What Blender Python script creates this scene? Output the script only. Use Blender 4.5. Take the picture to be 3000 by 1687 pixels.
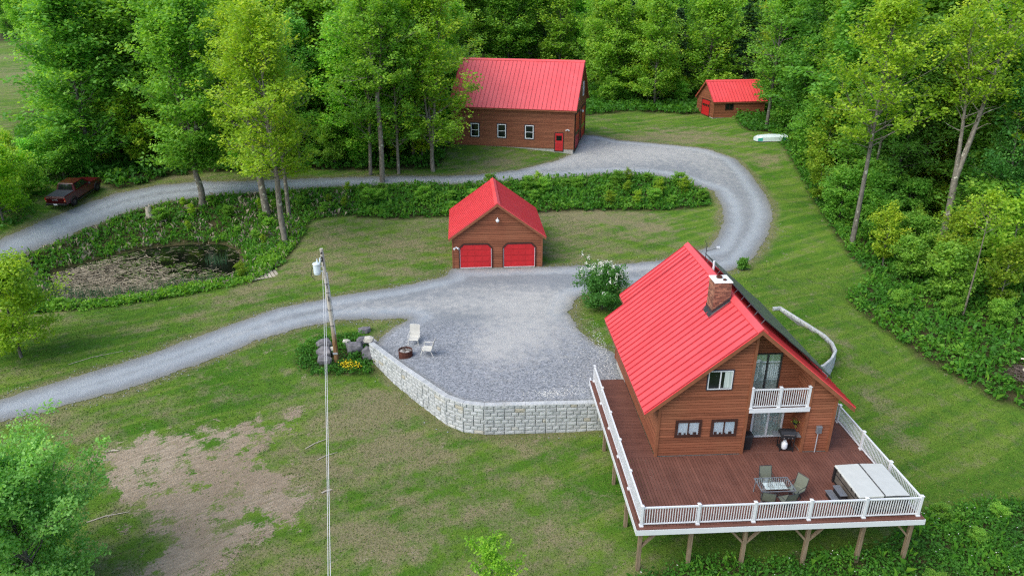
import bpy, math, random
import numpy as np
from mathutils import Matrix, Vector
PI = math.pi
for o in list(bpy.data.objects): bpy.data.objects.remove(o)
scene = bpy.context.scene
COL = scene.collection

# ------------------------------------------------------------------ camera
cd = bpy.data.cameras.new("camera"); cam = bpy.data.objects.new("camera", cd); COL.objects.link(cam)
cd.lens = 25.08; cd.sensor_width = 36.0; cd.clip_start = 0.5; cd.clip_end = 2000
Rt = Vector((0.998318, -0.057874, 0.003381)); Up = Vector((0.019105, 0.383497, 0.923345)); Fw = Vector((0.054734, 0.921727, -0.383958))
cam.matrix_world = Matrix(((Rt.x, Up.x, -Fw.x, -6.976), (Rt.y, Up.y, -Fw.y, -23.883), (Rt.z, Up.z, -Fw.z, 21.063), (0, 0, 0, 1)))
scene.camera = cam

# ------------------------------------------------------------------ sky, sun, exposure
SUN_EL, SUN_AZ = math.radians(50), math.radians(-122)     # azimuth from +Y towards +X
w = bpy.data.worlds.new("World"); scene.world = w; w.use_nodes = True
nt = w.node_tree; nt.nodes.clear()
sky = nt.nodes.new("ShaderNodeTexSky"); sky.sky_type = 'NISHITA'; sky.sun_disc = False
sky.sun_elevation = SUN_EL; sky.sun_rotation = SUN_AZ
sky.air_density = 1.0; sky.dust_density = 2.0; sky.ozone_density = 1.0
bg = nt.nodes.new("ShaderNodeBackground"); bg.inputs[1].default_value = 0.15
wo = nt.nodes.new("ShaderNodeOutputWorld")
nt.links.new(sky.outputs[0], bg.inputs[0]); nt.links.new(bg.outputs[0], wo.inputs[0])
sl = bpy.data.lights.new("sun", 'SUN'); sl.energy = 1.5; sl.angle = math.radians(60); sl.color = (1.0, 0.97, 0.92)
so = bpy.data.objects.new("sun", sl); COL.objects.link(so)
sd = Vector((math.sin(SUN_AZ) * math.cos(SUN_EL), math.cos(SUN_AZ) * math.cos(SUN_EL), math.sin(SUN_EL)))
so.rotation_euler = sd.to_track_quat('Z', 'Y').to_euler(); so.location = (0, 0, 60)
scene.view_settings.view_transform = 'Standard'; scene.view_settings.look = 'None'
scene.view_settings.exposure = 0.8; scene.view_settings.gamma = 1.0
scene.cycles.max_bounces = 8; scene.cycles.diffuse_bounces = 6; scene.cycles.transmission_bounces = 6; scene.cycles.transparent_max_bounces = 8
scene.cycles.use_denoising = False; scene.cycles.pixel_filter_type = 'BLACKMAN_HARRIS'; scene.cycles.filter_width = 1.25

# ------------------------------------------------------------------ helpers
class MB:
    """collects polygons, boxes, tubes; build() links them as ONE mesh object"""
    def __init__(s): s.v = []; s.f = []; s.t = []
    def poly(s, pts, tint=0.5):
        b = len(s.v); s.v += [tuple(p) for p in pts]; s.f.append(tuple(range(b, b + len(pts)))); s.t.append(tint)
    def faces(s, verts, faces, tint=0.5):
        b = len(s.v); s.v += [tuple(p) for p in verts]
        for f in faces: s.f.append(tuple(b + i for i in f)); s.t.append(tint)
    def box(s, x0, x1, y0, y1, z0, z1, tint=0.5):
        s.faces([(x0,y0,z0),(x1,y0,z0),(x1,y1,z0),(x0,y1,z0),(x0,y0,z1),(x1,y0,z1),(x1,y1,z1),(x0,y1,z1)],
                [(3,2,1,0),(4,5,6,7),(0,1,5,4),(1,2,6,5),(2,3,7,6),(3,0,4,7)], tint)
    def obox(s, c, ax, ay, az, hx, hy, hz, tint=0.5, ch=0.0):
        c = Vector(c); ax = Vector(ax).normalized() * hx; ay = Vector(ay).normalized() * hy; az = Vector(az).normalized() * hz
        P = [c + ax*i + ay*j + az*k for k in (-1, 1) for i, j in ((-1,-1),(1,-1),(1,1),(-1,1))]
        s.faces(P, [(3,2,1,0),(4,5,6,7),(0,1,5,4),(1,2,6,5),(2,3,7,6),(3,0,4,7)], tint)
    def bar(s, a, b, wd, th, up=(0,0,1), tint=0.5):
        a = Vector(a); b = Vector(b); d = b - a; L = d.length; d.normalize(); up = Vector(up)
        sx = d.cross(up)
        if sx.length < 1e-4: sx = d.cross(Vector((1,0,0)))
        sx.normalize(); uu = sx.cross(d)
        s.obox((a+b)/2, sx, d, uu, wd/2, L/2, th/2, tint)
    def tube(s, pts, rad, n=8, cap=True, tint=0.5):
        pts = [Vector(p) for p in pts]; b = len(s.v); m = len(pts); ref = None
        for i, p in enumerate(pts):
            d = (pts[min(i+1, m-1)] - pts[max(i-1, 0)])
            if d.length < 1e-6: d = Vector((0,0,1))
            d.normalize()
            if ref is None:
                ref = d.cross(Vector((0.3, 0.9, 0.2)))
                if ref.length < 1e-3: ref = d.cross(Vector((1, 0, 0)))
            ref = (ref - d * ref.dot(d)).normalized(); q = d.cross(ref)
            r = rad[i] if isinstance(rad, (list, tuple)) else rad
            for k in range(n):
                a = 2*PI*k/n; s.v.append(tuple(p + ref*(math.cos(a)*r) + q*(math.sin(a)*r)))
        for i in range(m-1):
            for k in range(n):
                s.f.append((b+i*n+k, b+i*n+(k+1) % n, b+(i+1)*n+(k+1) % n, b+(i+1)*n+k)); s.t.append(tint)
        if cap:
            s.f.append(tuple(b+k for k in reversed(range(n)))); s.t.append(tint)
            s.f.append(tuple(b+(m-1)*n+k for k in range(n))); s.t.append(tint)
    def cyl(s, x, y, z0, z1, r, n=16, r1=None, tint=0.5):
        s.tube([(x,y,z0),(x,y,z1)], [r, r if r1 is None else r1], n, True, tint)
    def lathe(s, prof, n=20, c=(0,0,0), tint=0.5):
        b = len(s.v)
        for r, z in prof:
            for k in range(n):
                a = 2*PI*k/n; s.v.append((c[0]+r*math.cos(a), c[1]+r*math.sin(a), c[2]+z))
        for i in range(len(prof)-1):
            for k in range(n):
                s.f.append((b+i*n+k, b+i*n+(k+1) % n, b+(i+1)*n+(k+1) % n, b+(i+1)*n+k)); s.t.append(tint)
    def build(s, name, mat, parent=None, smooth=False, bevel=0.0, seg=1):
        me = bpy.data.meshes.new(name); me.from_pydata(s.v, [], s.f); me.update()
        at = me.attributes.new('tint', 'FLOAT', 'FACE'); at.data.foreach_set('value', np.array(s.t, dtype=np.float32))
        me.materials.append(mat)
        if smooth: me.polygons.foreach_set('use_smooth', np.ones(len(me.polygons), dtype=bool))
        o = bpy.data.objects.new(name, me); COL.objects.link(o)
        if parent is not None: o.parent = parent
        if bevel:
            m = o.modifiers.new('bevel', 'BEVEL'); m.width = bevel; m.segments = seg; m.limit_method = 'ANGLE'; m.angle_limit = 0.6
        return o

def fast_mesh(name, verts, nper, mat, tint=None, parent=None):
    """verts (N*nper,3): N separate polygons of nper corners"""
    n = len(verts); nf = n // nper
    me = bpy.data.meshes.new(name)
    me.vertices.add(n); me.vertices.foreach_set('co', np.asarray(verts, dtype=np.float32).ravel())
    me.loops.add(n); me.loops.foreach_set('vertex_index', np.arange(n, dtype=np.int32))
    me.polygons.add(nf); me.polygons.foreach_set('loop_start', np.arange(0, n, nper, dtype=np.int32))
    me.polygons.foreach_set('loop_total', np.full(nf, nper, dtype=np.int32))
    if tint is not None:
        at = me.attributes.new('tint', 'FLOAT', 'FACE'); at.data.foreach_set('value', np.asarray(tint, dtype=np.float32))
    me.update(calc_edges=True); me.materials.append(mat)
    o = bpy.data.objects.new(name, me); COL.objects.link(o)
    if parent is not None: o.parent = parent
    return o

def thing(name, label, cat, loc=(0,0,0), rz=0.0, group=None):
    o = bpy.data.objects.new(name, None); COL.objects.link(o)
    o.empty_display_size = 0.3; o.location = loc; o.rotation_euler = (0, 0, rz)
    return tag(o, label, cat, group)
def tag(o, label, cat, group=None, kind=None):
    o['label'] = label; o['category'] = cat
    if group: o['group'] = group
    if kind: o['kind'] = kind
    return o
def structure(o): o['kind'] = 'structure'; return o
def dup(root, loc, rz, label=None, group=None, sc=None, tilt=None):
    r = root.copy(); COL.objects.link(r); r.location = loc; r.rotation_euler = (0, 0, rz) if tilt is None else (tilt[0], tilt[1], rz)
    if sc is not None: r.scale = sc
    if label: r['label'] = label
    if group: r['group'] = group
    for ch in list(root.children):
        c = ch.copy(); COL.objects.link(c); c.parent = r
        for g in ch.children:
            d = g.copy(); COL.objects.link(d); d.parent = c
    return r

# ------------------------------------------------------------------ materials
class NB:
    def __init__(s, name):
        s.m = bpy.data.materials.new(name); s.m.use_nodes = True; s.t = s.m.node_tree; s.t.nodes.clear()
        s.out = s.t.nodes.new('ShaderNodeOutputMaterial')
    def n(s, typ, **k):
        x = s.t.nodes.new(typ)
        for a, b in k.items(): setattr(x, a, b)
        return x
    def L(s, a, b): s.t.links.new(a, b)
    def setin(s, sock, v):
        if hasattr(v, 'links') or isinstance(v, bpy.types.NodeSocket): s.L(v, sock)
        elif isinstance(v, (tuple, list)) and len(v) == 3 and sock.type == 'RGBA': sock.default_value = (*v, 1)
        else: sock.default_value = v
    def pos(s): return s.n('ShaderNodeNewGeometry').outputs['Position']
    def obj(s): return s.n('ShaderNodeTexCoord').outputs['Object']
    def attr(s, a): return s.n('ShaderNodeAttribute', attribute_name=a).outputs['Fac']
    def mapping(s, v, scale=(1,1,1), rot=(0,0,0)):
        m = s.n('ShaderNodeMapping'); m.inputs['Scale'].default_value = scale; m.inputs['Rotation'].default_value = rot
        s.L(v, m.inputs['Vector']); return m.outputs[0]
    def rmap(s, v, ang, scale): return s.mapping(s.mapping(v, (1,1,1), (0,0,ang)), scale)
    def noise(s, v, scale, detail=4, rough=0.55, dist=0.0):
        x = s.n('ShaderNodeTexNoise'); s.L(v, x.inputs['Vector']); x.inputs['Scale'].default_value = scale
        x.inputs['Detail'].default_value = detail; x.inputs['Roughness'].default_value = rough; x.inputs['Distortion'].default_value = dist
        return x.outputs['Fac']
    def ramp(s, f, a, b, lo=0.0, hi=1.0):
        x = s.n('ShaderNodeMapRange'); x.clamp = True; s.setin(x.inputs['Value'], f)
        x.inputs['From Min'].default_value = a; x.inputs['From Max'].default_value = b
        x.inputs['To Min'].default_value = lo; x.inputs['To Max'].default_value = hi
        return x.outputs[0]
    def math(s, op, a, b=0.0):
        x = s.n('ShaderNodeMath', operation=op); s.setin(x.inputs[0], a); s.setin(x.inputs[1], b); return x.outputs[0]
    def mix(s, f, a, b, mode='MIX'):
        x = s.n('ShaderNodeMix', data_type='RGBA', blend_type=mode)
        s.setin(x.inputs[0], f); s.setin(x.inputs[6], a); s.setin(x.inputs[7], b); return x.outputs[2]
    def bump(s, h, strength=0.4, dist=0.02):
        x = s.n('ShaderNodeBump'); s.L(h, x.inputs['Height']); x.inputs['Strength'].default_value = strength; x.inputs['Distance'].default_value = dist
        return x.outputs[0]
    def bsdf(s, col, rough=0.7, spec=0.3, metal=0.0, normal=None, coat=0.0):
        p = s.n('ShaderNodeBsdfPrincipled'); s.setin(p.inputs['Base Color'], col); s.setin(p.inputs['Roughness'], rough)
        p.inputs['Specular IOR Level'].default_value = spec; p.inputs['Metallic'].default_value = metal
        p.inputs['Coat Weight'].default_value = coat
        if normal is not None: s.L(normal, p.inputs['Normal'])
        return p
    def done(s, sh): s.L(sh.outputs[0] if hasattr(sh, 'outputs') else sh, s.out.inputs[0]); return s.m

def M(name, col, rough=0.6, spec=0.3, metal=0.0, vary=0.15, scale=3.0, coat=0.0, bump=0.0):
    b = NB(name); p = b.obj(); n = b.noise(p, scale, 5); t = b.attr('tint')
    c = b.mix(b.ramp(n, 0.25, 0.75), tuple(x*(1-vary) for x in col), tuple(min(1, x*(1+vary)) for x in col))
    c = b.mix(1.0, c, b.ramp(t, 0, 1, 0.75, 1.25), 'MULTIPLY')
    r = b.ramp(n, 0.2, 0.8, max(0.02, rough-0.08), min(1, rough+0.08))
    return b.done(b.bsdf(c, r, spec, metal, b.bump(b.noise(p, scale*12, 3), bump, 0.01) if bump else None, coat))

MAT = {}
def make_materials():
    MAT['red'] = None
    b = NB('red_metal_roofing'); p = b.obj(); n = b.noise(p, 0.6, 5); f = b.noise(b.mapping(p, (9, 9, 1.0)), 2.0, 4)
    c = b.mix(b.ramp(n, 0.3, 0.7), (0.74, 0.060, 0.066), (0.82, 0.085, 0.092))
    c = b.mix(b.ramp(f, 0.58, 0.8, 0, 0.35), c, (0.60, 0.14, 0.12)); c = b.mix(b.ramp(b.noise(b.mapping(p, (1.2, 5, 1.2)), 1.0, 5), 0.55, 0.75, 0, 0.35), c, (0.52, 0.045, 0.05))
    c = b.mix(b.ramp(b.attr('tint'), 0.1, 0.3, 0.85, 0.0), c, (0.33, 0.018, 0.026))  # seam ribs painted darker red: their shaded side is put into the colour
    MAT['red'] = b.done(b.bsdf(c, b.ramp(f, 0.2, 0.8, 0.38, 0.50), 0.7))
    b = NB('brown_stained_siding'); p = b.obj(); t = b.attr('tint')
    g = b.noise(b.mapping(p, (1.2, 1.2, 22)), 1.0, 6, 0.65); wthr = b.noise(p, 0.35, 4); fine = b.noise(b.mapping(p, (14, 14, 60)), 1.0, 3)
    c = b.mix(b.ramp(g, 0.3, 0.7), (0.215, 0.070, 0.034), (0.300, 0.108, 0.056))
    c = b.mix(b.ramp(wthr, 0.45, 0.75, 0, 0.5), c, (0.310, 0.135, 0.068))
    c = b.mix(b.ramp(fine, 0.55, 0.8, 0, 0.35), c, (0.10, 0.032, 0.014))
    c = b.mix(1.0, c, b.ramp(t, 0, 1, 0.78, 1.22), 'MULTIPLY')
    MAT['siding'] = b.done(b.bsdf(c, 0.62, 0.25, 0, b.bump(fine, 0.25, 0.01)))
    MAT['trim'] = M('brown_trim', (0.24, 0.090, 0.044), 0.6, 0.25, vary=0.2)
    MAT['darktrim'] = M('dark_brown_trim', (0.055, 0.024, 0.018), 0.55)
    MAT['bluetrim'] = M('slate_trim', (0.045, 0.042, 0.055), 0.6)
    MAT['white'] = M('white_vinyl', (0.68, 0.70, 0.71), 0.35, 0.5, vary=0.03)
    MAT['winwhite'] = M('white_window_frame', (0.86, 0.87, 0.88), 0.4, 0.4, vary=0.02)
    MAT['cream'] = M('cream_vinyl', (0.74, 0.76, 0.72), 0.5, 0.4, vary=0.05)
    MAT['reddoor'] = M('red_door_paint', (0.50, 0.018, 0.022), 0.45, 0.4, vary=0.12, scale=1.2)
    MAT['concrete'] = M('concrete', (0.42, 0.40, 0.36), 0.85, 0.2, vary=0.25, bump=0.3)
    MAT['black'] = M('black_plastic', (0.018, 0.018, 0.02), 0.45, 0.4)
    MAT['dark'] = M('dark_metal', (0.035, 0.037, 0.04), 0.4, 0.5)
    MAT['grey'] = M('grey_metal', (0.22, 0.24, 0.26), 0.4, 0.5, metal=0.4)
    MAT['lightgrey'] = M('light_grey_metal', (0.45, 0.47, 0.50), 0.4, 0.5, metal=0.3)
    MAT['steel'] = M('brushed_steel', (0.5, 0.5, 0.5), 0.3, 0.5, metal=0.8)
    b = NB('weathered_post_wood'); p = b.obj(); n = b.noise(b.mapping(p, (16, 16, 1.6)), 1.5, 6, 0.7)
    c = b.mix(b.ramp(n, 0.3, 0.72), (0.12, 0.085, 0.05), (0.34, 0.26, 0.17))
    MAT['wood'] = b.done(b.bsdf(c, 0.85, 0.15, 0, b.bump(n, 0.4, 0.01)))
    b = NB('utility_pole_wood'); p = b.obj(); n = b.noise(b.mapping(p, (16, 16, 0.8)), 1.5, 6, 0.7); z = b.n('ShaderNodeSeparateXYZ'); b.L(p, z.inputs[0])
    c = b.mix(b.ramp(n, 0.3, 0.72), (0.34, 0.30, 0.25), (0.58, 0.55, 0.48))
    c2 = b.mix(b.ramp(n, 0.35, 0.65), (0.10, 0.045, 0.02), (0.34, 0.20, 0.09))
    c = b.mix(b.ramp(b.math('ADD', z.outputs[2], b.ramp(n, 0, 1, -1, 1)), 1.4, 3.0), c2, c)
    MAT['polewood'] = b.done(b.bsdf(c, 0.85, 0.15, 0, b.bump(n, 0.4, 0.01)))
    b = NB('red_brown_decking'); p = b.obj(); t = b.attr('tint'); n = b.noise(p, 1.1, 5); f = b.noise(p, 14, 4)
    c = b.mix(b.ramp(n, 0.3, 0.7), (0.120, 0.049, 0.034), (0.165, 0.070, 0.049))
    c = b.mix(b.ramp(f, 0.5, 0.8, 0, 0.4), c, (0.19, 0.105, 0.09))
    c = b.mix(1.0, c, b.ramp(t, 0, 1, 0.90, 1.12), 'MULTIPLY')
    MAT['deck'] = b.done(b.bsdf(c, 0.6, 0.3))
    b = NB('window_glass'); lw = b.n('ShaderNodeLayerWeight'); lw.inputs[0].default_value = 0.12
    gl = b.n('ShaderNodeBsdfGlossy'); gl.inputs['Roughness'].default_value = 0.03; gl.inputs[0].default_value = (0.9, 0.95, 1, 1)
    tr = b.n('ShaderNodeBsdfTransparent'); tr.inputs[0].default_value = (0.93, 0.96, 0.96, 1)
    mx = b.n('ShaderNodeMixShader'); b.L(b.ramp(lw.outputs['Facing'], 0, 1, 0.10, 0.9), mx.inputs[0]); b.L(tr.outputs[0], mx.inputs[1]); b.L(gl.outputs[0], mx.inputs[2])
    MAT['glass'] = b.done(mx)
    MAT['darkglass'] = M('dark_room_glass', (0.008, 0.010, 0.012), 0.06, 0.6, vary=0.3)
    b = NB('pleated_curtain'); p = b.obj(); n = b.noise(b.mapping(p, (1, 1, 0.05)), 14, 3)
    c = b.mix(b.ramp(n, 0.3, 0.7), (0.34, 0.42, 0.38), (0.62, 0.68, 0.63)); MAT['curtain'] = b.done(b.bsdf(c, 0.9, 0.1))
    MAT['blind'] = M('white_blind', (0.74, 0.80, 0.86), 0.8, 0.1, vary=0.06)
    b = NB('chimney_brick'); p = b.obj(); t = b.attr('tint'); n = b.noise(p, 9, 4)
    c = b.mix(t, (0.16, 0.075, 0.055), (0.40, 0.20, 0.125)); c = b.mix(b.ramp(n, 0.5, 0.75, 0, 0.5), c, (0.10, 0.06, 0.055))
    MAT['brick'] = b.done(b.bsdf(c, 0.85, 0.15, 0, b.bump(n, 0.4, 0.01)))
    MAT['mortar'] = M('mortar', (0.16, 0.12, 0.10), 0.9, 0.1)
    b = NB('cast_wall_block'); p = b.obj(); t = b.attr('tint'); n = b.noise(p, 2.2, 6, 0.65); f = b.noise(p, 11, 5, 0.7); s = b.noise(p, 0.8, 3)
    c = b.mix(b.ramp(n, 0.3, 0.7), (0.36, 0.38, 0.375), (0.53, 0.545, 0.53))
    c = b.mix(b.ramp(t, 0.90, 0.96, 0, 0.7), c, (0.36, 0.32, 0.22))
    c = b.mix(b.ramp(s, 0.62, 0.8, 0, 0.4), c, (0.30, 0.26, 0.18))
    c = b.mix(b.ramp(f, 0.6, 0.85, 0, 0.4), c, (0.22, 0.23, 0.22))
    c = b.mix(1.0, c, b.ramp(t, 0, 1, 0.88, 1.12), 'MULTIPLY')
    MAT['block'] = b.done(b.bsdf(c, 0.9, 0.15, 0, b.bump(b.noise(p, 7, 6, 0.7), 0.8, 0.05)))
    MAT['blockgap'] = M('wall_joint', (0.20, 0.20, 0.19), 0.95, 0.1)
    b = NB('field_stone'); p = b.obj(); n = b.noise(p, 2.5, 6, 0.6); f = b.noise(p, 14, 4)
    c = b.mix(b.ramp(n, 0.35, 0.7), (0.12, 0.115, 0.12), (0.26, 0.25, 0.25)); c = b.mix(b.ramp(f, 0.6, 0.8, 0, 0.5), c, (0.12, 0.12, 0.11))
    MAT['stone'] = b.done(b.bsdf(c, 0.9, 0.15, 0, b.bump(n, 0.6, 0.06)))
    MAT['whitestone'] = M('pale_stone', (0.72, 0.68, 0.58), 0.8, 0.2, vary=0.12)
    b = NB('tree_bark'); p = b.obj(); n = b.noise(b.mapping(p, (5, 5, 1.2)), 2.0, 6, 0.7); l = b.noise(p, 2.3, 3); oi = b.n('ShaderNodeObjectInfo')
    c = b.mix(b.ramp(n, 0.3, 0.7), (0.055, 0.050, 0.043), (0.20, 0.185, 0.16)); c = b.mix(b.ramp(l, 0.60, 0.66, 0, 0.75), c, (0.36, 0.37, 0.31))
    c = b.mix(1.0, c, oi.outputs['Color'], 'MULTIPLY')
    MAT['bark'] = b.done(b.bsdf(c, 0.9, 0.1, 0, b.bump(n, 0.6, 0.03)))
    def leafmat(name, c0, c1, c2, trans=0.5):
        b = NB(name); t = b.attr('tint'); oi = b.n('ShaderNodeObjectInfo')
        c = b.mix(b.ramp(t, 0.0, 0.55), c0, c1); c = b.mix(b.ramp(t, 0.55, 1.0), c, c2)
        c = b.mix(1.0, c, oi.outputs['Color'], 'MULTIPLY')
        d = b.bsdf(c, 0.5, 0.25)
        tl = b.n('ShaderNodeBsdfTranslucent'); b.L(b.mix(1.0, c, (1.25, 1.2, 0.5), 'MULTIPLY'), tl.inputs[0])
        mx = b.n('ShaderNodeMixShader'); mx.inputs[0].default_value = trans; b.L(d.outputs[0], mx.inputs[1]); b.L(tl.outputs[0], mx.inputs[2])
        return b.done(mx)
    MAT['leaf'] = leafmat('spring_leaves', (0.125, 0.310, 0.050), (0.245, 0.510, 0.065), (0.410, 0.640, 0.085))
    MAT['leafy'] = leafmat('yellow_green_leaves', (0.185, 0.350, 0.030), (0.350, 0.550, 0.045), (0.560, 0.670, 0.060))
    MAT['leafd'] = leafmat('dark_green_leaves', (0.085, 0.240, 0.050), (0.160, 0.410, 0.075), (0.290, 0.550, 0.100))
    MAT['leafp'] = leafmat('pale_green_leaves', (0.130, 0.290, 0.110), (0.230, 0.440, 0.180), (0.360, 0.560, 0.280))
    MAT['needle'] = leafmat('spruce_needles', (0.025, 0.065, 0.026), (0.045, 0.115, 0.042), (0.075, 0.165, 0.055), 0.12)
    MAT['weed'] = leafmat('weed_leaves', (0.050, 0.165, 0.025), (0.095, 0.290, 0.032), (0.230, 0.450, 0.045))
    MAT['reed'] = leafmat('reed_leaves', (0.045, 0.110, 0.060), (0.070, 0.160, 0.075), (0.13, 0.22, 0.09), 0.2)
    MAT['deadreed'] = M('dead_reed', (0.32, 0.275, 0.195), 0.9, 0.1, vary=0.35, scale=1.5)
    MAT['flower'] = M('white_blossom', (0.75, 0.74, 0.66), 0.8, 0.1, vary=0.1)
    MAT['yellow'] = M('yellow_flower', (0.80, 0.58, 0.02), 0.7, 0.2, vary=0.15)
    MAT['water'] = M('pond_water', (0.006, 0.007, 0.005), 0.05, 0.5, vary=0.4)
    MAT['rust'] = M('rusty_steel', (0.085, 0.032, 0.022), 0.85, 0.2, vary=0.5, scale=9)
    MAT['sling'] = M('olive_sling_fabric', (0.15, 0.165, 0.125), 0.85, 0.1, vary=0.12, scale=20)
    MAT['whitesling'] = M('white_sling_fabric', (0.55, 0.54, 0.48), 0.85, 0.1, vary=0.1)
    MAT['beige'] = M('cream_metal', (0.68, 0.66, 0.58), 0.5, 0.3)
    MAT['tubpanel'] = M('hot_tub_panel', (0.13, 0.115, 0.095), 0.7, 0.2, vary=0.3)
    MAT['tubcover'] = M('hot_tub_cover', (0.50, 0.52, 0.485), 0.6, 0.3, vary=0.05)
    MAT['truckred'] = M('maroon_car_paint', (0.055, 0.0025, 0.007), 0.28, 0.35, vary=0.1, coat=0.2)
    MAT['tonneau'] = M('grey_tonneau', (0.045, 0.052, 0.060), 0.7, 0.08)
    MAT['rubber'] = M('tyre_rubber', (0.012, 0.012, 0.013), 0.8, 0.2)
    MAT['tail'] = M('tail_lamp', (0.35, 0.02, 0.015), 0.2, 0.5)
    MAT['amber'] = M('amber_lamp', (0.8, 0.5, 0.25), 0.3, 0.5)
    MAT['plate'] = M('licence_plate', (0.80, 0.80, 0.82), 0.4, 0.4)
    MAT['solar'] = M('solar_cell', (0.095, 0.110, 0.098), 0.35, 0.5, vary=0.2)
    MAT['boat'] = M('pale_boat_hull', (0.62, 0.72, 0.70), 0.5, 0.4, vary=0.12)
    MAT['teal'] = M('teal_boat_paint', (0.03, 0.30, 0.22), 0.5, 0.4)
    MAT['galv'] = M('painted_transformer', (0.62, 0.70, 0.74), 0.4, 0.4, vary=0.06)
    MAT['wire'] = M('bare_wire', (0.68, 0.68, 0.66), 0.5, 0.4)
    MAT['deadwood'] = M('bleached_dead_wood', (0.45, 0.40, 0.32), 0.9, 0.1, vary=0.3)
    MAT['brush'] = M('brush_twigs', (0.13, 0.105, 0.09), 0.9, 0.1, vary=0.4)
    MAT['birch'] = M('pale_cut_wood', (0.66, 0.60, 0.48), 0.85, 0.1, vary=0.2)
make_materials()
CTRL = np.array([(-9.3,64.6,3.5),(-5.5,63.4,3.45),(-2,62.4,3.4),(-35.2,14.2,-2.0),(-29.4,17.0,-1.6),(-23.6,22.6,-1.1),(-18.6,25.8,-0.8),(-12.8,27.2,-0.55),(-5.0,30.7,-0.45),(5.2,32.2,-0.5),(-37.4,22.8,-1.5),(-30.1,25.2,-1.25),(-22.9,31.6,-0.8),(-17.3,38.1,-0.4),(-18.0,42.8,0.0),(4.6,38.7,-0.2),(13.0,42.0,0.2),(17.8,46.0,0.6),(-14.3,44.3,-0.1),(-1.9,53.1,2.2),(11.3,52.9,1.9),(10.0,46.3,0.4),(19.0,56.2,2.4),(22.3,46.0,1.4),(19.9,36.5,0.3),(15.5,32.1,-0.3),(5.5,62.3,3.1),(-3.8,60.5,2.6),(-9.4,57.8,2.3),(-15.0,53.1,1.9),(-27.8,53.2,1.6),(-36.3,53.0,1.3),(-41.6,48.8,1.0),(-44.8,44.8,0.8),(-47.6,36.5,0.3),(-20.4,46.3,0.6),(-31.7,29.3,-1.3),(-37.2,28.1,-1.4),(-26.2,31.5,-1.2),(-26.8,38.7,-1.2),(-26.9,45.2,-0.2),(-35.2,43.1,-1.5),(-41.1,39.7,-1.5),(-43.0,35.3,-1.5),(-31.2,43.6,-1.5),(-40.6,44.9,-0.3),(-34.5,47.2,-0.1),(31.0,79.2,4.0),(31.5,66.2,3.6),(20.6,82.0,3.6),(20.8,71.5,3.2),(29.3,47.5,0.9),(22.0,35.1,0.0),(22.7,28.9,-0.6),(16.4,25.6,-0.5),(22.6,19.5,-1.4),(18.8,15.0,-1.9),(24.2,12.9,-2.3),(26.0,11.1,-2.6),(18.6,6.1,-2.9),(20.5,3.5,-3.4),(27.6,36.2,0.3),(33.2,32.4,0.0),(29.6,21.4,-0.9),(27.8,14.2,-1.7),(41.6,33.4,1.0),(-15.9,10.8,-2.3),(-22.0,9.3,-2.4),(-24.6,5.3,-2.9),(-12.8,4.5,-2.8),(-2.4,10.1,-2.35),(-3.2,2.8,-2.9),(-13.8,1.4,-3.2),(-16.0,18.0,-1.35),(-18.1,17.4,-1.6),(-14.7,19.1,-0.95),(-18.4,21.9,-0.9),(-12.4,22.9,-0.6),(-13.3,19.5,-1.95),(-11.8,15.0,-2.1),(-9.2,11.5,-2.25),(-0.1,10.4,-2.25),(-8.6,32.0,-0.42),(-1.1,32.0,-0.42),(-9.0,40.0,-0.3),(-1.0,40.0,-0.2),(0.0,0.0,-2.55),(12.0,0.0,-2.65),(6.0,0.0,-2.6),(0.0,-6.0,-3.2),(12.0,-6.0,-3.3),(-20.0,-8.0,-3.2),(-40.0,-8.0,-3.5),(25.0,-6.0,-3.6),(0.1,5.9,-2.4),(13.0,8.0,-2.3),(-5.0,25.0,-0.5),(3.0,25.0,-0.5),(9.0,22.0,-0.5),(60.0,110.0,5.5),(-20.0,95.0,4.0),(-70.0,90.0,3.0),(0.0,160.0,8.0),(110.0,100.0,6.0),(-120.0,130.0,3.0),(-200.0,300.0,5.0),(150.0,250.0,14.0),(0.0,300.0,16.0),(300.0,300.0,20.0),(-300.0,100.0,0.0),(300.0,0.0,5.0),(80.0,40.0,2.0),(120.0,0.0,1.0),(-100.0,40.0,0.0),(-100.0,0.0,-3.0),(-300.0,-40.0,-5.0),(300.0,-40.0,0.0),(0.0,-40.0,-5.0),(60.0,0.0,-2.5),(0.0,450.0,24.0),(-300.0,450.0,8.0),(300.0,450.0,26.0)])
# ------------------------------------------------------------------ terrain
_X = CTRL[:, :2]; _n = len(_X)
def _U(r2): return np.where(r2 > 1e-9, r2*np.log(np.maximum(r2, 1e-12)), 0.0)
_A = np.block([[_U(((_X[:, None]-_X[None])**2).sum(-1)) + np.eye(_n)*8.0, np.c_[np.ones(_n), _X]], [np.c_[np.ones(_n), _X].T, np.zeros((3, 3))]])
_S = np.linalg.solve(_A, np.r_[CTRL[:, 2], 0, 0, 0])
def base_h(x, y):
    x = np.asarray(x, float); y = np.asarray(y, float); q = np.stack([x.ravel(), y.ravel()], -1); out = np.empty(len(q))
    for i in range(0, len(q), 20000):
        b = q[i:i+20000]; out[i:i+20000] = _U(((b[:, None]-_X[None])**2).sum(-1)) @ _S[:_n] + _S[_n] + b @ _S[_n+1:]
    return out.reshape(x.shape)
def segdist(x, y, poly, closed=True):
    x = np.asarray(x, float); y = np.asarray(y, float); d2 = np.full(x.shape, 1e12); n = len(poly)
    for i in range(n if closed else n-1):
        ax, ay = poly[i]; bx, by = poly[(i+1) % n]; dx, dy = bx-ax, by-ay
        t = np.clip(((x-ax)*dx+(y-ay)*dy)/max(dx*dx+dy*dy, 1e-9), 0, 1)
        d2 = np.minimum(d2, (x-ax-t*dx)**2+(y-ay-t*dy)**2)
    return np.sqrt(d2)
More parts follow.
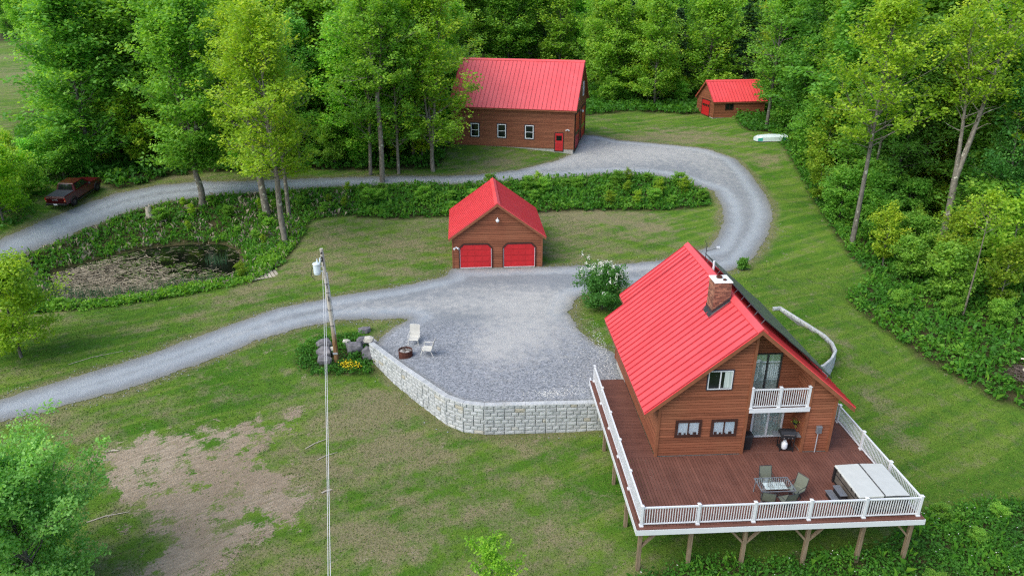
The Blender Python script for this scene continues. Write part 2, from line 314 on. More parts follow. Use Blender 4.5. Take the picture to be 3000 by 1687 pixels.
def inside(x, y, poly):
    x = np.asarray(x, float); y = np.asarray(y, float); r = np.zeros(x.shape, bool); n = len(poly)
    for i in range(n):
        ax, ay = poly[i]; bx, by = poly[(i+1) % n]
        if ay == by: continue
        r ^= ((ay > y) != (by > y)) & (x < (bx-ax)*(y-ay)/(by-ay)+ax)
    return r
def sdf(x, y, poly): return np.where(inside(x, y, poly), -1.0, 1.0)*segdist(x, y, poly)
def sstep(a, b, v): t = np.clip((v-a)/(b-a), 0, 1); return t*t*(3-2*t)
_r = np.random.RandomState(4); _W = [(_r.uniform(-1, 1, 2), _r.uniform(0, 6.28)) for _ in range(14)]
def fnoise(x, y, s):
    v = 0
    for k, (d, ph) in enumerate(_W): v = v + np.sin((x*d[0]+y*d[1])*s*(1+0.35*k)*2.2+ph+np.sin(y*s*1.3*d[0]+x*s*d[1]+k)*1.3)/(1+0.25*k)
    return v/4.5

WALL = [(-13.75,18.75),(-11.35,15.35),(-9.97,13.55),(-8.58,11.75),(-7.6,11.05),(-6.45,10.75),(-2.98,10.72),(1.80,10.68)]
WALL2 = [(15.05,22.2),(15.1,22.95),(15.68,23.05),(16.2,20.95),(16.8,18.4),(16.8,17.2),(16.5,16.1),(15.75,15.1),(14.9,14.3),(12.2,12.6),(10.5,12.6)]
UP1 = WALL + [(10.5,10.68)] + WALL2[::-1] + [(15.0,24.5),(-10,25.5),(-13.9,22.5)]
OPENB = [(15.2,22.3),(15.0,24.5),(-10,25.5),(-13.9,22.5),(-13.75,18.75)]
POND = [(-43.1,35.1),(-42.5,36.9),(-40.6,39.4),(-38.9,41.2),(-36.8,42.4),(-34.1,43.0),(-31.0,42.8),(-28.6,40.5),(-27.1,35.9),(-26.9,34.0),(-28.4,32.3),(-31.0,31.5),(-33.5,29.9),(-36.4,29.4),(-38.9,29.0),(-41.1,32.0)]
PZ = -1.62
def H(x, y, top=False):
    x = np.asarray(x, float); y = np.asarray(y, float); z = base_h(x, y)
    ins = inside(x, y, UP1)
    d1 = segdist(x, y, WALL, False); d2 = segdist(x, y, WALL2, False); dw = np.minimum(d1, d2); do = segdist(x, y, OPENB, False)
    k = np.where(ins, (1.0 if top else sstep(0.15, 0.36, d1))*sstep(0.0, 0.17, d2)*sstep(0, 3.5, do), 0.0); z = z*(1-k) + (-0.50)*k
    p = sdf(x, y, POND); z = np.where(p < 3, z*(sstep(0, 3, p)) + (1-sstep(0, 3, p))*np.minimum(z, PZ+0.25+0.25*np.maximum(p, 0)), z)
    z = z - 0.9*sstep(0.3, -1.5, p)
    far = sstep(5, 60, np.abs(x)-60) + sstep(5, 60, y-110)
    return z + 0.05*fnoise(x, y, 0.35)*sstep(0.3, 3, dw)*(1-ins) + far*0.6*fnoise(x, y, 0.05)
def hz(x, y): return float(H(np.array([x]), np.array([y]))[0])

GRAVEL = [(-48,5),(-34.8,13.0),(-32.6,13.7),(-30.8,14.6),(-28.8,15.5),(-26.5,17.1),(-23.9,19.2),(-21.8,21.0),(-19.1,22.3),(-16.7,23.1),(-14.4,23.0),(-11.7,22.9),(-12.2,22.1),(-13.3,21.2),(-13.8,20.2),
  (-13.75,18.75),(-11.35,15.35),(-9.97,13.55),(-8.58,11.75),(-7.6,11.05),(-6.45,10.75),(-2.98,10.72),(2.2,10.7),(2.2,16.5),(1.0,18.0),(0.2,20.5),(0.0,23.2),(0.9,25.6),(3.2,27.0),(8,28.0),
  (13.0,29.6),(15.9,31.2),(17.8,33.6),(20.4,37.5),(22.6,42.0),(23.9,47.4),(24.7,53.8),(24.6,59.0),(22.5,63.1),(19.1,65.4),(16.3,66.6),(12.4,67.7),(9.7,70.1),(7.9,69.8),(5.2,61.0),
  (3.1,58.4),(-1.8,55.5),(-6.3,55.0),(-10.7,54.8),(-19.3,54.2),(-28.0,54.5),(-36.6,54.8),(-40.6,53.2),(-43.6,50.3),(-45.0,48.0),(-46.3,45.0),(-47.6,42.0),(-48.6,38.0),(-49.3,33),(-50,27),
  (-48.2,27),(-47.3,32.6),(-46.7,34.9),(-45.5,38.5),(-43.6,43.4),(-41.1,47.4),(-38.1,50.0),(-33.3,51.6),(-25.0,51.7),(-19.1,51.8),(-12.8,52.4),(-7.2,52.4),(-2.0,52.1),(2.5,53.0),(8.9,54.3),(13.3,53.9),(16.5,52.2),(19.0,49.3),(18.7,45.4),(17.4,41.1),(16.0,38.2),(14.4,35.6),
  (11.6,34.2),(9.2,33.1),(5.6,32.6),(1.9,32.5),(-1.2,32.15),(-8.6,32.15),(-9.4,30.2),(-12.9,28.6),(-17.4,27.3),(-21.6,25.8),(-23.9,23.8),(-27.1,21.0),(-30.1,18.7),(-33.6,16.6),(-35.8,15.2),(-50,8.2)]
WOODR = [(33,70),(31.5,60),(29.8,50.7),(27.9,43.3),(26.6,37.1),(25.9,32.8),(26.0,30.1),(25.6,28.6),(22.9,26.7),(21.8,25.0),(21.9,22.2),(22.6,19.0),(23.2,16.6),(24.3,14.4),(25.2,12.6),(26.4,11.6),(28,10.2),(34,6),(60,0),(60,70)]
BANKP = [(-47.0,33),(-45.5,38.3),(-43.6,43.2),(-41.1,47.2),(-38.1,49.8),(-33.3,51.5),(-25.8,51.5),(-19.0,51.3),(-18.2,45.4),(-22.8,44.6),(-23.1,39.1),(-23.4,34.6),(-24.7,31.9),(-27.3,31.1),(-30.2,29.4),(-32.9,28.4),(-36.9,27.4),(-40.5,26.6),(-45,25)]
BANKG = [(-19.2,51.3),(-12.8,51.9),(-7.2,51.9),(-2.0,51.7),(8.8,53.6),(13.2,53.2),(16.4,51.5),(18.2,48.7),(17.4,45.9),(13.9,45.6),(8.2,45.7),(1.6,45.1),(-4.8,44.4),(-12.4,45.1),(-18.4,44.8)]
BOTR = [(-1.2,-0.6),(1.1,0.0),(2.8,0.45),(5.6,0.3),(8.5,0.5),(11.2,0.7),(13.2,1.9),(15.3,3.3),(17.7,4.0),(19.7,4.4),(24,4.6),(24,-6),(-1.2,-6)]
ROCK = [(-18.6,19.3),(-18.1,20.3),(-16.4,20.8),(-14.9,21.0),(-14.1,20.2),(-13.7,17.0),(-15.0,16.6),(-17.2,16.7),(-18.5,17.8)]
DIRT = [(-27.8,9.7),(-26.8,10.6),(-25.2,12.0),(-23.6,11.4),(-21.4,11.6),(-19.8,12.3),(-17.7,12.6),(-17.6,11.3),(-18.9,9.9),(-17.1,8.2),(-15.1,6.6),(-15.5,5.5),(-16.5,4.5),(-17.6,3.1),(-18.4,2.0),(-18.8,0.4),(-19,-2),(-22.6,-2),(-22.3,1.1),(-22.1,2.9),(-23.7,4.5),(-25.6,6.9)]
WOODL = [(-44,51),(-40,55.8),(-36,57.2),(-28,57),(-19,56.2),(-11,57.0),(-10.2,60),(-9.2,67),(-5,75),(5,82),(10,84),(18,88),(26,84.5),(35,86),(40,80),(60,80),(120,160),(60,190),(-60,190),(-95,140),(-72,85),(-60,62)]
SHEDW = [(32,80),(30.6,75),(30.5,71),(34,69),(36,66),(40,62),(60,62),(60,90),(36,90)]

def axis(lo, a, b, hi, st):
    core = list(np.arange(a, b, st)); out = []; x, d = a, st
    while x > lo: d *= 1.12; x -= d; out.append(x)
    up = []; x, d = core[-1], st
    while x < hi: d *= 1.12; x += d; up.append(x)
    return np.array(out[::-1] + core + up)
def make_ground():
    xs = axis(-420, -51, 33, 420, 0.32); ys = axis(-60, -9, 70, 600, 0.32)
    Xg, Yg = np.meshgrid(xs, ys); Z = H(Xg, Yg); nx, ny = len(xs), len(ys)
    V = np.stack([Xg, Yg, Z], -1).reshape(-1, 3)
    i = np.arange(nx-1); j = np.arange(ny-1); I, J = np.meshgrid(i, j); a = (J*nx+I).ravel()
    F = np.stack([a, a+1, a+nx+1, a+nx], -1)
    me = bpy.data.meshes.new('ground'); me.vertices.add(len(V)); me.vertices.foreach_set('co', V.astype(np.float32).ravel())
    me.loops.add(F.size); me.loops.foreach_set('vertex_index', F.astype(np.int32).ravel()); me.polygons.add(len(F))
    me.polygons.foreach_set('loop_start', np.arange(0, F.size, 4, dtype=np.int32)); me.polygons.foreach_set('loop_total', np.full(len(F), 4, dtype=np.int32))
    me.polygons.foreach_set('use_smooth', np.ones(len(F), dtype=bool)); me.update(calc_edges=True)
    x, y = Xg.ravel(), Yg.ravel(); g = sdf(x, y, GRAVEL); n1 = fnoise(x, y, 0.5); n2 = fnoise(x, y, 0.22)
    edge = sstep(1.6, 0.0, g + 0.5*n1)
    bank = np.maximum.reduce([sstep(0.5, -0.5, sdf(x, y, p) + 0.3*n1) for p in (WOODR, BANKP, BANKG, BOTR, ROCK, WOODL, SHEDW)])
    MEAD = [(-72,82),(-95,140),(-150,240),(-330,260),(-330,55),(-66,58)]; bank = np.maximum(bank, np.where(inside(x, y, MEAD), 0.0, sstep(84, 92, y) + sstep(44, 50, x) + sstep(-56, -62, x)*sstep(-10,-4,-y-40)).clip(0, 1))
    dirt = sstep(1.9, -1.5, sdf(x, y, DIRT) + 1.0*n1 + 0.5*n2)
    def blob(cx, cy, rx, ry, rot=0.0):
        c, s = math.cos(rot), math.sin(rot); u = ((x-cx)*c+(y-cy)*s)/rx; v = (-(x-cx)*s+(y-cy)*c)/ry; return np.exp(-(u*u+v*v))
    dry = sum(k*blob(*b) for k, b in [(0.75,(-20.5,36.5,3.2,6)),(0.5,(-13,38,4,5)),(0.7,(3,44,8,1.6)),(0.45,(2,38,5,4)),(0.5,(10,42,4,3)),(0.5,(-12,31,3,1.5)),(0.65,(-24.5,29,2.5,3)),
        (0.6,(-4,59,5,3)),(0.5,(22,68,7,5)),(0.45,(-11,9,3.5,1.6,0.5)),(0.4,(-13,3,4,1.2,0.5)),(0.5,(-8,4,5,1.0,0.5)),(0.40,(-3,2.5,2,3)),(0.4,(-9,-1,5,1.0,0.4)),(0.35,(-4.5,9.6,1.5,1)),(0.7,(-13.5,14,1.5,1.2)),
        (0.45,(17.5,20.5,1.0,5,0.2)),(0.5,(16.2,18.2,0.6,2.6,0.2)),(0.4,(17.5,12,1.2,4)),(0.3,(19,17,2,6)),(0.5,(-40,25,5,2)),(0.3,(-30,12,6,2,0.4)),(0.5,(-28,25,5,1,0.6)),(0.35,(17,9,1.6,1.6)),(0.5,(-38,56,5,1.2)),(0.25,(-110,150,60,60)),(0.5,(-12.5,12.5,3.5,2.5)),(0.15,(-9,6,9,6)),(0.25,(-16,14,4,2)),(0.8,(28.5,59,3,2.2)),(0.55,(-16.5,7,3,3)),(0.4,(-20,0,3,3)),(0.45,(16,68.5,9,2.5)),(0.35,(20,73,6,4))])
    dry = np.clip(dry + 0.12*sstep(2,-4,x)*sstep(17,11,y) + 0.09*(y>31)*(x<20) + 0.04 - 0.34*sstep(11,15,x)*sstep(60,50,y) + 0.10*((x>-24)&(x<18)&(y>31)&(y<47)) + 0.34*n2 + 0.22*n1 + 0.16*(np.sin((x*0.45+y*0.9)*2.0+2*n2)), 0, 1)
    for nm, v in (('bank', bank), ('dirt', dirt), ('dry', dry), ('edge', edge), ('gsd', np.clip(g, -5, 5))):
        at = me.attributes.new(nm, 'FLOAT', 'POINT'); at.data.foreach_set('value', v.astype(np.float32))
    b = NB('lawn_and_soil'); p = b.pos()
    fine = b.noise(p, 9.0, 5, 0.75); mid = b.noise(p, 1.3, 5, 0.6); big = b.noise(p, 0.16, 4, 0.55); blade = b.noise(b.mapping(p, (17, 12, 16)), 1.0, 5, 0.8)
    stripe = b.noise(b.rmap(p, -0.42, (0.10, 0.95, 0.3)), 1.0, 5, 0.6)
    c = b.mix(b.ramp(big, 0.35, 0.65), (0.060, 0.163, 0.012), (0.120, 0.214, 0.025))
    c = b.mix(b.ramp(mid, 0.42, 0.68, 0, 0.85), c, (0.038, 0.120, 0.014))
    c = b.mix(b.ramp(stripe, 0.46, 0.62, 0, 0.75), c, (0.165, 0.245, 0.035))
    d = b.math('ADD', b.attr('dry'), b.ramp(mid, 0.25, 0.75, -0.52, 0.52)); d = b.math('ADD', d, b.ramp(fine, 0.3, 0.7, -0.22, 0.22)); d = b.math('ADD', d, b.ramp(stripe, 0.35, 0.65, -0.16, 0.22))
    c = b.mix(b.ramp(d, 0.12, 0.95, 0, 0.88), c, b.mix(b.ramp(fine, 0.35, 0.65), (0.190, 0.160, 0.085), (0.315, 0.262, 0.165)))
    e = b.math('ADD', b.attr('edge'), b.ramp(fine, 0.3, 0.7, -0.35, 0.35))
    c = b.mix(b.ramp(e, 0.35, 0.95, 0, 0.85), c, b.mix(b.ramp(mid, 0.4, 0.6), (0.22, 0.185, 0.115), (0.15, 0.155, 0.06)))
    c = b.mix(b.ramp(blade, 0.50, 0.78, 0, 0.55), c, (0.035, 0.075, 0.012)); c = b.mix(b.ramp(blade, 0.5, 0.24, 0, 0.40), c, (0.150, 0.235, 0.045))
    straw = b.noise(b.rmap(p, -0.55, (1.6, 9, 5)), 1.0, 5, 0.75)
    di = b.math('ADD', b.attr('dirt'), b.ramp(b.noise(p, 0.75, 6, 0.62), 0.32, 0.68, -0.85, 0.45)); di = b.math('ADD', di, b.ramp(fine, 0.3, 0.7, -0.30, 0.30)); di = b.math('ADD', di, b.ramp(straw, 0.3, 0.7, -0.22, 0.22))
    soil = b.mix(b.ramp(straw, 0.35, 0.7), (0.245, 0.192, 0.130), (0.46, 0.385, 0.285)); soil = b.mix(b.ramp(big, 0.4, 0.6, 0, 0.5), soil, (0.27, 0.205, 0.135)); soil = b.mix(b.ramp(fine, 0.58, 0.75, 0, 0.6), soil, (0.13, 0.10, 0.065))
    c = b.mix(b.ramp(di, 0.38, 0.66), c, soil)
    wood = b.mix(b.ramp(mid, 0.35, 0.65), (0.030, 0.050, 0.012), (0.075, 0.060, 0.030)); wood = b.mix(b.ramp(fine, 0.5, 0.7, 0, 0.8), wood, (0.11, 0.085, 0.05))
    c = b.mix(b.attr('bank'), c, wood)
    h = b.math('ADD', blade, b.math('MULTIPLY', fine, 1.6))
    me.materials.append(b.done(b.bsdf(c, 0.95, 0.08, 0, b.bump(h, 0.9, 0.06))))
    o = bpy.data.objects.new('ground', me); COL.objects.link(o); structure(o)
make_ground()

def clip_mesh(name, field, bbox, st, lift, mat, attrs=()):
    """draped sheet where field(x,y) < 0, cut along the zero line"""
    xs = np.arange(bbox[0], bbox[1]+st, st); ys = np.arange(bbox[2], bbox[3]+st, st); Xg, Yg = np.meshgrid(xs, ys); Fv = field(Xg, Yg)
    nx, ny = len(xs), len(ys); idx = -np.ones(Xg.shape, int); V = []; Fs = []; neg = Fv < 0
    ks = np.argwhere(neg); idx[neg] = np.arange(len(ks)); V = [(xs[i], ys[j]) for j, i in ks]; ecache = {}
    def cut(a, b):
        k = (a, b) if a < b else (b, a)
        if k not in ecache:
            fa, fb = Fv[a], Fv[b]; t = fa/(fa-fb); V.append((Xg[a]+(Xg[b]-Xg[a])*t, Yg[a]+(Yg[b]-Yg[a])*t)); ecache[k] = len(V)-1
        return ecache[k]
    cnt = neg[:-1, :-1].astype(int)+neg[:-1, 1:]+neg[1:, 1:]+neg[1:, :-1]
    for j, i in np.argwhere(cnt > 0):
        q = [(j, i), (j, i+1), (j+1, i+1), (j+1, i)]
        if cnt[j, i] == 4: Fs.append(tuple(idx[a] for a in q)); continue
        f = []
        for k in range(4):
            a, b2 = q[k], q[(k+1) % 4]
            if neg[a]: f.append(int(idx[a]))
            if neg[a] != neg[b2]: f.append(cut(a, b2))
        if len(f) > 2: Fs.append(tuple(f))
    P = np.array(V); z = H(P[:, 0], P[:, 1], True) + lift
    me = bpy.data.meshes.new(name); me.from_pydata([tuple(map(float, (p[0], p[1], zz))) for p, zz in zip(P, z)], [], [tuple(map(int, f)) for f in Fs]); me.update()
    me.polygons.foreach_set('use_smooth', np.ones(len(me.polygons), dtype=bool))
    for nm, fn in attrs:
        at = me.attributes.new(nm, 'FLOAT', 'POINT'); at.data.foreach_set('value', fn(P[:, 0], P[:, 1]).astype(np.float32))
    me.materials.append(mat); o = bpy.data.objects.new(name, me); COL.objects.link(o); return o

def gravel_material():
    b = NB('crushed_stone'); p = b.pos(); gs = b.attr('gsd'); dust = b.attr('dust'); pad = b.attr('pad')
    fine = b.noise(p, 16, 5, 0.8); v = b.n('ShaderNodeTexVoronoi'); b.L(p, v.inputs['Vector']); v.inputs['Scale'].default_value = 13
    big = b.noise(p, 0.25, 4); mid = b.noise(p, 1.6, 5, 0.65)
    vs = b.n('ShaderNodeSeparateColor'); b.L(v.outputs['Color'], vs.inputs[0])
    c = b.mix(b.ramp(fine, 0.3, 0.7), (0.150, 0.165, 0.174), (0.292, 0.312, 0.322))
    c = b.mix(b.ramp(big, 0.4, 0.65, 0, 0.6), c, (0.245, 0.260, 0.270))
    trk = b.ramp(b.math('ABSOLUTE', b.math('ADD', gs, b.ramp(mid, 0.3, 0.7, 1.05, 1.55))), 0.15, 0.75, 0.7, 0.0)
    c = b.mix(b.math('MULTIPLY', trk, b.math('SUBTRACT', 1.0, pad)), c, (0.33, 0.365, 0.385))
    dark = b.mix(vs.outputs[0], (0.108, 0.120, 0.132), (0.385, 0.402, 0.425)); c = b.mix(b.math('MULTIPLY', pad, 0.75), c, dark)
    dd = b.math('ADD', dust, b.ramp(mid, 0.3, 0.7, -0.35, 0.35)); c = b.mix(b.ramp(dd, 0.15, 1.0, 0, 0.8), c, b.mix(b.ramp(fine, 0.3, 0.7), (0.36, 0.355, 0.33), (0.52, 0.515, 0.48)))
    c = b.mix(b.ramp(b.math('ADD', gs, b.ramp(fine, 0.3, 0.7, -0.3, 0.3)), -0.55, 0.1, 0, 0.7), c, (0.175, 0.165, 0.115))
    return b.done(b.bsdf(c, 0.95, 0.1, 0, b.bump(b.math('ADD', fine, v.outputs['Distance']), 0.7, 0.035)))
def road_field(x, y): return sdf(x, y, GRAVEL) + 0.16*fnoise(x, y, 1.6) + 0.14*fnoise(x+7, y, 4.0) + 0.10*fnoise(x, y+3, 9.0)
def gauss(pts):
    return lambda x, y: np.clip(sum(k*np.exp(-(((x-a)/r)**2+((y-c)/q)**2)) for a, c, r, q, k in pts), 0, 1)
structure(clip_mesh('gravel_driveway', road_field, (-51, 27, 4, 72), 0.17, 0.022, gravel_material(),
  (('gsd', lambda x, y: np.clip(sdf(x, y, GRAVEL), -5, 5)), ('pad', lambda x, y: sstep(1.5, -1.5, sdf(x, y, [(-14.5,22),(-13,18),(-8,10),(4,10),(4,17),(0.5,22),(-4,21),(-9,22)]))),
   ('dust', gauss([(-3.0,21.0,3.2,4.6,1.0),(-5.8,17.5,1.8,2.8,0.7),(-8,25,6,2.4,0.45),(-1.5,26,4,2,.5),(2,60,7,5,1.1),(14,62,9,5,1.0),(-13.5,25,6,1.2,.35),(-22,22,6,1.5,.25),(21,55,2.5,6,.4),(-2,31.5,7,0.8,0.6),(-12,53,10,1.2,0.4),(10,36,4,2.5,0.4),(8,31,5,1.6,0.5),(-6,27.5,3,1.0,0.35)])))))
# pond water: one sheet, with a dead-reed mat floating on it
def make_pond():
    P = [(x, y) for x, y in POND]; mb = MB(); cx = sum(p[0] for p in P)/len(P); cy = sum(p[1] for p in P)/len(P)
    ring = [(cx+(x-cx)*1.10, cy+(y-cy)*1.10, PZ) for x, y in P]; mb.poly(ring)
    structure(mb.build('pond_water', MAT['water']))
make_pond()
# ------------------------------------------------------------------ building kit
def clipz(poly, lo, hi):
    for z, sg in ((lo, 1), (hi, -1)):
        out = []
        for i in range(len(poly)):
            a, b = poly[i], poly[(i+1) % len(poly)]; da, db = (a[1]-z)*sg, (b[1]-z)*sg
            if da >= 0: out.append(a)
            if (da >= 0) != (db >= 0):
                t = da/(da-db); out.append((a[0]+(b[0]-a[0])*t, a[1]+(b[1]-a[1])*t))
        poly = out
        if len(poly) < 3: return []
    return poly
def siding(mb, poly, O, U, N, h=0.15, lip=0.024, rng=random.Random(3)):
    """lapped boards filling poly [(u,z)] on the plane through O"""
    O, U, N = Vector(O), Vector(U), Vector(N); z0 = min(p[1] for p in poly); z1 = max(p[1] for p in poly); k = int(math.floor(z0/h))
    while k*h < z1:
        c = clipz(poly, max(z0, k*h), (k+1)*h)
        if c:
            t = rng.random(); zg = k*h+.024; g = clipz(c, -99, zg); c = clipz(c, zg, 99)
            if g: mb.poly([O + U*u + Vector((0,0,z)) - N*.03 for u, z in g], 0.0)  # groove and board edge faces tinted darkest, painting in the shade of the gaps
            if not c: k += 1; continue
            P = [O + U*u + Vector((0,0,z)) + N*(lip*(1-.35*(z-k*h)/h)) for u, z in c]; mb.poly(P, t)
            zt = max(z for u, z in c); us = [u for u, z in c if z > zt-1e-4]
            if len(us) > 1: a, b = min(us), max(us); q = O+Vector((0,0,zt)); mb.poly([q+U*a-N*.03, q+U*b-N*.03, q+U*b+N*lip*.65, q+U*a+N*lip*.65], 0.0)
            zb = min(z for u, z in c); us = [u for u, z in c if z < zb+1e-4]
            if len(us) > 1:
                a, b = min(us), max(us); q = O + Vector((0,0,zb)); off = N*(lip*(1-.35*(zb-k*h)/h))
                mb.poly([q+U*a-N*.03, q+U*a+off, q+U*b+off, q+U*b-N*.03], 0.0)
        k += 1
def slope_sheet(mb, xr, zr, xe, s, y0, y1, th=0.05):
    sg = 1 if xe > xr else -1; ze = zr - s*abs(xe-xr)
    mb.faces([(xr,y0,zr),(xe,y0,ze),(xe,y1,ze),(xr,y1,zr),(xr,y0,zr-th),(xe,y0,ze-th),(xe,y1,ze-th),(xr,y1,zr-th)],
             [(0,1,2,3),(7,6,5,4),(4,5,1,0),(5,6,2,1),(6,7,3,2)])
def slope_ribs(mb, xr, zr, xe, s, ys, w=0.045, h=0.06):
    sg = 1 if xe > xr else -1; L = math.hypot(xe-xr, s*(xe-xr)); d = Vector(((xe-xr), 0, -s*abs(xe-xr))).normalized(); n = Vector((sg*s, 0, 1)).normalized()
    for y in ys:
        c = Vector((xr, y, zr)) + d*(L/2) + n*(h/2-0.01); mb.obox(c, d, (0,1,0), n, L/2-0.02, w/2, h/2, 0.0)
def gable_roof(parent, secs, xr, zr, s, seam, rake=0.22, cap=0.24, name='roof'):
    """secs: (x_left_eave, x_right_eave, y0, y1)"""
    mb = MB(); rb = MB()
    for xl, xe, y0, y1 in secs:
        n = max(1, round((y1-y0)/seam))
        for x in (xl, xe):
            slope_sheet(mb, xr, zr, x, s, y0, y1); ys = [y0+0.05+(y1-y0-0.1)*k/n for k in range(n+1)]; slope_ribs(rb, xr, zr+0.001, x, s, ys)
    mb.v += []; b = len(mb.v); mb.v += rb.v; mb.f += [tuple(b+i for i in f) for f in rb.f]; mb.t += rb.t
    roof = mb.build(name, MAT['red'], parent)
    cb = MB(); y0 = min(q[2] for q in secs); y1 = max(q[3] for q in secs); cw = cap; zc = zr+0.075
    cb.faces([(xr,y0-.02,zc),(xr+cw,y0-.02,zc-s*cw),(xr+cw,y1+.02,zc-s*cw),(xr,y1+.02,zc),(xr-cw,y0-.02,zc-s*cw),(xr-cw,y1+.02,zc-s*cw),
              (xr,y0-.02,zc-.06),(xr+cw,y0-.02,zc-s*cw-.06),(xr+cw,y1+.02,zc-s*cw-.06),(xr,y1+.02,zc-.06),(xr-cw,y0-.02,zc-s*cw-.06),(xr-cw,y1+.02,zc-s*cw-.06)],
             [(0,1,2,3),(3,5,4,0),(6,7,1,0),(0,4,10,6),(9,3,2,8),(3,9,11,5),(1,7,8,2),(5,11,10,4)])
    cb.build('ridge_cap', MAT['red'], roof)
    sb = MB()
    for xl, xe, y0, y1 in secs:
        for x in (xl, xe):
            sg = 1 if x > xr else -1; xi = x-sg*0.02; ze = zr-s*abs(xi-xr)
            sb.faces([(xr,y0+.04,zr-.06),(xi,y0+.04,ze-.06),(xi,y1-.04,ze-.06),(xr,y1-.04,zr-.06),(xr,y0+.04,zr-.14),(xi,y0+.04,ze-.14),(xi,y1-.04,ze-.14),(xr,y1-.04,zr-.14)],
                     [(3,2,1,0),(4,5,6,7),(5,4,0,1),(6,5,1,2),(7,6,2,3)])
            for yy, d in ((y0+0.02, -1), (y1-0.02, 1)):
                a, b2 = yy-0.02, yy+0.02
                fb = MB(); fb.faces([(xr,a,zr-.055),(xi,a,ze-.055),(xi,a,ze-.055-rake),(xr,a,zr-.055-rake),(xr,b2,zr-.055),(xi,b2,ze-.055),(xi,b2,ze-.055-rake),(xr,b2,zr-.055-rake)],
                         [(0,1,2,3),(7,6,5,4),(2,1,5,6),(3,2,6,7)]); fb.build('rake_board', MAT['trim'], roof)
            eb = MB(); eb.box(min(xi, xi-sg*0.03), max(xi, xi-sg*0.03), y0+.045, y1-.045, ze-.055-rake*0.9, ze-.055); eb.build('eave_fascia', MAT['trim'], roof)
    sb.build('soffit', MAT['trim'], roof)
    return roof
def boxuv(mb, O, U, N, u0, u1, z0, z1, n0, n1, tint=0.5):
    O, U, N = Vector(O), Vector(U), Vector(N); P = []
    for n in (n0, n1):
        for u, z in ((u0,z0),(u1,z0),(u1,z1),(u0,z1)): P.append(O+U*u+N*n+Vector((0,0,z)))
    mb.faces(P, [(3,2,1,0),(4,5,6,7),(0,1,5,4),(1,2,6,5),(2,3,7,6),(3,0,4,7)], tint)
def frame_mb(mb, O, U, N, u0, u1, z0, z1, w, n0, n1):
    boxuv(mb,O,U,N,u0,u1,z0,z0+w,n0,n1); boxuv(mb,O,U,N,u0,u1,z1-w,z1,n0,n1); boxuv(mb,O,U,N,u0,u0+w,z0+w,z1-w,n0,n1); boxuv(mb,O,U,N,u1-w,u1,z0+w,z1-w,n0,n1)
def window(parent, O, U, N, u0, u1, z0, z1, split, frame='white', trim='bluetrim', tw=0.07, fw=0.06, back='dark', name='window', label=None):
    mb = MB(); frame_mb(mb,O,U,N,u0,u1,z0,z1,fw,0.02,0.085)
    if split == 'v': um = (u0+u1)/2; boxuv(mb,O,U,N,um-.03,um+.03,z0+fw,z1-fw,0.02,0.08)
    if split == 'h': zm = (z0+z1)/2; boxuv(mb,O,U,N,u0+fw,u1-fw,zm-.03,zm+.03,0.02,0.08)
    wobj = mb.build(name, MAT[frame], parent)
    if label: wobj['label'] = label
    if tw:
        t = MB(); frame_mb(t,O,U,N,u0-tw,u1+tw,z0-tw,z1+tw,tw,0.0,0.070); t.build('window_trim', MAT[trim], wobj)
    p = MB()
    if back == 'dark': boxuv(p,O,U,N,u0+fw*.5,u1-fw*.5,z0+fw*.5,z1-fw*.5,0.021,0.056); p.build('pane', MAT['darkglass'], wobj)
    else:
        q = MB(); boxuv(q,O,U,N,u0+fw*.5,u1-fw*.5,z0+fw*.5,z1-fw*.5,0.021,0.046); q.build('curtain' if back == 'curtain' else 'blind', MAT[back], wobj)
        boxuv(p,O,U,N,u0+fw*.5,u1-fw*.5,z0+fw*.5,z1-fw*.5,0.064,0.067); p.build('pane', MAT['glass'], wobj)
    return wobj
def corner_boards(parent, pts, z0, zs, w=0.11):
    for (x, y), z1 in zip(pts, zs): mb = MB(); mb.box(x-w/2, x+w/2, y-w/2, y+w/2, z0, z1); mb.build('corner_board', MAT['trim'], parent)
def flood_light(parent, c, N):
    N = Vector(N); c = Vector(c); U = Vector((0,0,1)).cross(N); mb = MB(); mb.tube([c, c+N*.06], 0.07, 12)
    for s in (-1, 1):
        mb.tube([c+N*.05, c+N*.12+U*s*.08], 0.025, 8); mb.tube([c+N*.10+U*s*.07, c+N*.26+U*s*.19-Vector((0,0,.04))], [0.05, 0.09], 12)
    return mb.build('flood_light', MAT['white'], parent)
def barn_lamp(parent, c, N):
    N = Vector(N); c = Vector(c); mb = MB(); mb.tube([c, c+N*.10], .05, 8); mb.tube([c+Vector((0,0,.12)), c+N*.25+Vector((0,0,.16)), c+N*.30+Vector((0,0,.06))], .03, 8)
    o = mb.build('gable_lamp', MAT['steel'], parent); sh = MB(); sh.lathe([(0.02,.10),(.06,.08),(.15,-.02),(.16,-.06),(.13,-.06),(.10,-.18),(.02,-.22)], 16, tuple(c+N*.30)); sh.build('lamp_shade', MAT['white'], o)
    return o

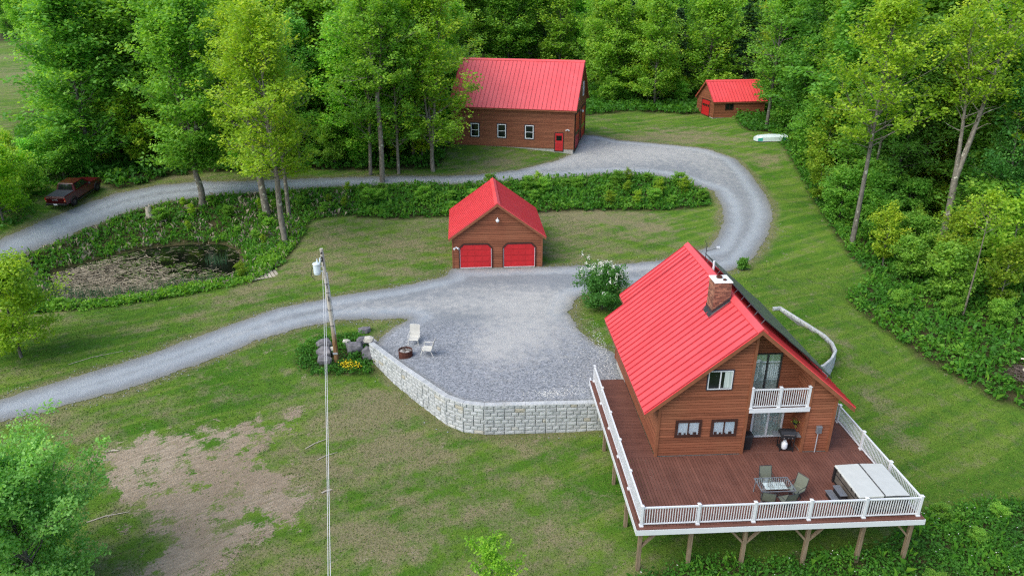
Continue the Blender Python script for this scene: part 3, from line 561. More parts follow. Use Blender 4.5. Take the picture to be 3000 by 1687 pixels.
# ------------------------------------------------------------------ the house
HX0, HX1, HYF, HYB, HR, HZ, HS = 1.82, 10.45, 4.87, 15.0, 6.13, 6.95, 0.834
def make_house():
    h = thing('log_house', 'brown board-sided house with red metal roof, brick chimney and recessed balcony above the deck', 'house', (0, 0, 0))
    rz = lambda x: HZ-0.15-HS*abs(x-HR); AL, AR, AY = 6.12, 9.10, 6.22
    f = MB()
    f.box(HX0+.05, HX1-.05, HYF+.05, HYB-.05, -2.9, -0.02); f.box(2.65, 9.6, HYB-.05, 16.2, -1.4, -0.02); f.build('foundation', MAT['concrete'], h)
    m = MB()
    siding(m, [(0,0),(AL-HX0,0),(AL-HX0,rz(AL)),(0,rz(HX0))], (HX0,HYF,0), (1,0,0), (0,-1,0))
    siding(m, [(0,0),(HX1-AR,0),(HX1-AR,rz(HX1)),(0,rz(AR))], (AR,HYF,0), (1,0,0), (0,-1,0))
    siding(m, [(0,0),(AR-AL,0),(AR-AL,rz(AR)),(HR-AL,rz(HR)),(0,rz(AL))], (AL,AY,0), (1,0,0), (0,-1,0))
    siding(m, [(0,0),(AY-HYF,0),(AY-HYF,rz(AL)),(0,rz(AL))], (AL,HYF,0), (0,1,0), (1,0,0))
    siding(m, [(0,0),(AY-HYF,0),(AY-HYF,rz(AR)),(0,rz(AR))], (AR,AY,0), (0,-1,0), (-1,0,0))
    siding(m, [(0,0),(HYB-HYF,0),(HYB-HYF,rz(HX0)),(0,rz(HX0))], (HX0,HYB,0), (0,-1,0), (-1,0,0))
    siding(m, [(0,0),(HYB-HYF,0),(HYB-HYF,rz(HX1)),(0,rz(HX1))], (HX1,HYF,0), (0,1,0), (1,0,0))
    siding(m, [(0,0),(HX1-HX0,0),(HX1-HX0,rz(HX1)),(HR-HX0,rz(HR)),(0,rz(HX0))][::-1], (HX0,HYB,0), (1,0,0), (0,1,0))
    siding(m, [(0,-.3),(6.95,-.3),(6.95,rz(9.6)),(3.48,rz(HR)),(0,rz(2.65))], (2.65,16.2,0), (1,0,0), (0,1,0))
    for x, n in ((2.65,-1),(9.6,1)): siding(m, [(0,-.3),(1.2,-.3),(1.2,rz(x)),(0,rz(x))], (x,HYB if n > 0 else 16.2,0), (0,n,0), (n,0,0))
    m.build('wall', MAT['siding'], h)
    corner_boards(h, [(HX0,HYF),(AL-.02,HYF),(AR+.02,HYF),(HX1,HYF),(HX0,HYB),(HX1,HYB)], 0.0, [rz(HX0)+.02,rz(AL)-.05,rz(AR)-.05,rz(HX1)+.02,3.1,3.1], 0.13)
    gable_roof(h, [(1.0,11.26,4.5,15.15),(2.13,10.13,15.152,16.55)], HR, HZ, HS, 0.50)
    F = ((0,HYF,0),(1,0,0),(0,-1,0))
    for a, b, z0, z1 in ((2.72,3.86,1.17,1.98),(4.47,5.62,1.15,1.97)):
        wd = window(h, *F, a, b, z0, z1, 'v', 'darktrim', 'darktrim', 0.07, 0.06, 'blind', label='small window with white blind and dark ornaments on its sill')
        for k, (u, r, q) in enumerate(((.18,.07,.14),(.42,.05,.10),(.62,.07,.08),(.90,.08,.14))): orn = MB(); orn.obox((a+u, HYF-.054, z0+.06+q/2), (1,0,0), (0,1,0), (0,0,1), r, .005, q/2); orn.build('sill_ornament', MAT['black'], wd)
    w3 = window(h, *F, 3.97, 5.14, 3.73, 4.72, 'v', 'white', 'bluetrim', 0.05, 0.045, 'dark', label='upper window with white sliding frame and dark glass')
    q = MB(); boxuv(q,*F,4.75,5.09,3.80,4.66,.057,.060); q.build('curtain', MAT['curtain'], w3)
    B = ((0,AY,0),(1,0,0),(0,-1,0))
    d = MB(); frame_mb(d,*B,6.98,8.62,0.04,2.12,0.09,0.02,0.09); boxuv(d,*B,7.77,7.87,.13,2.03,.02,.10); d = d.build('sliding_door', MAT['white'], h); d['label'] = 'lower white sliding door with green curtains'
    q = MB(); boxuv(q,*B,7.06,8.54,.12,2.04,.03,.04); q.build('curtain', MAT['curtain'], d); q = MB(); boxuv(q,*B,7.06,7.78,.12,2.04,.06,.063); boxuv(q,*B,7.86,8.54,.12,2.04,.06,.063); q.build('pane', MAT['glass'], d)
    q = MB(); q.bar((7.80,AY-.12,.9),(7.80,AY-.12,1.15),.03,.03); q.build('handle', MAT['white'], d)
    d = MB(); frame_mb(d,*B,6.62,8.05,2.72,4.86,0.07,0.02,0.09); boxuv(d,*B,7.30,7.38,2.8,4.8,.02,.10); d = d.build('sliding_door', MAT['dark'], h); d['label'] = 'upper dark framed sliding door onto the balcony'
    q = MB(); boxuv(q,*B,6.68,7.99,2.78,4.80,.03,.04); q.build('curtain', MAT['curtain'], d); q = MB(); boxuv(q,*B,6.68,7.31,2.78,4.80,.06,.063); boxuv(q,*B,7.37,7.99,2.78,4.80,.06,.063); q.build('pane', MAT['glass'], d)
    bl = MB(); bl.box(AL+.03,AR-.03,HYF+.02,AY-.03,2.44,2.58); bl = bl.build('balcony_floor', MAT['deck'], h)
    q = MB(); q.box(AL+.05,AR+.06,HYF-.09,HYF-.045,2.36,2.60); q.build('balcony_fascia', MAT['white'], bl)
    rail_section(h, (6.22,HYF-.02,2.58), (7.60,HYF-.02,2.58), 1.06, 12, 'balcony_railing'); rail_section(h, (7.60,HYF-.02,2.58), (9.02,HYF-.02,2.58), 1.06, 12, 'balcony_railing')
    for x in (6.22,7.60,9.02): rail_post(h, (x,HYF-.02,2.58), 1.12, 'balcony_post')
    # meter box with conduit
    e = MB(); e.obox((9.80,HYF-.10,1.32),(1,0,0),(0,1,0),(0,0,1),.13,.075,.20); e = e.build('meter_box', MAT['grey'], h, bevel=.015)
    q = MB(); q.tube([(9.80,HYF-.08,1.13),(9.80,HYF-.08,0.0)], .028, 8); q.build('conduit', MAT['lightgrey'], e)
    # wall fittings on the left side: downpipe style white box and vent
    e = MB(); e.box(HX0-.14,HX0-.03,8.2,9.5,0.9,1.15); e.build('vent_box', MAT['white'], h)
    # chimney
    c = MB(); cx0, cx1, cy0, cy1 = 5.04, 5.88, 8.22, 9.14; z0, z1 = 5.7, 7.72; rg = random.Random(5)
    core = MB(); core.box(cx0+.02,cx1-.02,cy0+.02,cy1-.02,z0,z1)
    for k in range(int((z1-z0)/.083)):
        z = z0+k*.083; off = 0.1*(k % 2)
        for (O, U, N, L) in (((cx0,cy0,0),(1,0,0),(0,-1,0),cx1-cx0),((cx1,cy0,0),(0,1,0),(1,0,0),cy1-cy0),((cx1,cy1,0),(-1,0,0),(0,1,0),cx1-cx0),((cx0,cy1,0),(0,-1,0),(-1,0,0),cy1-cy0)):
            u = -off
            while u < L:
                a, b2 = max(0,u+.006), min(L,u+.198)
                if b2-a > .02: boxuv(c,O,U,N,a,b2,z+.006,z+.078,-.04,rg.uniform(0,.012),rg.random())
                u += .2
    ch = c.build('chimney', MAT['brick'], h); core.build('mortar_core', MAT['mortar'], ch)
    q = MB(); q.box(cx0-.05,cx1+.05,cy0-.05,cy1+.05,z1,z1+.07); q.build('chimney_cap', MAT['cream'], ch, bevel=.02)
    q = MB(); q.lathe([(.15,.07),(.15,.16),(.10,.16),(.10,.02)],16,(5.42,8.82,z1)); q.lathe([(.09,.07),(.09,.13),(.06,.13),(.06,.02)],14,(5.58,8.45,z1)); q.build('flue', MAT['rust'], ch)
    q = MB(); zs = lambda x: HZ-HS*abs(x-HR)
    for a, b2 in (((cx0-.03,cy0-.03),(cx1+.03,cy0-.03)),((cx0-.03,cy1+.03),(cx0-.03,cy0-.03)),((cx1+.03,cy0-.03),(cx1+.03,cy1+.03)),((cx1+.03,cy1+.03),(cx0-.03,cy1+.03))):
        q.faces([(*a,zs(a[0])+.02),(*b2,zs(b2[0])+.02),(*b2,zs(b2[0])+.25),(*a,zs(a[0])+.25)],[(0,1,2,3)])
    q.faces([(cx0-.18,cy0-.2,zs(cx0-.18)+.03),(cx1+.06,cy0-.2,zs(cx1+.06)+.03),(cx1+.03,cy0-.03,zs(cx1)+.08),(cx0-.03,cy0-.03,zs(cx0)+.08)],[(0,1,2,3)])
    q.faces([(cx0-.18,cy0-.2,zs(cx0-.18)+.03),(cx0-.03,cy0-.03,zs(cx0)+.08),(cx0-.03,cy1+.03,zs(cx0)+.08),(cx0-.18,cy1+.05,zs(cx0-.18)+.03)],[(0,1,2,3)])
    q.build('chimney_flashing', MAT['dark'], ch)
    # vent pipe and small instrument arm at the back of the ridge
    q = MB(); q.tube([(6.42,12.5,6.55),(6.42,12.5,7.30)], .06, 10); q.build('vent_pipe', MAT['white'], h)
    q = MB(); q.tube([(7.0,15.6,6.2),(7.0,15.6,7.15)], .02, 6); q.tube([(7.0,15.6,6.75),(7.55,15.3,7.05)], .02, 6); q.tube([(7.0,15.6,7.15),(6.85,15.6,7.45)], .012, 6)
    q = q.build('antenna_mast', MAT['dark'], h); s = MB(); s.obox((7.58,15.28,7.10),(1,0,0),(0,1,0),(0,0,1),.09,.05,.05); s.build('antenna_head', MAT['white'], q)
    # solar panels on the right-hand slope
    d = Vector((1,0,-HS)).normalized(); n = Vector((HS,0,1)).normalized(); pl = MB(); pw = 1.02
    for row, (s0, L, off) in enumerate(((0.55,1.62,0.30),(2.22,1.62,0.27),(3.89,1.62,0.24))):
        for k in range(9):
            y = 5.75+k*(pw+.02)+pw/2; c0 = Vector((HR,y,HZ)) + d*(s0+L/2) + n*off
            fr = MB(); fr.obox(c0, d, (0,1,0), n, L/2, pw/2, .02); fo = fr.build('solar_panel', MAT['dark'], h)
            ce = MB()
            for i in range(10):
                for j in range(6): ce.obox(c0 + d*((i-4.5)*L/10.4) + Vector((0,(j-2.5)*pw/6.4,0)) + n*.0215, d, (0,1,0), n, L/10.4/2-.004, pw/6.4/2-.004, .001)
            ce.build('solar_cells', MAT['solar'], fo)
    rk = MB()
    for y in [5.9+k*.92 for k in range(10)]: rk.obox(Vector((HR,y,HZ))+d*0.60+n*.14, d, (0,1,0), n, .014, .010, .13); rk.obox(Vector((HR,y,HZ))+d*5.4+n*.12, d, (0,1,0), n, .014, .010, .12)
    rk.build('panel_bracket', MAT['grey'], h)
def rail_section(parent, a, b, ht, nb, name):
    a, b = Vector(a), Vector(b); mb = MB(); Z = Vector((0,0,1))
    mb.bar(a+Z*(ht-.03), b+Z*(ht-.03), .075, .06); mb.bar(a+Z*.11, b+Z*.11, .045, .05)
    for k in range(nb):
        p = a+(b-a)*((k+1)/(nb+1)); mb.bar(p+Z*.13, p+Z*(ht-.05), .030, .030, up=(0,1,0))
    return mb.build(name, MAT['white'], parent)
def rail_post(parent, p, ht, name):
    x, y, z = p; mb = MB(); mb.box(x-.055,x+.055,y-.055,y+.055,z,z+ht); mb.box(x-.085,x+.085,y-.085,y+.085,z+.002,z+.06)
    mb.faces([(x-.075,y-.075,z+ht),(x+.075,y-.075,z+ht),(x+.075,y+.075,z+ht),(x-.075,y+.075,z+ht),(x-.075,y-.075,z+ht+.03),(x+.075,y-.075,z+ht+.03),(x+.075,y+.075,z+ht+.03),(x-.075,y+.075,z+ht+.03),(x,y,z+ht+.08)],
             [(3,2,1,0),(0,1,5,4),(1,2,6,5),(2,3,7,6),(3,0,4,7),(4,5,8),(5,6,8),(6,7,8),(7,4,8)])
    return mb.build(name, MAT['white'], parent)
make_house()

# ------------------------------------------------------------------ the raised deck
def make_deck():
    d = thing('raised_deck', 'red-brown wraparound deck with white railing on tall timber posts in front of the house', 'deck', (0, 0, -2.6))
    def P(o): o.location.z = 2.6; return o
    rg = random.Random(8); b = MB(); X0, X1, Y0, YS = -.22, 12.42, -.22, HYF-.06; x = X0+.16
    while x < X1-.2: b.box(x, min(x+.128, X1-.16), Y0+.16, YS, -.03, 0, rg.random()); x += .146
    b.box(X0, X1, Y0, Y0+.14, -.03, 0.001, .2); b.box(X0, X0+.14, Y0+.146, 12.35, -.03, 0.001, .25); b.box(X1-.14, X1, Y0+.146, 10.0, -.03, 0.001, .25)
    y = YS+.012
    while y < 12.3:
        b.box(X0+.146, HX0-.05, y, y+.132, -.03, 0, rg.random())
        if y < 9.9: b.box(HX1+.05, X1-.146, y, y+.132, -.03, 0, rg.random())
        y += .146
    y = YS+.012
    while y < 6.15: b.box(6.16, 9.06, y, y+.132, -.03, 0, rg.random()); y += .146
    P(b.build('floor_boards', MAT['deck'], d))
    f = MB(); f.box(X0-.005,X1+.005,Y0-.03,Y0-.005,-.30,-.035); f.box(X0-.035,X0-.01,Y0-.03,12.36,-.30,-.035); f.box(X1+.01,X1+.035,Y0-.03,10.0,-.30,-.035); f.box(X0-.03,HX0-.03,12.362,12.385,-.30,-.035)
    P(f.build('fascia_board', MAT['white'], d))
    j = MB()
    for k in range(31): xx = X0+.2+k*.405; j.box(xx-.02,xx+.02,Y0+.01,YS,-.26,-.04)
    for yy in (.15, 2.6, 4.6): j.box(X0+.05,X1-.05,yy-.06,yy+.06,-.46,-.262)
    for k in range(18): yy = YS+.2+k*.42; j.box(X0+.01,HX0-.1,yy-.02,yy+.02,-.26,-.04)
    for k in range(12): yy = YS+.2+k*.42; j.box(HX1+.1,X1-.01,yy-.02,yy+.02,-.26,-.04)
    j.box(.02,.14,YS,11.9,-.46,-.262); j.box(12.1,12.22,YS,9.9,-.46,-.262)
    P(j.build('joists', MAT['wood'], d))
    posts = [(.06,.15,1),(2.29,.15,0),(4.71,.15,2),(7.53,.15,2),(10.0,.15,0),(12.17,.15,-1),(.08,2.9,0),(.08,5.9,0),(.08,8.7,0),(12.16,2.8,0),(12.16,5.8,0),(12.16,8.7,0)]
    for x, y, br in posts:
        m = MB(); z = hz(x, y)-.15; m.box(x-.085,x+.085,y-.085,y+.085,z,-.462); o = P(m.build('support_post', MAT['wood'], d, bevel=.01))
        for s in ((1,) if br == 1 else (-1,) if br == -1 else (-1, 1) if br == 2 else ()):
            q = MB(); q.bar((x+s*.06,y,-1.25),(x+s*.80,y,-.40),.09,.13,up=(0,1,0)); q.build('brace', MAT['wood'], o)
    for k in range(6):
        P(rail_post(d, (2.44*k,0,0.0015), 1.04, 'railing_post'))
        if k < 5: P(rail_section(d, (2.44*k,0,0), (2.44*k+2.44,0,0), .98, 21, 'railing_panel'))
    for k in range(1, 6):
        P(rail_post(d, (0,2.44*k,0.0015), 1.04, 'railing_post')); P(rail_section(d, (0,2.44*(k-1),0), (0,2.44*k,0), .98, 21, 'railing_panel'))
    for k in range(1, 5):
        P(rail_post(d, (12.2,2.44*k,0.0015), 1.04, 'railing_post')); P(rail_section(d, (12.2,2.44*(k-1),0), (12.2,2.44*k,0), .98, 21, 'railing_panel'))
    s = MB(); s.box(0.0,1.7,12.40,12.75,-.34,-.28); s.box(0.0,1.7,12.76,13.1,-.5,-.45); P(s.build('step', MAT['deck'], d))
    c = MB(); c.box(-.12,-.06,12.40,13.05,-.55,-.2); P(c.build('step_stringer', MAT['white'], d))
make_deck()

# ------------------------------------------------------------------ garage, barn, shed
def gable_building(root, xa, xb, ya, yb, zr, s, over, ends, seam, z0=0.0, fz=-0.6, name='wall'):
    xm = (xa+xb)/2; rz = lambda x: zr-.14-s*abs(x-xm); m = MB(); W, Ly = xb-xa, yb-ya
    siding(m, [(0,z0),(W,z0),(W,rz(xb)),(W/2,rz(xm)),(0,rz(xa))], (xa,ya,0), (1,0,0), (0,-1,0))
    siding(m, [(0,z0),(W,z0),(W,rz(xb)),(W/2,rz(xm)),(0,rz(xa))][::-1], (xa,yb,0), (1,0,0), (0,1,0))
    siding(m, [(0,z0),(Ly,z0),(Ly,rz(xa)),(0,rz(xa))], (xa,yb,0), (0,-1,0), (-1,0,0)); siding(m, [(0,z0),(Ly,z0),(Ly,rz(xb)),(0,rz(xb))], (xb,ya,0), (0,1,0), (1,0,0))
    m.build(name, MAT['siding'], root)
    f = MB(); f.box(xa+.03,xb-.03,ya+.03,yb-.03,fz,z0+.01); f.build('foundation', MAT['concrete'], root)
    corner_boards(root, [(xa,ya),(xb,ya),(xb,yb),(xa,yb)], z0, [rz(xa)]*4)
    gable_roof(root, [(xa-over,xb+over,ya-ends,yb+ends)], xm, zr, s, seam)
def make_garage():
    g = thing('garage', 'two-door brown garage with red metal roof and two red octagon-topped doors', 'garage', (-4.87, 32.23, -.41), 0.013)
    gable_building(g, -3.72, 3.72, 0, 7.75, 5.64, 0.722, .33, .33, .44, 0.02)
    F = ((0,0,0),(1,0,0),(0,-1,0))
    for s in (-1, 1):
        a, b = (-3.19,-.45) if s < 0 else (.45,3.19); c = .38; z1 = 2.13
        oct_ = [(a,.03),(b,.03),(b,z1-c),(b-c*.95,z1),(a+c*.95,z1),(a,z1-c)]
        m = MB(); m.faces([(u,-.045,z) for u, z in oct_]+[(u,-.001,z) for u, z in oct_], [(0,1,2,3,4,5)]+[((i+1) % 6, i, i+6, (i+1) % 6+6) for i in range(6)])
        for k in range(1, 4):
            z = .03+k*.53; m.box(a+.03 if z < z1-c else a+.2, b-.03 if z < z1-c else b-.2, -.052, -.046, z-.012, z+.012, 0)
        for k in range(4):
            for c4 in range(4):
                u0 = a+.16+c4*(b-a-.32)/4; u1 = u0+(b-a-.32)/4-.10; zz = .14+k*.5
                if k == 3 and c4 in (0, 3): continue
                m.box(u0,u1,-.056,-.0455,zz,zz+.30,.62)
        d = m.build('garage_door', MAT['reddoor'], g); q = MB(); e = MB()
        for i in range(1, 6):
            p0, p1 = oct_[i], oct_[(i+1) % 6]; q.bar((p0[0],-.045,p0[1]),(p1[0],-.045,p1[1]),.08,.13,up=(0,1,0) if abs(p0[0]-p1[0]) < .01 else (0,0,1))
        q.build('door_frame', MAT['darktrim'], d); e.box(a,b,-.075,-.046,.02,.07); e.box(a+.055,a+.085,-.065,-.046,.07,z1-c); e.box(b-.085,b-.055,-.065,-.046,.07,z1-c); e.build('weather_strip', MAT['white'], d)
    barn_lamp(g, (0,-.03,4.25), (0,-1,0)); flood_light(g, (-3.42,-.03,1.85), (0,-1,0))
make_garage()
def make_barn():
    yaw = -.271; g = thing('barn', 'large brown barn with long red metal roof, three white windows and red side door', 'barn', (5.323, 60.902, 3.205), yaw-PI/2)
    gable_building(g, -11.49, 0, -15.0, 0, 10.03, 0.806, .5, .36, .53, 0.32, -1.2)
    F = ((0,0,0),(0,1,0),(1,0,0))
    for u in (-12.62,-9.27,-5.86): window(g, *F, u, u+1.03, 1.40, 3.0, 'h', 'winwhite', 'bluetrim', .09, .09, 'dark')
    m = MB(); boxuv(m,*F,-2.17,-1.25,.14,2.22,.03,.06)
    for z in (.55, .95): boxuv(m,*F,-2.05,-1.37,z-.14,z+.14,.06,.068,.3)
    d = m.build('side_door', MAT['reddoor'], g); q = MB(); boxuv(q,*F,-2.05,-1.38,1.33,1.93,.061,.066); q.build('pane', MAT['darkglass'], d)
    q = MB(); frame_mb(q,*F,-2.28,-1.14,.05,2.32,.10,.0,.07); q.build('door_frame', MAT['darktrim'], d); q = MB(); boxuv(q,*F,-2.12,-2.07,1.0,1.08,.06,.12); q.build('handle', MAT['steel'], d)
    flood_light(g, (.03,-.70,2.65), (1,0,0))
    R = ((0,0,0),(-1,0,0),(0,1,0))
    for a, b in ((.9,4.6),(6.6,10.4)):
        m = MB(); boxuv(m,*R,a,b,.12,4.25,.02,.05)
        for k in range(1, 6): boxuv(m,*R,a+.05,b-.05,.12+k*.69-.03,.12+k*.69+.03,.05,.062,.2)
        d = m.build('overhead_door', MAT['reddoor'], g); q = MB(); frame_mb(q,*R,a-.13,b+.13,.0,4.4,.14,.0,.12); q.build('door_frame', MAT['darktrim'], d)
        q = MB()
        for k in range(4): boxuv(q,*R,a+.3+k*.85,a+.9+k*.85,1.65,2.1,.05,.066)
        q.build('door_pane', MAT['darkglass'], d)
    for a in (2.9,7.6): window(g, *R, a, a+1.0, 5.7, 7.3, 'h', 'white', 'cream', .07, .08, 'dark')
    barn_lamp(g, (-5.7,.03,4.1), (0,1,0))
make_barn()
def make_shed():
    g = thing('shed', 'small brown shed with red metal roof and single red panelled door at the wood edge', 'shed', (28.573, 80.206, 3.95), .104-PI/2)
    gable_building(g, -6.0, 0, 0, 7.8, 5.04, 0.81, .28, .33, .5, 0.1, -.6)
    R = ((0,0,0),(-1,0,0),(0,-1,0)); m = MB(); boxuv(m,*R,1.45,4.15,.05,2.25,.02,.05)
    for k in range(1, 4): boxuv(m,*R,1.5,4.1,.05+k*.55-.025,.05+k*.55+.025,.05,.06,.2)
    d = m.build('garage_door', MAT['reddoor'], g); q = MB(); frame_mb(q,*R,1.33,4.27,.0,2.37,.12,.0,.08); q.build('door_frame', MAT['darktrim'], d); q = MB()
    for k in range(4): boxuv(q,*R,1.62+k*.62,2.1+k*.62,1.35,1.7,.05,.064)
    q.build('door_pane', MAT['darkglass'], d)
    window(g, (0,0,0),(0,1,0),(1,0,0), 1.75, 2.95, 1.2, 2.2, 'v', 'darktrim', 'darktrim', .06, .06, 'dark')
make_shed()

# ------------------------------------------------------------------ retaining walls of cast blocks
def block_wall(name, label, line, ztop, thick, fz, out, course=0.24, stone=0.39):
    """line: centre polyline; out=+1 when the outer face is on the right of travel"""
    rg = random.Random(name+str(len(line))); L = [Vector((x, y, 0)) for x, y in line]; org = L[0].copy(); z0 = min(fz(x, y) for x, y in line); org.z = z0-.3
    mb = MB(); core = MB(); cap = MB(); run = 0.0
    def pt(i, off):
        a = L[max(i-1, 0)]; b = L[i]; c = L[min(i+1, len(L)-1)]; d1 = (b-a).normalized() if i > 0 else (c-b).normalized(); d2 = (c-b).normalized() if i < len(L)-1 else d1
        n1 = Vector((d1.y,-d1.x,0))*out; n2 = Vector((d2.y,-d2.x,0))*out; n = (n1+n2).normalized(); return b + n*(off/max(.5, n.dot(n1)))
    T = thing(name, label, 'wall', org)
    for i in range(len(L)-1):
        o0, o1 = pt(i, thick/2), pt(i+1, thick/2); q0, q1 = pt(i, -thick/2), pt(i+1, -thick/2); d = (o1-o0); ln = d.length; d.normalize(); n = Vector((d.y,-d.x,0))*out
        zb = min(fz(o0.x,o0.y), fz(o1.x,o1.y))-.4; Z = Vector((0,0,1))
        core.faces([o0-n*.05+Z*zb, o1-n*.05+Z*zb, q1+n*.02+Z*zb, q0+n*.02+Z*zb, o0-n*.05+Z*(ztop-.02), o1-n*.05+Z*(ztop-.02), q1+n*.02+Z*(ztop-.02), q0+n*.02+Z*(ztop-.02)], [(4,5,6,7),(0,1,5,4),(2,3,7,6),(1,2,6,5),(3,0,4,7)])
        nr = int((ztop-zb)/course)+1
        for side, (A, nn) in enumerate(((o0, n), (q0, -n))):
            if side == 1 : rows = [0]
            else: rows = range(nr)
            for r in rows:
                zt = ztop - r*course; zl = zt-course+.012; u = -((r//2 % 2)*0.59+run) % 1.18 - 1.18; k = 0
                big = 1.18
                while u < ln:
                    ws = [.40,.40,.38] if (r % 2 == 0) else [.59,.59]
                    vert = 0.015
                    for wi, w_ in enumerate(ws):
                        a, b2 = u + (vert if wi == 0 else .006), u+w_-(vert if wi == len(ws)-1 else .006); a = max(a, 0.0); b2 = min(b2, ln)
                        if b2-a > .04:
                            pr = rg.uniform(.0,.03); tt = rg.random(); P0 = A-nn*.04; Q = []
                            for off, sh in ((0, 0), (.03+pr, .018)):
                                for uu, zz in ((a+sh,zl+sh),(b2-sh,zl+sh),(b2-sh,zt-sh),(a+sh,zt-sh)): Q.append(P0+d*uu+nn*off+Z*(zz+(0 if r else -.0)))
                            mid = P0+d*((a+b2)/2)+nn*(.045+pr+rg.uniform(0,.012))+Z*((zl+zt)/2); Q.append(mid)
                            mb.faces(Q, [(0,1,5,4),(1,2,6,5),(2,3,7,6),(3,0,4,7),(4,5,8),(5,6,8),(6,7,8),(7,4,8)], tt)
                        u += w_
        u = 0.0
        m = max(1, round(ln/1.18))
        for k in range(m):
            a, b2 = k/m, (k+1)/m; e = .006/ln
            A0, A1 = o0+(o1-o0)*(a+e), o0+(o1-o0)*(b2-e); B0, B1 = q0+(q1-q0)*(a+e), q0+(q1-q0)*(b2-e); Zt, Zb = Z*(ztop+.035), Z*(ztop-.02)
            cap.faces([A0+n*.02+Zb,A1+n*.02+Zb,B1+Zb,B0+Zb,A0-n*.0+Zt,A1-n*.0+Zt,B1+n*.03+Zt,B0+n*.03+Zt],[(4,5,6,7),(0,1,5,4),(2,3,7,6),(1,2,6,5),(3,0,4,7)], rg.uniform(.3,.75))
        run += ln
    for m_, nm, mt in ((mb,'block_face','block'),(core,'wall_core','blockgap'),(cap,'cap_course','block')):
        o = m_.build(nm, MAT[mt], T); o.location = -org
block_wall('retaining_wall', 'long curved retaining wall of pale split-face blocks holding up the gravel yard', WALL, -.43, .36, lambda x, y: hz(x-.3, y-.5), 1)
def small_z(x, y): return float(base_h(np.array([x+.5]), np.array([y-.3]))[0])
def WALL2z(): return WALL2[1:10]
block_wall('retaining_wall', 'low curved wall of pale blocks in the lawn beside the right side of the house', WALL2z(), -.43, .15, small_z, -1)
# ------------------------------------------------------------------ things on the deck
def make_hot_tub():
    t = thing('hot_tub', 'square hot tub with cream folding cover in the right front corner of the deck', 'hot tub', (10.70, 1.38, 0.001))
    b = MB(); b.box(-1.06,1.06,-1.06,1.06,.03,.80); b.build('cabinet', MAT['tubpanel'], t, bevel=.05, seg=2)
    s = MB(); s.box(-1.075,1.075,-1.075,1.075,0,.10); s.box(-1.075,1.075,-1.075,1.075,.46,.50)
    for x, y in ((-1,-1),(1,-1),(1,1),(-1,1)): s.box(x*1.08-.06,x*1.08+.06,y*1.08-.06,y*1.08+.06,.02,.80)
    s.build('corner_strip', MAT['black'], t)
    for sx in (-1, 1):
        c = MB(); x0, x1 = (-1.14,-.012) if sx < 0 else (.012,1.14); xo = x0 if sx < 0 else x1; xi = x1 if sx < 0 else x0
        c.faces([(xo,-1.15,.80),(xi,-1.15,.80),(xi,1.15,.80),(xo,1.15,.80),(xo,-1.15,.91),(xi,-1.15,.95),(xi,1.15,.95),(xo,1.15,.91)],
                [(3,2,1,0),(4,5,6,7),(0,1,5,4),(1,2,6,5),(2,3,7,6),(3,0,4,7)] if sx < 0 else [(0,1,2,3),(7,6,5,4),(4,5,1,0),(5,6,2,1),(6,7,3,2),(7,4,0,3)])
        o = c.build('cover_panel', MAT['tubcover'], t, bevel=.045, seg=3)
    h = MB(); h.tube([(0,-1.16,.86),(0,-1.13,.955),(0,1.15,.955),(0,1.18,.86)], .018, 6); h.tube([(0,-1.17,.9),(.5,-1.18,.93),(1.08,-1.17,.90),(1.1,-1.1,.86)], .02, 6); h.build('cover_bar', MAT['dark'], t)
    k = MB()
    for y in (-.85,-.5,.5,.85): k.box(-1.165,-1.145,y-.02,y+.02,.72,.88)
    k.build('cover_strap', MAT['black'], t)
make_hot_tub()
def make_steps():
    t = thing('spa_steps', 'grey two-tread step unit set against the side of the hot tub', 'steps', (9.10, 1.25, 0.001))
    for x0, x1, z in ((-.30,.02,.24),(.02,.34,.48)):
        a = MB(); a.box(x0+.03,x1-.005,-.34,.34,0,z-.045); a.build('riser_box', MAT['black'], t, bevel=.02)
        b = MB(); b.box(x0-.01,x1,-.37,.37,z-.04,z)
        for k in range(6): b.box(x0+.03+k*.045,x0+.05+k*.045,-.30,.30,z+.0005,z+.006,.2)
        b.build('tread', MAT['grey'], t, bevel=.012)
make_steps()
def make_table():
    t = thing('patio_table', 'rectangular glass-topped patio table with grey metal frame on the deck', 'table', (6.36, 1.52, 0.001))
    f = MB(); f.bar((-.76,-.48,.71),(.76,-.48,.71),.04,.03); f.bar((-.76,.48,.71),(.76,.48,.71),.04,.03); f.bar((-.76,-.48,.71),(-.76,.48,.71),.04,.03); f.bar((.76,-.48,.71),(.76,.48,.71),.04,.03)
    for k in range(12): f.bar((-.68+k*.124,.47,.70),(-.68+k*.124,.30,.66),.018,.015)
    f.bar((-.74,.30,.66),(.74,.30,.66),.02,.02); f.build('table_frame', MAT['grey'], t)
    g = MB(); g.box(-.74,.74,-.46,.46,.715,.722); g.build('glass_top', MAT['glass'], t)
    for x in (-.72,.72):
        for y in (-.44,.44): l = MB(); l.tube([(x*.96,y*.95,.70),(x*1.0,y*1.0,0)],.025,8); l.build('leg', MAT['grey'], t)
    p = MB(); r = random.Random(2)
    for i in range(5):
        for k in range(2): p.box(-.47+i*.2,-.285+i*.2,-.24+k*.26,.0+k*.26,.63,.638,r.random())
    p.build('lower_shelf_tile', MAT['cream'], t)
make_table()
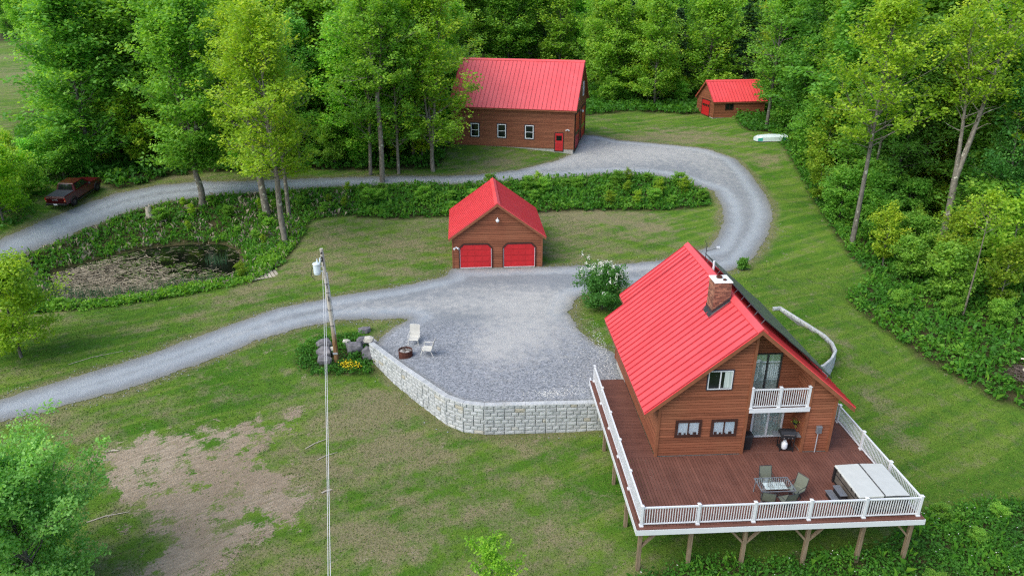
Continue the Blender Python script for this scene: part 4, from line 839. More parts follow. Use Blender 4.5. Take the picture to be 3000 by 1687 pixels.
def chair_parts(t, frame, fabric, swivel, bh=.98, w=.54):
    # faces -Y (seat front at -Y)
    def strip(P, hw, mat, nm):
        m = MB()
        for a, b in zip(P[:-1], P[1:]): m.faces([(-hw,a[0],a[1]),(hw,a[0],a[1]),(hw,b[0],b[1]),(-hw,b[0],b[1]),(-hw,a[0],a[1]-.012),(hw,a[0],a[1]-.012),(hw,b[0],b[1]-.012),(-hw,b[0],b[1]-.012)],[(0,1,2,3),(7,6,5,4),(4,5,1,0),(6,7,3,2),(5,6,2,1),(7,4,0,3)])
        return m.build(nm, MAT[mat], t)
    strip([(-.27,.41),(-.24,.43),(0,.41),(.20,.40)], w/2, fabric, 'seat'); strip([(.20,.40),(.26,.46),(.33,.70),(.40,bh)], w/2, fabric, 'backrest')
    fr = MB()
    for s in (-1, 1):
        x = s*(w/2+.015); fr.tube([(x,-.28,.40),(x,.20,.39),(x,.27,.46),(x,.34,.70),(x,.41,bh+.01)],.015,6); fr.tube([(x,-.27,.40),(x*1.06,-.28,.60),(x*1.08,-.18,.64),(x*1.08,.20,.64),(x,.32,.66)],.015,6)
    fr.tube([(-w/2-.015,.41,bh+.01),(0,.42,bh+.02),(w/2+.015,.41,bh+.01)],.015,6); fr.tube([(-w/2,-.28,.40),(w/2,-.28,.40)],.013,6)
    fr.build('chair_frame', MAT[frame], t)
    if swivel:
        b = MB(); b.tube([(0,-.02,.38),(0,-.02,.10)],.03,8); n = 24
        b.tube([(.27*math.cos(2*PI*k/n),-.02+.27*math.sin(2*PI*k/n),.02) for k in range(n+1)],.016,6,False)
        for k in range(4): a = PI/4+k*PI/2; b.tube([(0,-.02,.12),(.27*math.cos(a),-.02+.27*math.sin(a),.03)],.013,6)
        b.build('swivel_base', MAT[frame], t)
    else:
        for s in (-1, 1):
            for p in ([(s*(w/2+.01),-.26,.40),(s*(w/2+.03),-.34,.16),(s*(w/2+.03),-.33,0)],[(s*(w/2+.01),.20,.39),(s*(w/2+.02),.30,.2),(s*(w/2+.03),.40,0)]):
                l = MB(); l.tube(p,.016,6); l.build('leg', MAT[frame], t)
for lab, x, y, a, sw in (('olive sling chair at the far side of the glass table, back towards the house', 6.30, 2.12, 0.0, False), ('olive swivel chair at the right end of the table, turned slightly out', 7.38, 1.52, -1.05, True),
                     ('olive swivel chair on the railing side of the table, seen from behind', 6.66, .86, PI+.2, True), ('olive chair tucked under the near left corner of the table', 5.86, .98, PI-.35, True)):
    t = thing('sling_chair', lab, 'chair', (x, y, .001), a, 'patio chairs round the glass table'); chair_parts(t, 'dark', 'sling', sw)
def make_grill():
    t = thing('gas_grill', 'black gas grill with side shelves standing in the recess by the sliding door', 'grill', (8.42, 5.12, .001), -.12)
    b = MB(); b.box(-.36,.36,-.26,.26,.72,.90); b.build('firebox', MAT['black'], t, bevel=.03)
    h = MB(); n = 10
    prof = [(.27*math.cos(PI*k/n)*1.0, .90+.26*math.sin(PI*k/n)) for k in range(n+1)]
    for (y0, z0), (y1, z1) in zip(prof[:-1], prof[1:]): h.poly([(-.36,y0,z0),(.36,y0,z0),(.36,y1,z1),(-.36,y1,z1)])
    for x in (-.36, .36): h.poly([(x,y,z) for y, z in prof])
    hd = h.build('hood', MAT['black'], t); q = MB(); q.bar((-.26,-.30,1.0),(.26,-.30,1.0),.03,.03); q.build('hood_handle', MAT['steel'], hd)
    for x0, x1 in ((-.70,-.37),(.37,.62)): s = MB(); s.box(x0,x1,-.22,.22,.86,.89); s.build('side_shelf', MAT['grey'], t)
    for x in (-.32, .32):
        for y in (-.22, .22): l = MB(); l.box(x-.02,x+.02,y-.02,y+.02,0,.72); l.build('leg', MAT['black'], t)
    s = MB(); s.box(-.33,.33,-.23,.23,.10,.13); s.build('bottom_shelf', MAT['black'], t)
    k = MB()
    for x in (-.2,0,.2): k.tube([(x,-.262,.81),(x,-.29,.81)],.025,10)
    k.build('control_knob', MAT['steel'], t)
    c = thing('propane_tank', 'white propane cylinder on the bottom shelf of the black grill', 'gas cylinder', (8.30, 4.98, .135))
    m = MB(); m.lathe([(0,0),(.11,0),(.12,.02),(.15,.08),(.155,.16),(.155,.28),(.13,.36),(.05,.40),(0,.40)],20); m.build('tank', MAT['white'], c, True)
    m = MB(); m.lathe([(.085,.38),(.085,.47),(.07,.47),(.07,.38)],16); m.build('collar', MAT['white'], c); m = MB(); m.tube([(0,0,.39),(0,0,.45)],.02,8); m.build('valve', MAT['steel'], c)
make_grill()
def make_bin():
    t = thing('waste_bin', 'tall black lidded bin at the left side of the lower sliding door', 'bin', (6.50, 5.30, .001))
    m = MB(); m.faces([(-.17,-.17,0),(.17,-.17,0),(.17,.17,0),(-.17,.17,0),(-.23,-.23,.78),(.23,-.23,.78),(.23,.23,.78),(-.23,.23,.78)],[(3,2,1,0),(4,5,6,7),(0,1,5,4),(1,2,6,5),(2,3,7,6),(3,0,4,7)]); m.build('bin_body', MAT['black'], t, bevel=.02)
    l = MB(); l.box(-.25,.25,-.25,.25,.782,.85); l.build('lid', MAT['black'], t, bevel=.03)
    p = thing('hanging_plant', 'small hanging plant in a dark basket under the balcony edge by the recess', 'plant', (8.88, 5.4, 1.25))
    b = MB(); b.lathe([(.0,0),(.10,.02),(.14,.14)],12); b.tube([(.13,0,.14),(0,0,.95)],.006,4); b.tube([(-.13,0,.14),(0,0,.95)],.006,4); b.build('basket', MAT['black'], p)
    r = np.random.RandomState(3); n = 90; C = r.normal(0,.10,(n,3))*[1,1,.9]+[0,0,.1]; leaf_quads('foliage', C, .05, r, MAT['leafy'], p)
# ------------------------------------------------------------------ leaf meshes
def leaf_quads(name, C, size, r, mat, parent=None, up=0.5, tint=None, aspect=0.62, jit=0.35):
    n = len(C); N = r.normal(0, 1, (n,3)); N /= np.linalg.norm(N, axis=1)[:,None]; N = N*(1-up)+np.array([0,0,1.0])*up; N /= np.linalg.norm(N, axis=1)[:,None]
    A = np.cross(N, r.normal(0,1,(n,3))); A /= np.linalg.norm(A, axis=1)[:,None]; B = np.cross(N, A); s = (size*(1+r.uniform(-jit,jit,n)))[:,None]
    V = np.empty((n,4,3)); V[:,0] = C-A*s*.5; V[:,1] = C+B*s*aspect*.5-A*s*.05; V[:,2] = C+A*s*.5; V[:,3] = C-B*s*aspect*.5-A*s*.05
    if tint is None: tint = r.uniform(0,1,n)
    return fast_mesh(name, V.reshape(-1,3), 4, mat, tint, parent)
make_bin()

# ------------------------------------------------------------------ gravel yard: chairs, fire ring, boulders, pole
for lab, x, y, a, bh in (('tall-backed white patio chair facing the fire ring', -10.93, 18.75, -.12, 1.10), ('white patio chair nearest the retaining wall, turned side on', -9.93, 17.0, -1.75, .95)):
    t = thing('patio_chair', lab, 'chair', (x, y, hz(x, y)+.02), a, 'white chairs by the fire ring'); chair_parts(t, 'beige', 'whitesling', False, bh); t.scale = (1.12,)*3
def make_fire():
    t = thing('fire_ring', 'rusty steel fire ring full of ash on the gravel beside the white chairs', 'fire ring', (-11.35, 16.95, hz(-11.35,16.95)+.0))
    m = MB(); m.lathe([(.44,-.05),(.44,.16),(.455,.17),(.44,.18),(.44,.34),(.455,.35),(.44,.36),(.45,.52),(.42,.52),(.42,.05)],32); m.build('ring', MAT['rust'], t)
    a = MB(); a.lathe([(.42,.40),(.25,.45),(0,.42)],20); a.build('ash', MAT['concrete'], t)
    r = random.Random(4); k = MB()
    for i in range(22): a0 = r.uniform(0,6.28); rr = r.uniform(0,.3); k.tube([(rr*math.cos(a0),rr*math.sin(a0),.44),(rr*math.cos(a0)+r.uniform(-.3,.3),rr*math.sin(a0)+r.uniform(-.3,.3),r.uniform(.46,.64))],.012,5)
    k.build('charred_sticks', MAT['brush'], t)
make_fire()
import bmesh
def boulder(label, x, y, sx, sy, sz, rz=0.0, mat='stone', sink=.25, dz=0.0, seed=0, name='boulder', cat='boulder', group='boulders round the utility pole'):
    r = np.random.RandomState(seed+7); bm = bmesh.new()
    P = r.normal(0,1,(26 if mat == 'stone' else 40,3)); P /= np.linalg.norm(P,axis=1)[:,None]; P = np.sign(P)*np.abs(P)**.62; P *= r.uniform(.82,1.0,(len(P),1))
    for p in P: bm.verts.new((p[0]*sx*.9, p[1]*sy*.9, p[2]*sz*.9))
    h = bmesh.ops.convex_hull(bm, input=bm.verts); bmesh.ops.delete(bm, geom=[v for v in h['geom_interior'] if isinstance(v, bmesh.types.BMVert)], context='VERTS')
    bmesh.ops.subdivide_edges(bm, edges=bm.edges[:], cuts=2, use_grid_fill=True)
    for v in bm.verts: v.co += v.normal*r.normal(0,.018*min(sx,sy,sz)*1.5)
    me = bpy.data.meshes.new(name); bm.to_mesh(me); bm.free(); me.materials.append(MAT[mat]); o = bpy.data.objects.new(name, me); COL.objects.link(o)
    o.location = (x, y, hz(x, y)+sz*(1-2*sink)+dz); o.rotation_euler = (0,0,rz); tag(o, label, cat, group)
    return o
boulder('grey boulder farthest left of the pole, rear of the stacked row of three', -17.0, 19.5, .62, .48, .50, .1, seed=1)
boulder('grey boulder in the middle of the row of three left of the pole', -16.85, 18.62, .62, .46, .48, -.1, seed=2)
boulder('grey flat-topped boulder at the front of the row of three left of the pole', -16.75, 17.85, .64, .42, .42, .05, seed=3)
boulder('small pale stone between the pole and the row of three boulders', -16.28, 18.95, .30, .28, .28, .3, 'whitestone', seed=4)
boulder('small pale stone just behind and right of the pole', -15.55, 19.75, .32, .26, .34, .6, 'whitestone', seed=5)
boulder('broad flat grey boulder right of the pole', -15.0, 19.2, .85, .62, .42, .2, seed=6)
boulder('brown hollow-looking boulder behind the flat one', -14.55, 19.95, .55, .45, .45, .4, seed=7, mat='stone')
boulder('dark rounded boulder against the end of the block wall', -14.0, 18.75, .55, .5, .55, .1, seed=8)
boulder('grey boulder half buried in grass behind the others', -14.6, 21.6, .55, .38, .30, .2, seed=9, sink=.35)
boulder('pale cream stone balanced at the end of the block wall, upper one', -13.72, 19.45, .34, .28, .25, .8, 'whitestone', .1, .55, 10, 'pale_stone', 'stone', 'pale stones at the wall end')
boulder('pale cream stone at the end of the block wall, lower one', -13.98, 19.05, .42, .26, .25, -.2, 'whitestone', .1, .95, 11, 'pale_stone', 'stone', 'pale stones at the wall end')

def make_pole():
    bx, by = -15.97, 18.05; bz = hz(bx, by); t = thing('utility_pole', 'weathered wooden utility pole with a pale transformer can beside the boulders', 'utility pole', (bx, by, bz)); top = 6.45-bz
    m = MB(); m.tube([(0,0,-.3),(-.02,0,2),(-.25,0,top)],[.155,.145,.105],14); m.build('pole', MAT['polewood'], t)
    X = lambda z: -.25*z/top
    tz = 5.15-bz; x0 = X(tz); c = (x0-.42,-.02,tz); m = MB(); m.lathe([(0,-.36),(.20,-.36),(.205,-.30),(.225,-.26),(.225,.27),(.25,.28),(.25,.33),(.22,.37),(0,.40)],20,c); tr = m.build('transformer', MAT['galv'], t, False)
    m = MB(); m.bar((x0-.22,-.02,tz+.15),(x0,-.02,tz+.15),.06,.05); m.bar((x0-.22,-.02,tz-.17),(x0,-.02,tz-.17),.06,.05); m.build('mounting_bracket', MAT['galv'], tr)
    m = MB(); m.lathe([(.04,.38),(.06,.44),(.04,.47),(.06,.51),(.035,.55),(.02,.66)],10,(c[0]+.05,0,tz)); m.lathe([(.05,0),(.07,.05),(.05,.09),(.07,.14),(.05,.18),(.05,.30)],10,(x0-.17,-.05,tz+.42)); m.build('bushing', MAT['galv'], tr)
    m = MB(); m.tube([(c[0]-.22,0,tz+.1),(c[0]-.34,-.05,tz-.05),(c[0]-.36,-.05,tz-.5),(c[0]-.2,-.05,tz-.75)],.018,6); m.tube([(x0-.1,-.1,tz+.5),(x0+.02,-.12,tz+.75),(x0+.02,-.14,tz+.2)],.015,6); m.build('cable_loop', MAT['black'], tr)
    m = MB(); m.tube([(X(2.2)+.17,-.06,2.0),(X(top*.78)+.15,-.06,top*.80)],.05,8); m.build('conduit', MAT['lightgrey'], t)
    m = MB()
    for z in (2.6,3.7,4.9,5.5): m.tube([(X(z)+.16*math.cos(a)+.03,.16*math.sin(a)-.02,z) for a in [2*PI*k/14 for k in range(15)]],.018,5,False)
    m.build('pole_band', MAT['dark'], t)
    m = MB()
    for z in (top-.25, top-.55, top-.75): m.tube([(X(z),-.10,z),(X(z),-.24,z)],.05,8); m.tube([(X(z),-.20,z-.02),(X(z),-.20,z+.10)],.04,8)
    for z in (4.6,4.7,5.5): m.tube([(X(z)+.02,-.12,z),(X(z)+.10,-.22,z-.12),(X(z)+.05,-.14,z-.3)],.02,5)
    m.build('insulator', MAT['dark'], t)
    m = MB(); m.obox((-.02,-.17,.62),(1,0,0),(0,1,0),(0,0,1),.15,.02,.06); m.build('pole_tag', MAT['lightgrey'], t)
    zt = bz+top
    for k in (0, 1):
        P = []; A = (Vector((-16.27,18.0,4.95)), Vector((-16.14,17.95,4.55)))[k]; B = (Vector((-14.85,10.0,3.13)), Vector((-14.76,10.0,3.10)))[k]; E_ = (Vector((-12.13,-4.73,2.50)), Vector((-12.05,-4.73,2.50)))[k]
        for i in range(29):
            y = 18-i; L0 = (y-B.y)*(y-E_.y)/((A.y-B.y)*(A.y-E_.y)); L1 = (y-A.y)*(y-E_.y)/((B.y-A.y)*(B.y-E_.y)); L2 = (y-A.y)*(y-B.y)/((E_.y-A.y)*(E_.y-B.y)); P.append(A*L0+B*L1+E_*L2)
        q = MB(); q.tube([p-P[0] for p in P], .012, 6); o = q.build('overhead_wire', MAT['wire']); o.location = P[0]
        tag(o, ('upper pale overhead wire running from the pole top towards the viewer', 'lower pale overhead wire running from below the transformer towards the viewer')[k], 'wire', 'overhead wires')
make_pole()

# ------------------------------------------------------------------ pickup truck
def make_truck():
    a = Vector((-46.75, 46.45, hz(-45.8,46.4)*.5+hz(-47.7,46.5)*.5)); b2 = Vector((-46.26, 50.23, hz(-45.3,50.2)*.5+hz(-47.2,50.5)*.5)); d = (b2-a)
    t = thing('pickup_truck', 'dark red crew-cab pickup with grey bed cover parked facing away on the left road', 'pickup', a, math.atan2(d.y, d.x)-PI/2)
    t.rotation_euler = (math.asin(d.z/d.length), 0, math.atan2(d.y, d.x)-PI/2); t.scale = (1.05, 1.02, 1.06)
    # local: +Y forward, rear axle y=0, front axle 3.8, rear bumper -1.25, nose 4.75
    m = MB(); W = .98
    def sect(y, zb, zm, zt, w0, w1): return [(-w0,y,zb),(-W*w1,y,zm),(-W*w1*.965,y,zt),(W*w1*.965,y,zt),(W*w1,y,zm),(w0,y,zb)]
    S = [sect(-1.18,.55,.80,1.20,.88,.97), sect(-1.10,.50,.82,1.26,.93,1.0), sect(-.3,.48,.85,1.26,.95,1.0), sect(.9,.48,.85,1.25,.95,1.0), sect(2.6,.48,.85,1.20,.95,1.0), sect(3.2,.48,.85,1.19,.95,1.0), sect(4.3,.48,.85,1.15,.95,.99), sect(4.62,.52,.82,1.08,.90,.93), sect(4.74,.58,.8,.98,.85,.88)]
    b = len(m.v)
    for s in S: m.v += s
    for i in range(len(S)-1):
        for k in range(6): m.f.append((b+i*6+k, b+i*6+(k+1) % 6, b+(i+1)*6+(k+1) % 6, b+(i+1)*6+k)); m.t.append(.5)
    m.f.append(tuple(b+k for k in range(6))); m.t.append(.5); m.f.append(tuple(b+(len(S)-1)*6+5-k for k in range(6))); m.t.append(.5)
    m.build('body', MAT['truckred'], t, bevel=.03, seg=2)
    c = MB(); lo = [(-.93,.52,1.24),(.93,.52,1.24),(.93,3.12,1.19),(-.93,3.12,1.19)]; hi = [(-.74,.80,1.86),(.74,.80,1.86),(.76,2.30,1.86),(-.76,2.30,1.86)]
    c.faces(lo+hi, [(4,5,6,7),(0,1,5,4),(1,2,6,5),(2,3,7,6),(3,0,4,7)]); cab = c.build('cab', MAT['truckred'], t, bevel=.06, seg=3)
    def glass(A, B, Cc, Dd, off, nm):
        g = MB(); n = ((Vector(B)-Vector(A)).cross(Vector(Dd)-Vector(A))).normalized()*off; g.poly([Vector(p)+n for p in (A,B,Cc,Dd)]); g.build(nm, MAT['darkglass'], cab)
    L = lambda p, q, s: tuple(Vector(p).lerp(Vector(q), s))
    def quad(i, j, k, l, u0, u1, v0, v1):
        P = [Vector(x) for x in (i,j,k,l)]; f = lambda u, v: P[0].lerp(P[1],u).lerp(P[3].lerp(P[2],u),v); return f(u0,v0), f(u1,v0), f(u1,v1), f(u0,v1)
    glass(*quad(lo[0],lo[1],hi[1],hi[0],.10,.90,.12,.92), .012, 'rear_window'); glass(*quad(lo[2],lo[3],hi[3],hi[2],.08,.92,.08,.94), .012, 'windscreen')
    for a0, a1 in ((.10,.46),(.50,.84)): glass(*quad(lo[1],lo[2],hi[2],hi[1],a0,a1,.14,.90), .012, 'side_window'); glass(*quad(lo[3],lo[0],hi[0],hi[3],1-a1,1-a0,.14,.90), .012, 'side_window')
    q = MB()
    for k in range(3): q.box(-.86,.86,-1.06+k*.55,-1.06+k*.55+.54,1.262,1.30)
    q.build('bed_cover', MAT['tonneau'], t, bevel=.008)
    q = MB(); q.box(-.80,.80,-1.215,-1.185,.72,1.20); q.box(-.80,.80,-1.24,-1.215,1.12,1.16); tg = q.build('tailgate', MAT['truckred'], t, bevel=.015)
    # raised letters on the tailgate, strokes of bars
    e = MB(); y = -1.222; hs = .05; zc = 1.0
    def st(x0, z0, x1, z1): e.bar((x0,y,zc+z0),(x1,y,zc+z1),.012,.022,up=(1,0,0) if abs(x1-x0) < abs(z1-z0) else (0,0,1))
    for cx, segs in ((-.19,[(.06,.05,-.06,.05),(-.06,.05,-.06,-.05),(-.06,-.05,.06,-.05),(.06,-.05,.06,0),(.06,0,.01,0)]), (0,[(-.07,-.05,-.07,.05),(-.07,.05,0,-.02),(0,-.02,.07,.05),(.07,.05,.07,-.05)]), (.19,[(.06,.05,-.06,.05),(-.06,.05,-.06,-.05),(-.06,-.05,.06,-.05)])):
        for s in segs: st(cx+s[0],s[1],cx+s[2],s[3])
    e.build('tailgate_lettering', MAT['lightgrey'], tg)
    q = MB(); q.box(-.95,.95,-1.34,-1.12,.50,.68); bp = q.build('rear_bumper', MAT['black'], t, bevel=.04, seg=2); q = MB(); q.box(-.17,.17,-1.352,-1.342,.53,.67); q.build('licence_plate', MAT['plate'], bp)
    for s in (-1, 1):
        q = MB(); q.box(s*.90-.07,s*.90+.07,-1.21,-1.12,.80,1.18); tl = q.build('tail_light', MAT['tail'], t, bevel=.02); q = MB(); q.box(s*.90-.04,s*.90+.04,-1.222,-1.211,.86,.93); q.build('reverse_lamp', MAT['amber'], tl)
        q = MB(); q.obox((s*1.10,2.62,1.24),(1,0,0),(0,1,0),(0,0,1),.11,.06,.09); q.build('mirror', MAT['black'], t, bevel=.02)
        q = MB(); q.box(s*1.0-.04,s*1.0+.04,.55,3.2,.36,.42); q.build('running_board', MAT['black'], t)
        q = MB()
        for yy in (1.12,2.35): q.box(s*.985-.012,s*.985+.012,yy,yy+.16,1.02,1.05)
        q.build('door_handle', MAT['dark'], t)
        for yy in (0.0, 3.8):
            w_ = MB(); n = 22; prof = [(.22,-.12),(.36,-.135),(.395,-.10),(.40,0),(.395,.10),(.36,.135),(.22,.12)]; xx = s*.85
            bb = len(w_.v)
            for r_, u in prof:
                for k in range(n): a_ = 2*PI*k/n; w_.v.append((xx+u, yy+r_*math.cos(a_), .40+r_*math.sin(a_)))
            for i in range(len(prof)-1):
                for k in range(n): w_.f.append((bb+i*n+k, bb+i*n+(k+1) % n, bb+(i+1)*n+(k+1) % n, bb+(i+1)*n+k)); w_.t.append(.5)
            wo_ = w_.build('wheel', MAT['rubber'], t, True); q = MB(); q.tube([(xx-.10*1,yy,.40),(xx+.10,yy,.40)],.225,18)
            for k in range(6): a_ = k*PI/3; q.bar((xx+s*.11,yy+.05*math.cos(a_),.40+.05*math.sin(a_)),(xx+s*.11,yy+.21*math.cos(a_),.40+.21*math.sin(a_)),.05,.02,up=(1,0,0))
            q.build('rim', MAT['dark'], wo_)
            f = MB(); f.tube([(s*.985,yy+.47*math.cos(a_),.42+.47*math.sin(a_)) for a_ in [PI*k/12 for k in range(13)]],.05,6); f.build('wheel_arch', MAT['black'], t)
make_truck()

# ------------------------------------------------------------------ boat, brush pile, pond edge things
def make_boat():
    x, y = 31.4, 65.7; t = thing('rowing_boat', 'overturned pale rowing boat with teal patches on the grass below the shed', 'boat', (x, y, hz(x, y)-.02), .10); L = 2.05
    st = [(-L,.50,.50),(-L*.7,.72,.66),(0,.80,.72),(L*.6,.76,.69),(L,.68,.60)]; m = MB(); b = 0
    for x_, w_, h_ in st: m.v += [(x_,-w_,0.0),(x_,-w_*.93,h_*.75),(x_,-w_*.62,h_),(x_,0,h_+.03),(x_,w_*.62,h_),(x_,w_*.93,h_*.75),(x_,w_,0.0)]
    for i in range(len(st)-1):
        for k in range(6): m.f.append((i*7+k, i*7+k+1, (i+1)*7+k+1, (i+1)*7+k)); m.t.append(.5)
    m.f.append(tuple(range(7))); m.t.append(.5); m.f.append(tuple(range((len(st)-1)*7+6, (len(st)-1)*7-1, -1))); m.t.append(.5); m.build('hull', MAT['boat'], t, bevel=.02)
    k = MB(); k.bar((-L*.9,0,.70),(L*.95,0,.72),.05,.06); k.build('keel', MAT['boat'], t); r_ = MB()
    for s in (-1, 1): r_.tube([(x_, s*(w_+.01), .02) for x_, w_, h_ in st], .03, 6)
    r_.build('gunwale', MAT['lightgrey'], t); q = MB()
    q.faces([(-L*.95,-.57,.04),(-L*.68,-.745,.04),(-L*.68,-.70,.48),(-L*.95,-.535,.40)],[(0,1,2,3)]); q.faces([(L*.62,-.775,.04),(L*.93,-.715,.04),(L*.93,-.675,.44),(L*.62,-.73,.50)],[(0,1,2,3)]); q.build('teal_patch', MAT['teal'], t)
make_boat()
def make_brush():
    x, y = 29.0, 14.3; z = hz(x, y); t = thing('brush_pile', 'heap of dark cut branches with pale log ends at the right edge of the weeds', 'brush pile', (x, y, z)); r = random.Random(6); m = MB()
    for i in range(330):
        a = r.uniform(0, 6.28); rr = r.uniform(0, 1.7); L = r.uniform(.5, 1.5); px, py = rr*math.cos(a), rr*math.sin(a)*.7; h = max(.1, .85*(1-rr/2.0)); pz = r.uniform(.05, h); b = r.uniform(0, 6.28); e = r.uniform(-.2,.35)
        m.tube([(px-L/2*math.cos(b),py-L/2*math.sin(b),max(.0,pz-L/2*e)),(px+L/2*math.cos(b),py+L/2*math.sin(b),max(0,pz+L/2*e))],[r.uniform(.012,.03),.006],4,False,r.random())
    m.build('twigs', MAT['brush'], t); l = MB()
    for px, py, pz, b, L, rd in ((-.9,-.2,.6,.3,.4,.10),(-.4,-.1,.7,2.8,.45,.11),(.35,-.15,.8,.1,.35,.12),(.0,.5,.9,.6,.8,.07),(-.3,.6,.85,-.5,.7,.05),(.3,.4,1.0,1.9,.7,.05)): l.tube([(px-L/2*math.cos(b),py-L/2*math.sin(b),pz),(px+L/2*math.cos(b),py+L/2*math.sin(b),pz+.08)],rd,10)
    l.build('cut_logs', MAT['birch'], t); b = MB(); b.tube([(.25,.7,1.05),(.32,.1,1.0),(.28,-.7,.7),(.1,-1.2,.35),(-.15,-1.8,.15)],[.05,.045,.035,.025,.012],6); b.tube([(.28,-.7,.7),(.5,-1.3,.3)],[.02,.01],5); b.build('birch_branch', MAT['birch'], t)
make_brush()
def make_pallet():
    t = thing('wooden_dock', 'small weathered plank platform lying at the pond edge, grown over with weeds', 'platform', (-24.4, 32.6, hz(-24.4,32.6)+.05), .45); r = random.Random(3)
    for k in range(2): b = MB(); b.box(-1.15,1.15,-.55+k*1.0,-.45+k*1.0,-.1,.03); b.build('bearer', MAT['wood'], t)
    b = MB()
    for k in range(8): b.box(-1.2+k*.30,-.96+k*.30,-.75,.75+r.uniform(-.1,.1),.032,.06,r.random())
    b.build('planks', MAT['deadwood'], t)
    t = thing('tree_stump', 'grey broken tree stump standing on the pond bank', 'stump', (-39.2, 46.9, hz(-39.2,46.9))); m = MB(); m.tube([(0,0,-.2),(0.02,0,.5),(.05,0,1.05)],[.38,.30,.26],12,False); m.tube([(.12,.1,.9),(.15,.1,1.3)],[.12,.03],6); m.build('stump_wood', MAT['deadwood'], t)
make_pallet()
for i, (x0, y0, x1, y1, rd, lab) in enumerate(((-27.3,10.0,-26.6,10.1,.05,'short bleached branch at the upper left edge of the bare soil patch'),(-26.0,4.9,-24.2,5.6,.035,'long bent dead branch on the left side of the bare soil patch'),(-16.4,9.8,-15.3,10.6,.03,'thin forked dead branch in the grass just left of the wires'),
        (-15.6,8.8,-14.6,9.4,.025,'thin straight dead stick below the forked one left of the wires'),(-14.9,6.3,-14.4,6.5,.05,'short pale stick lying under the wires at the tip of the bare soil'),(-33.5,18.9,-30.6,20.3,.018,'long curved dead branch on the lawn above the lower driveway'),(-27.4,9.3,-26.7,9.4,.03,'short thin dead stick below the bleached branch left of the bare soil'))):
    z0, z1 = hz(x0,y0)+rd, hz(x1,y1)+rd; m = MB(); xm, ym = (x0+x1)/2, (y0+y1)/2; dx, dy = x1-x0, y1-y0
    m.tube([(0,0,0),(dx*.45-dy*.06,dy*.45+dx*.06,(z1-z0)*.45+.02),(dx,dy,z1-z0)],[rd,rd*.85,rd*.5],6); m.tube([(dx*.5,dy*.5,(z1-z0)*.5),(dx*.7-dy*.2,dy*.7+dx*.2,(z1-z0)*.7)],[rd*.6,rd*.3],5)
    o = m.build('fallen_branch', MAT['deadwood']); o.location = (x0, y0, z0); tag(o, lab, 'branch', 'dead branches on the lawn')
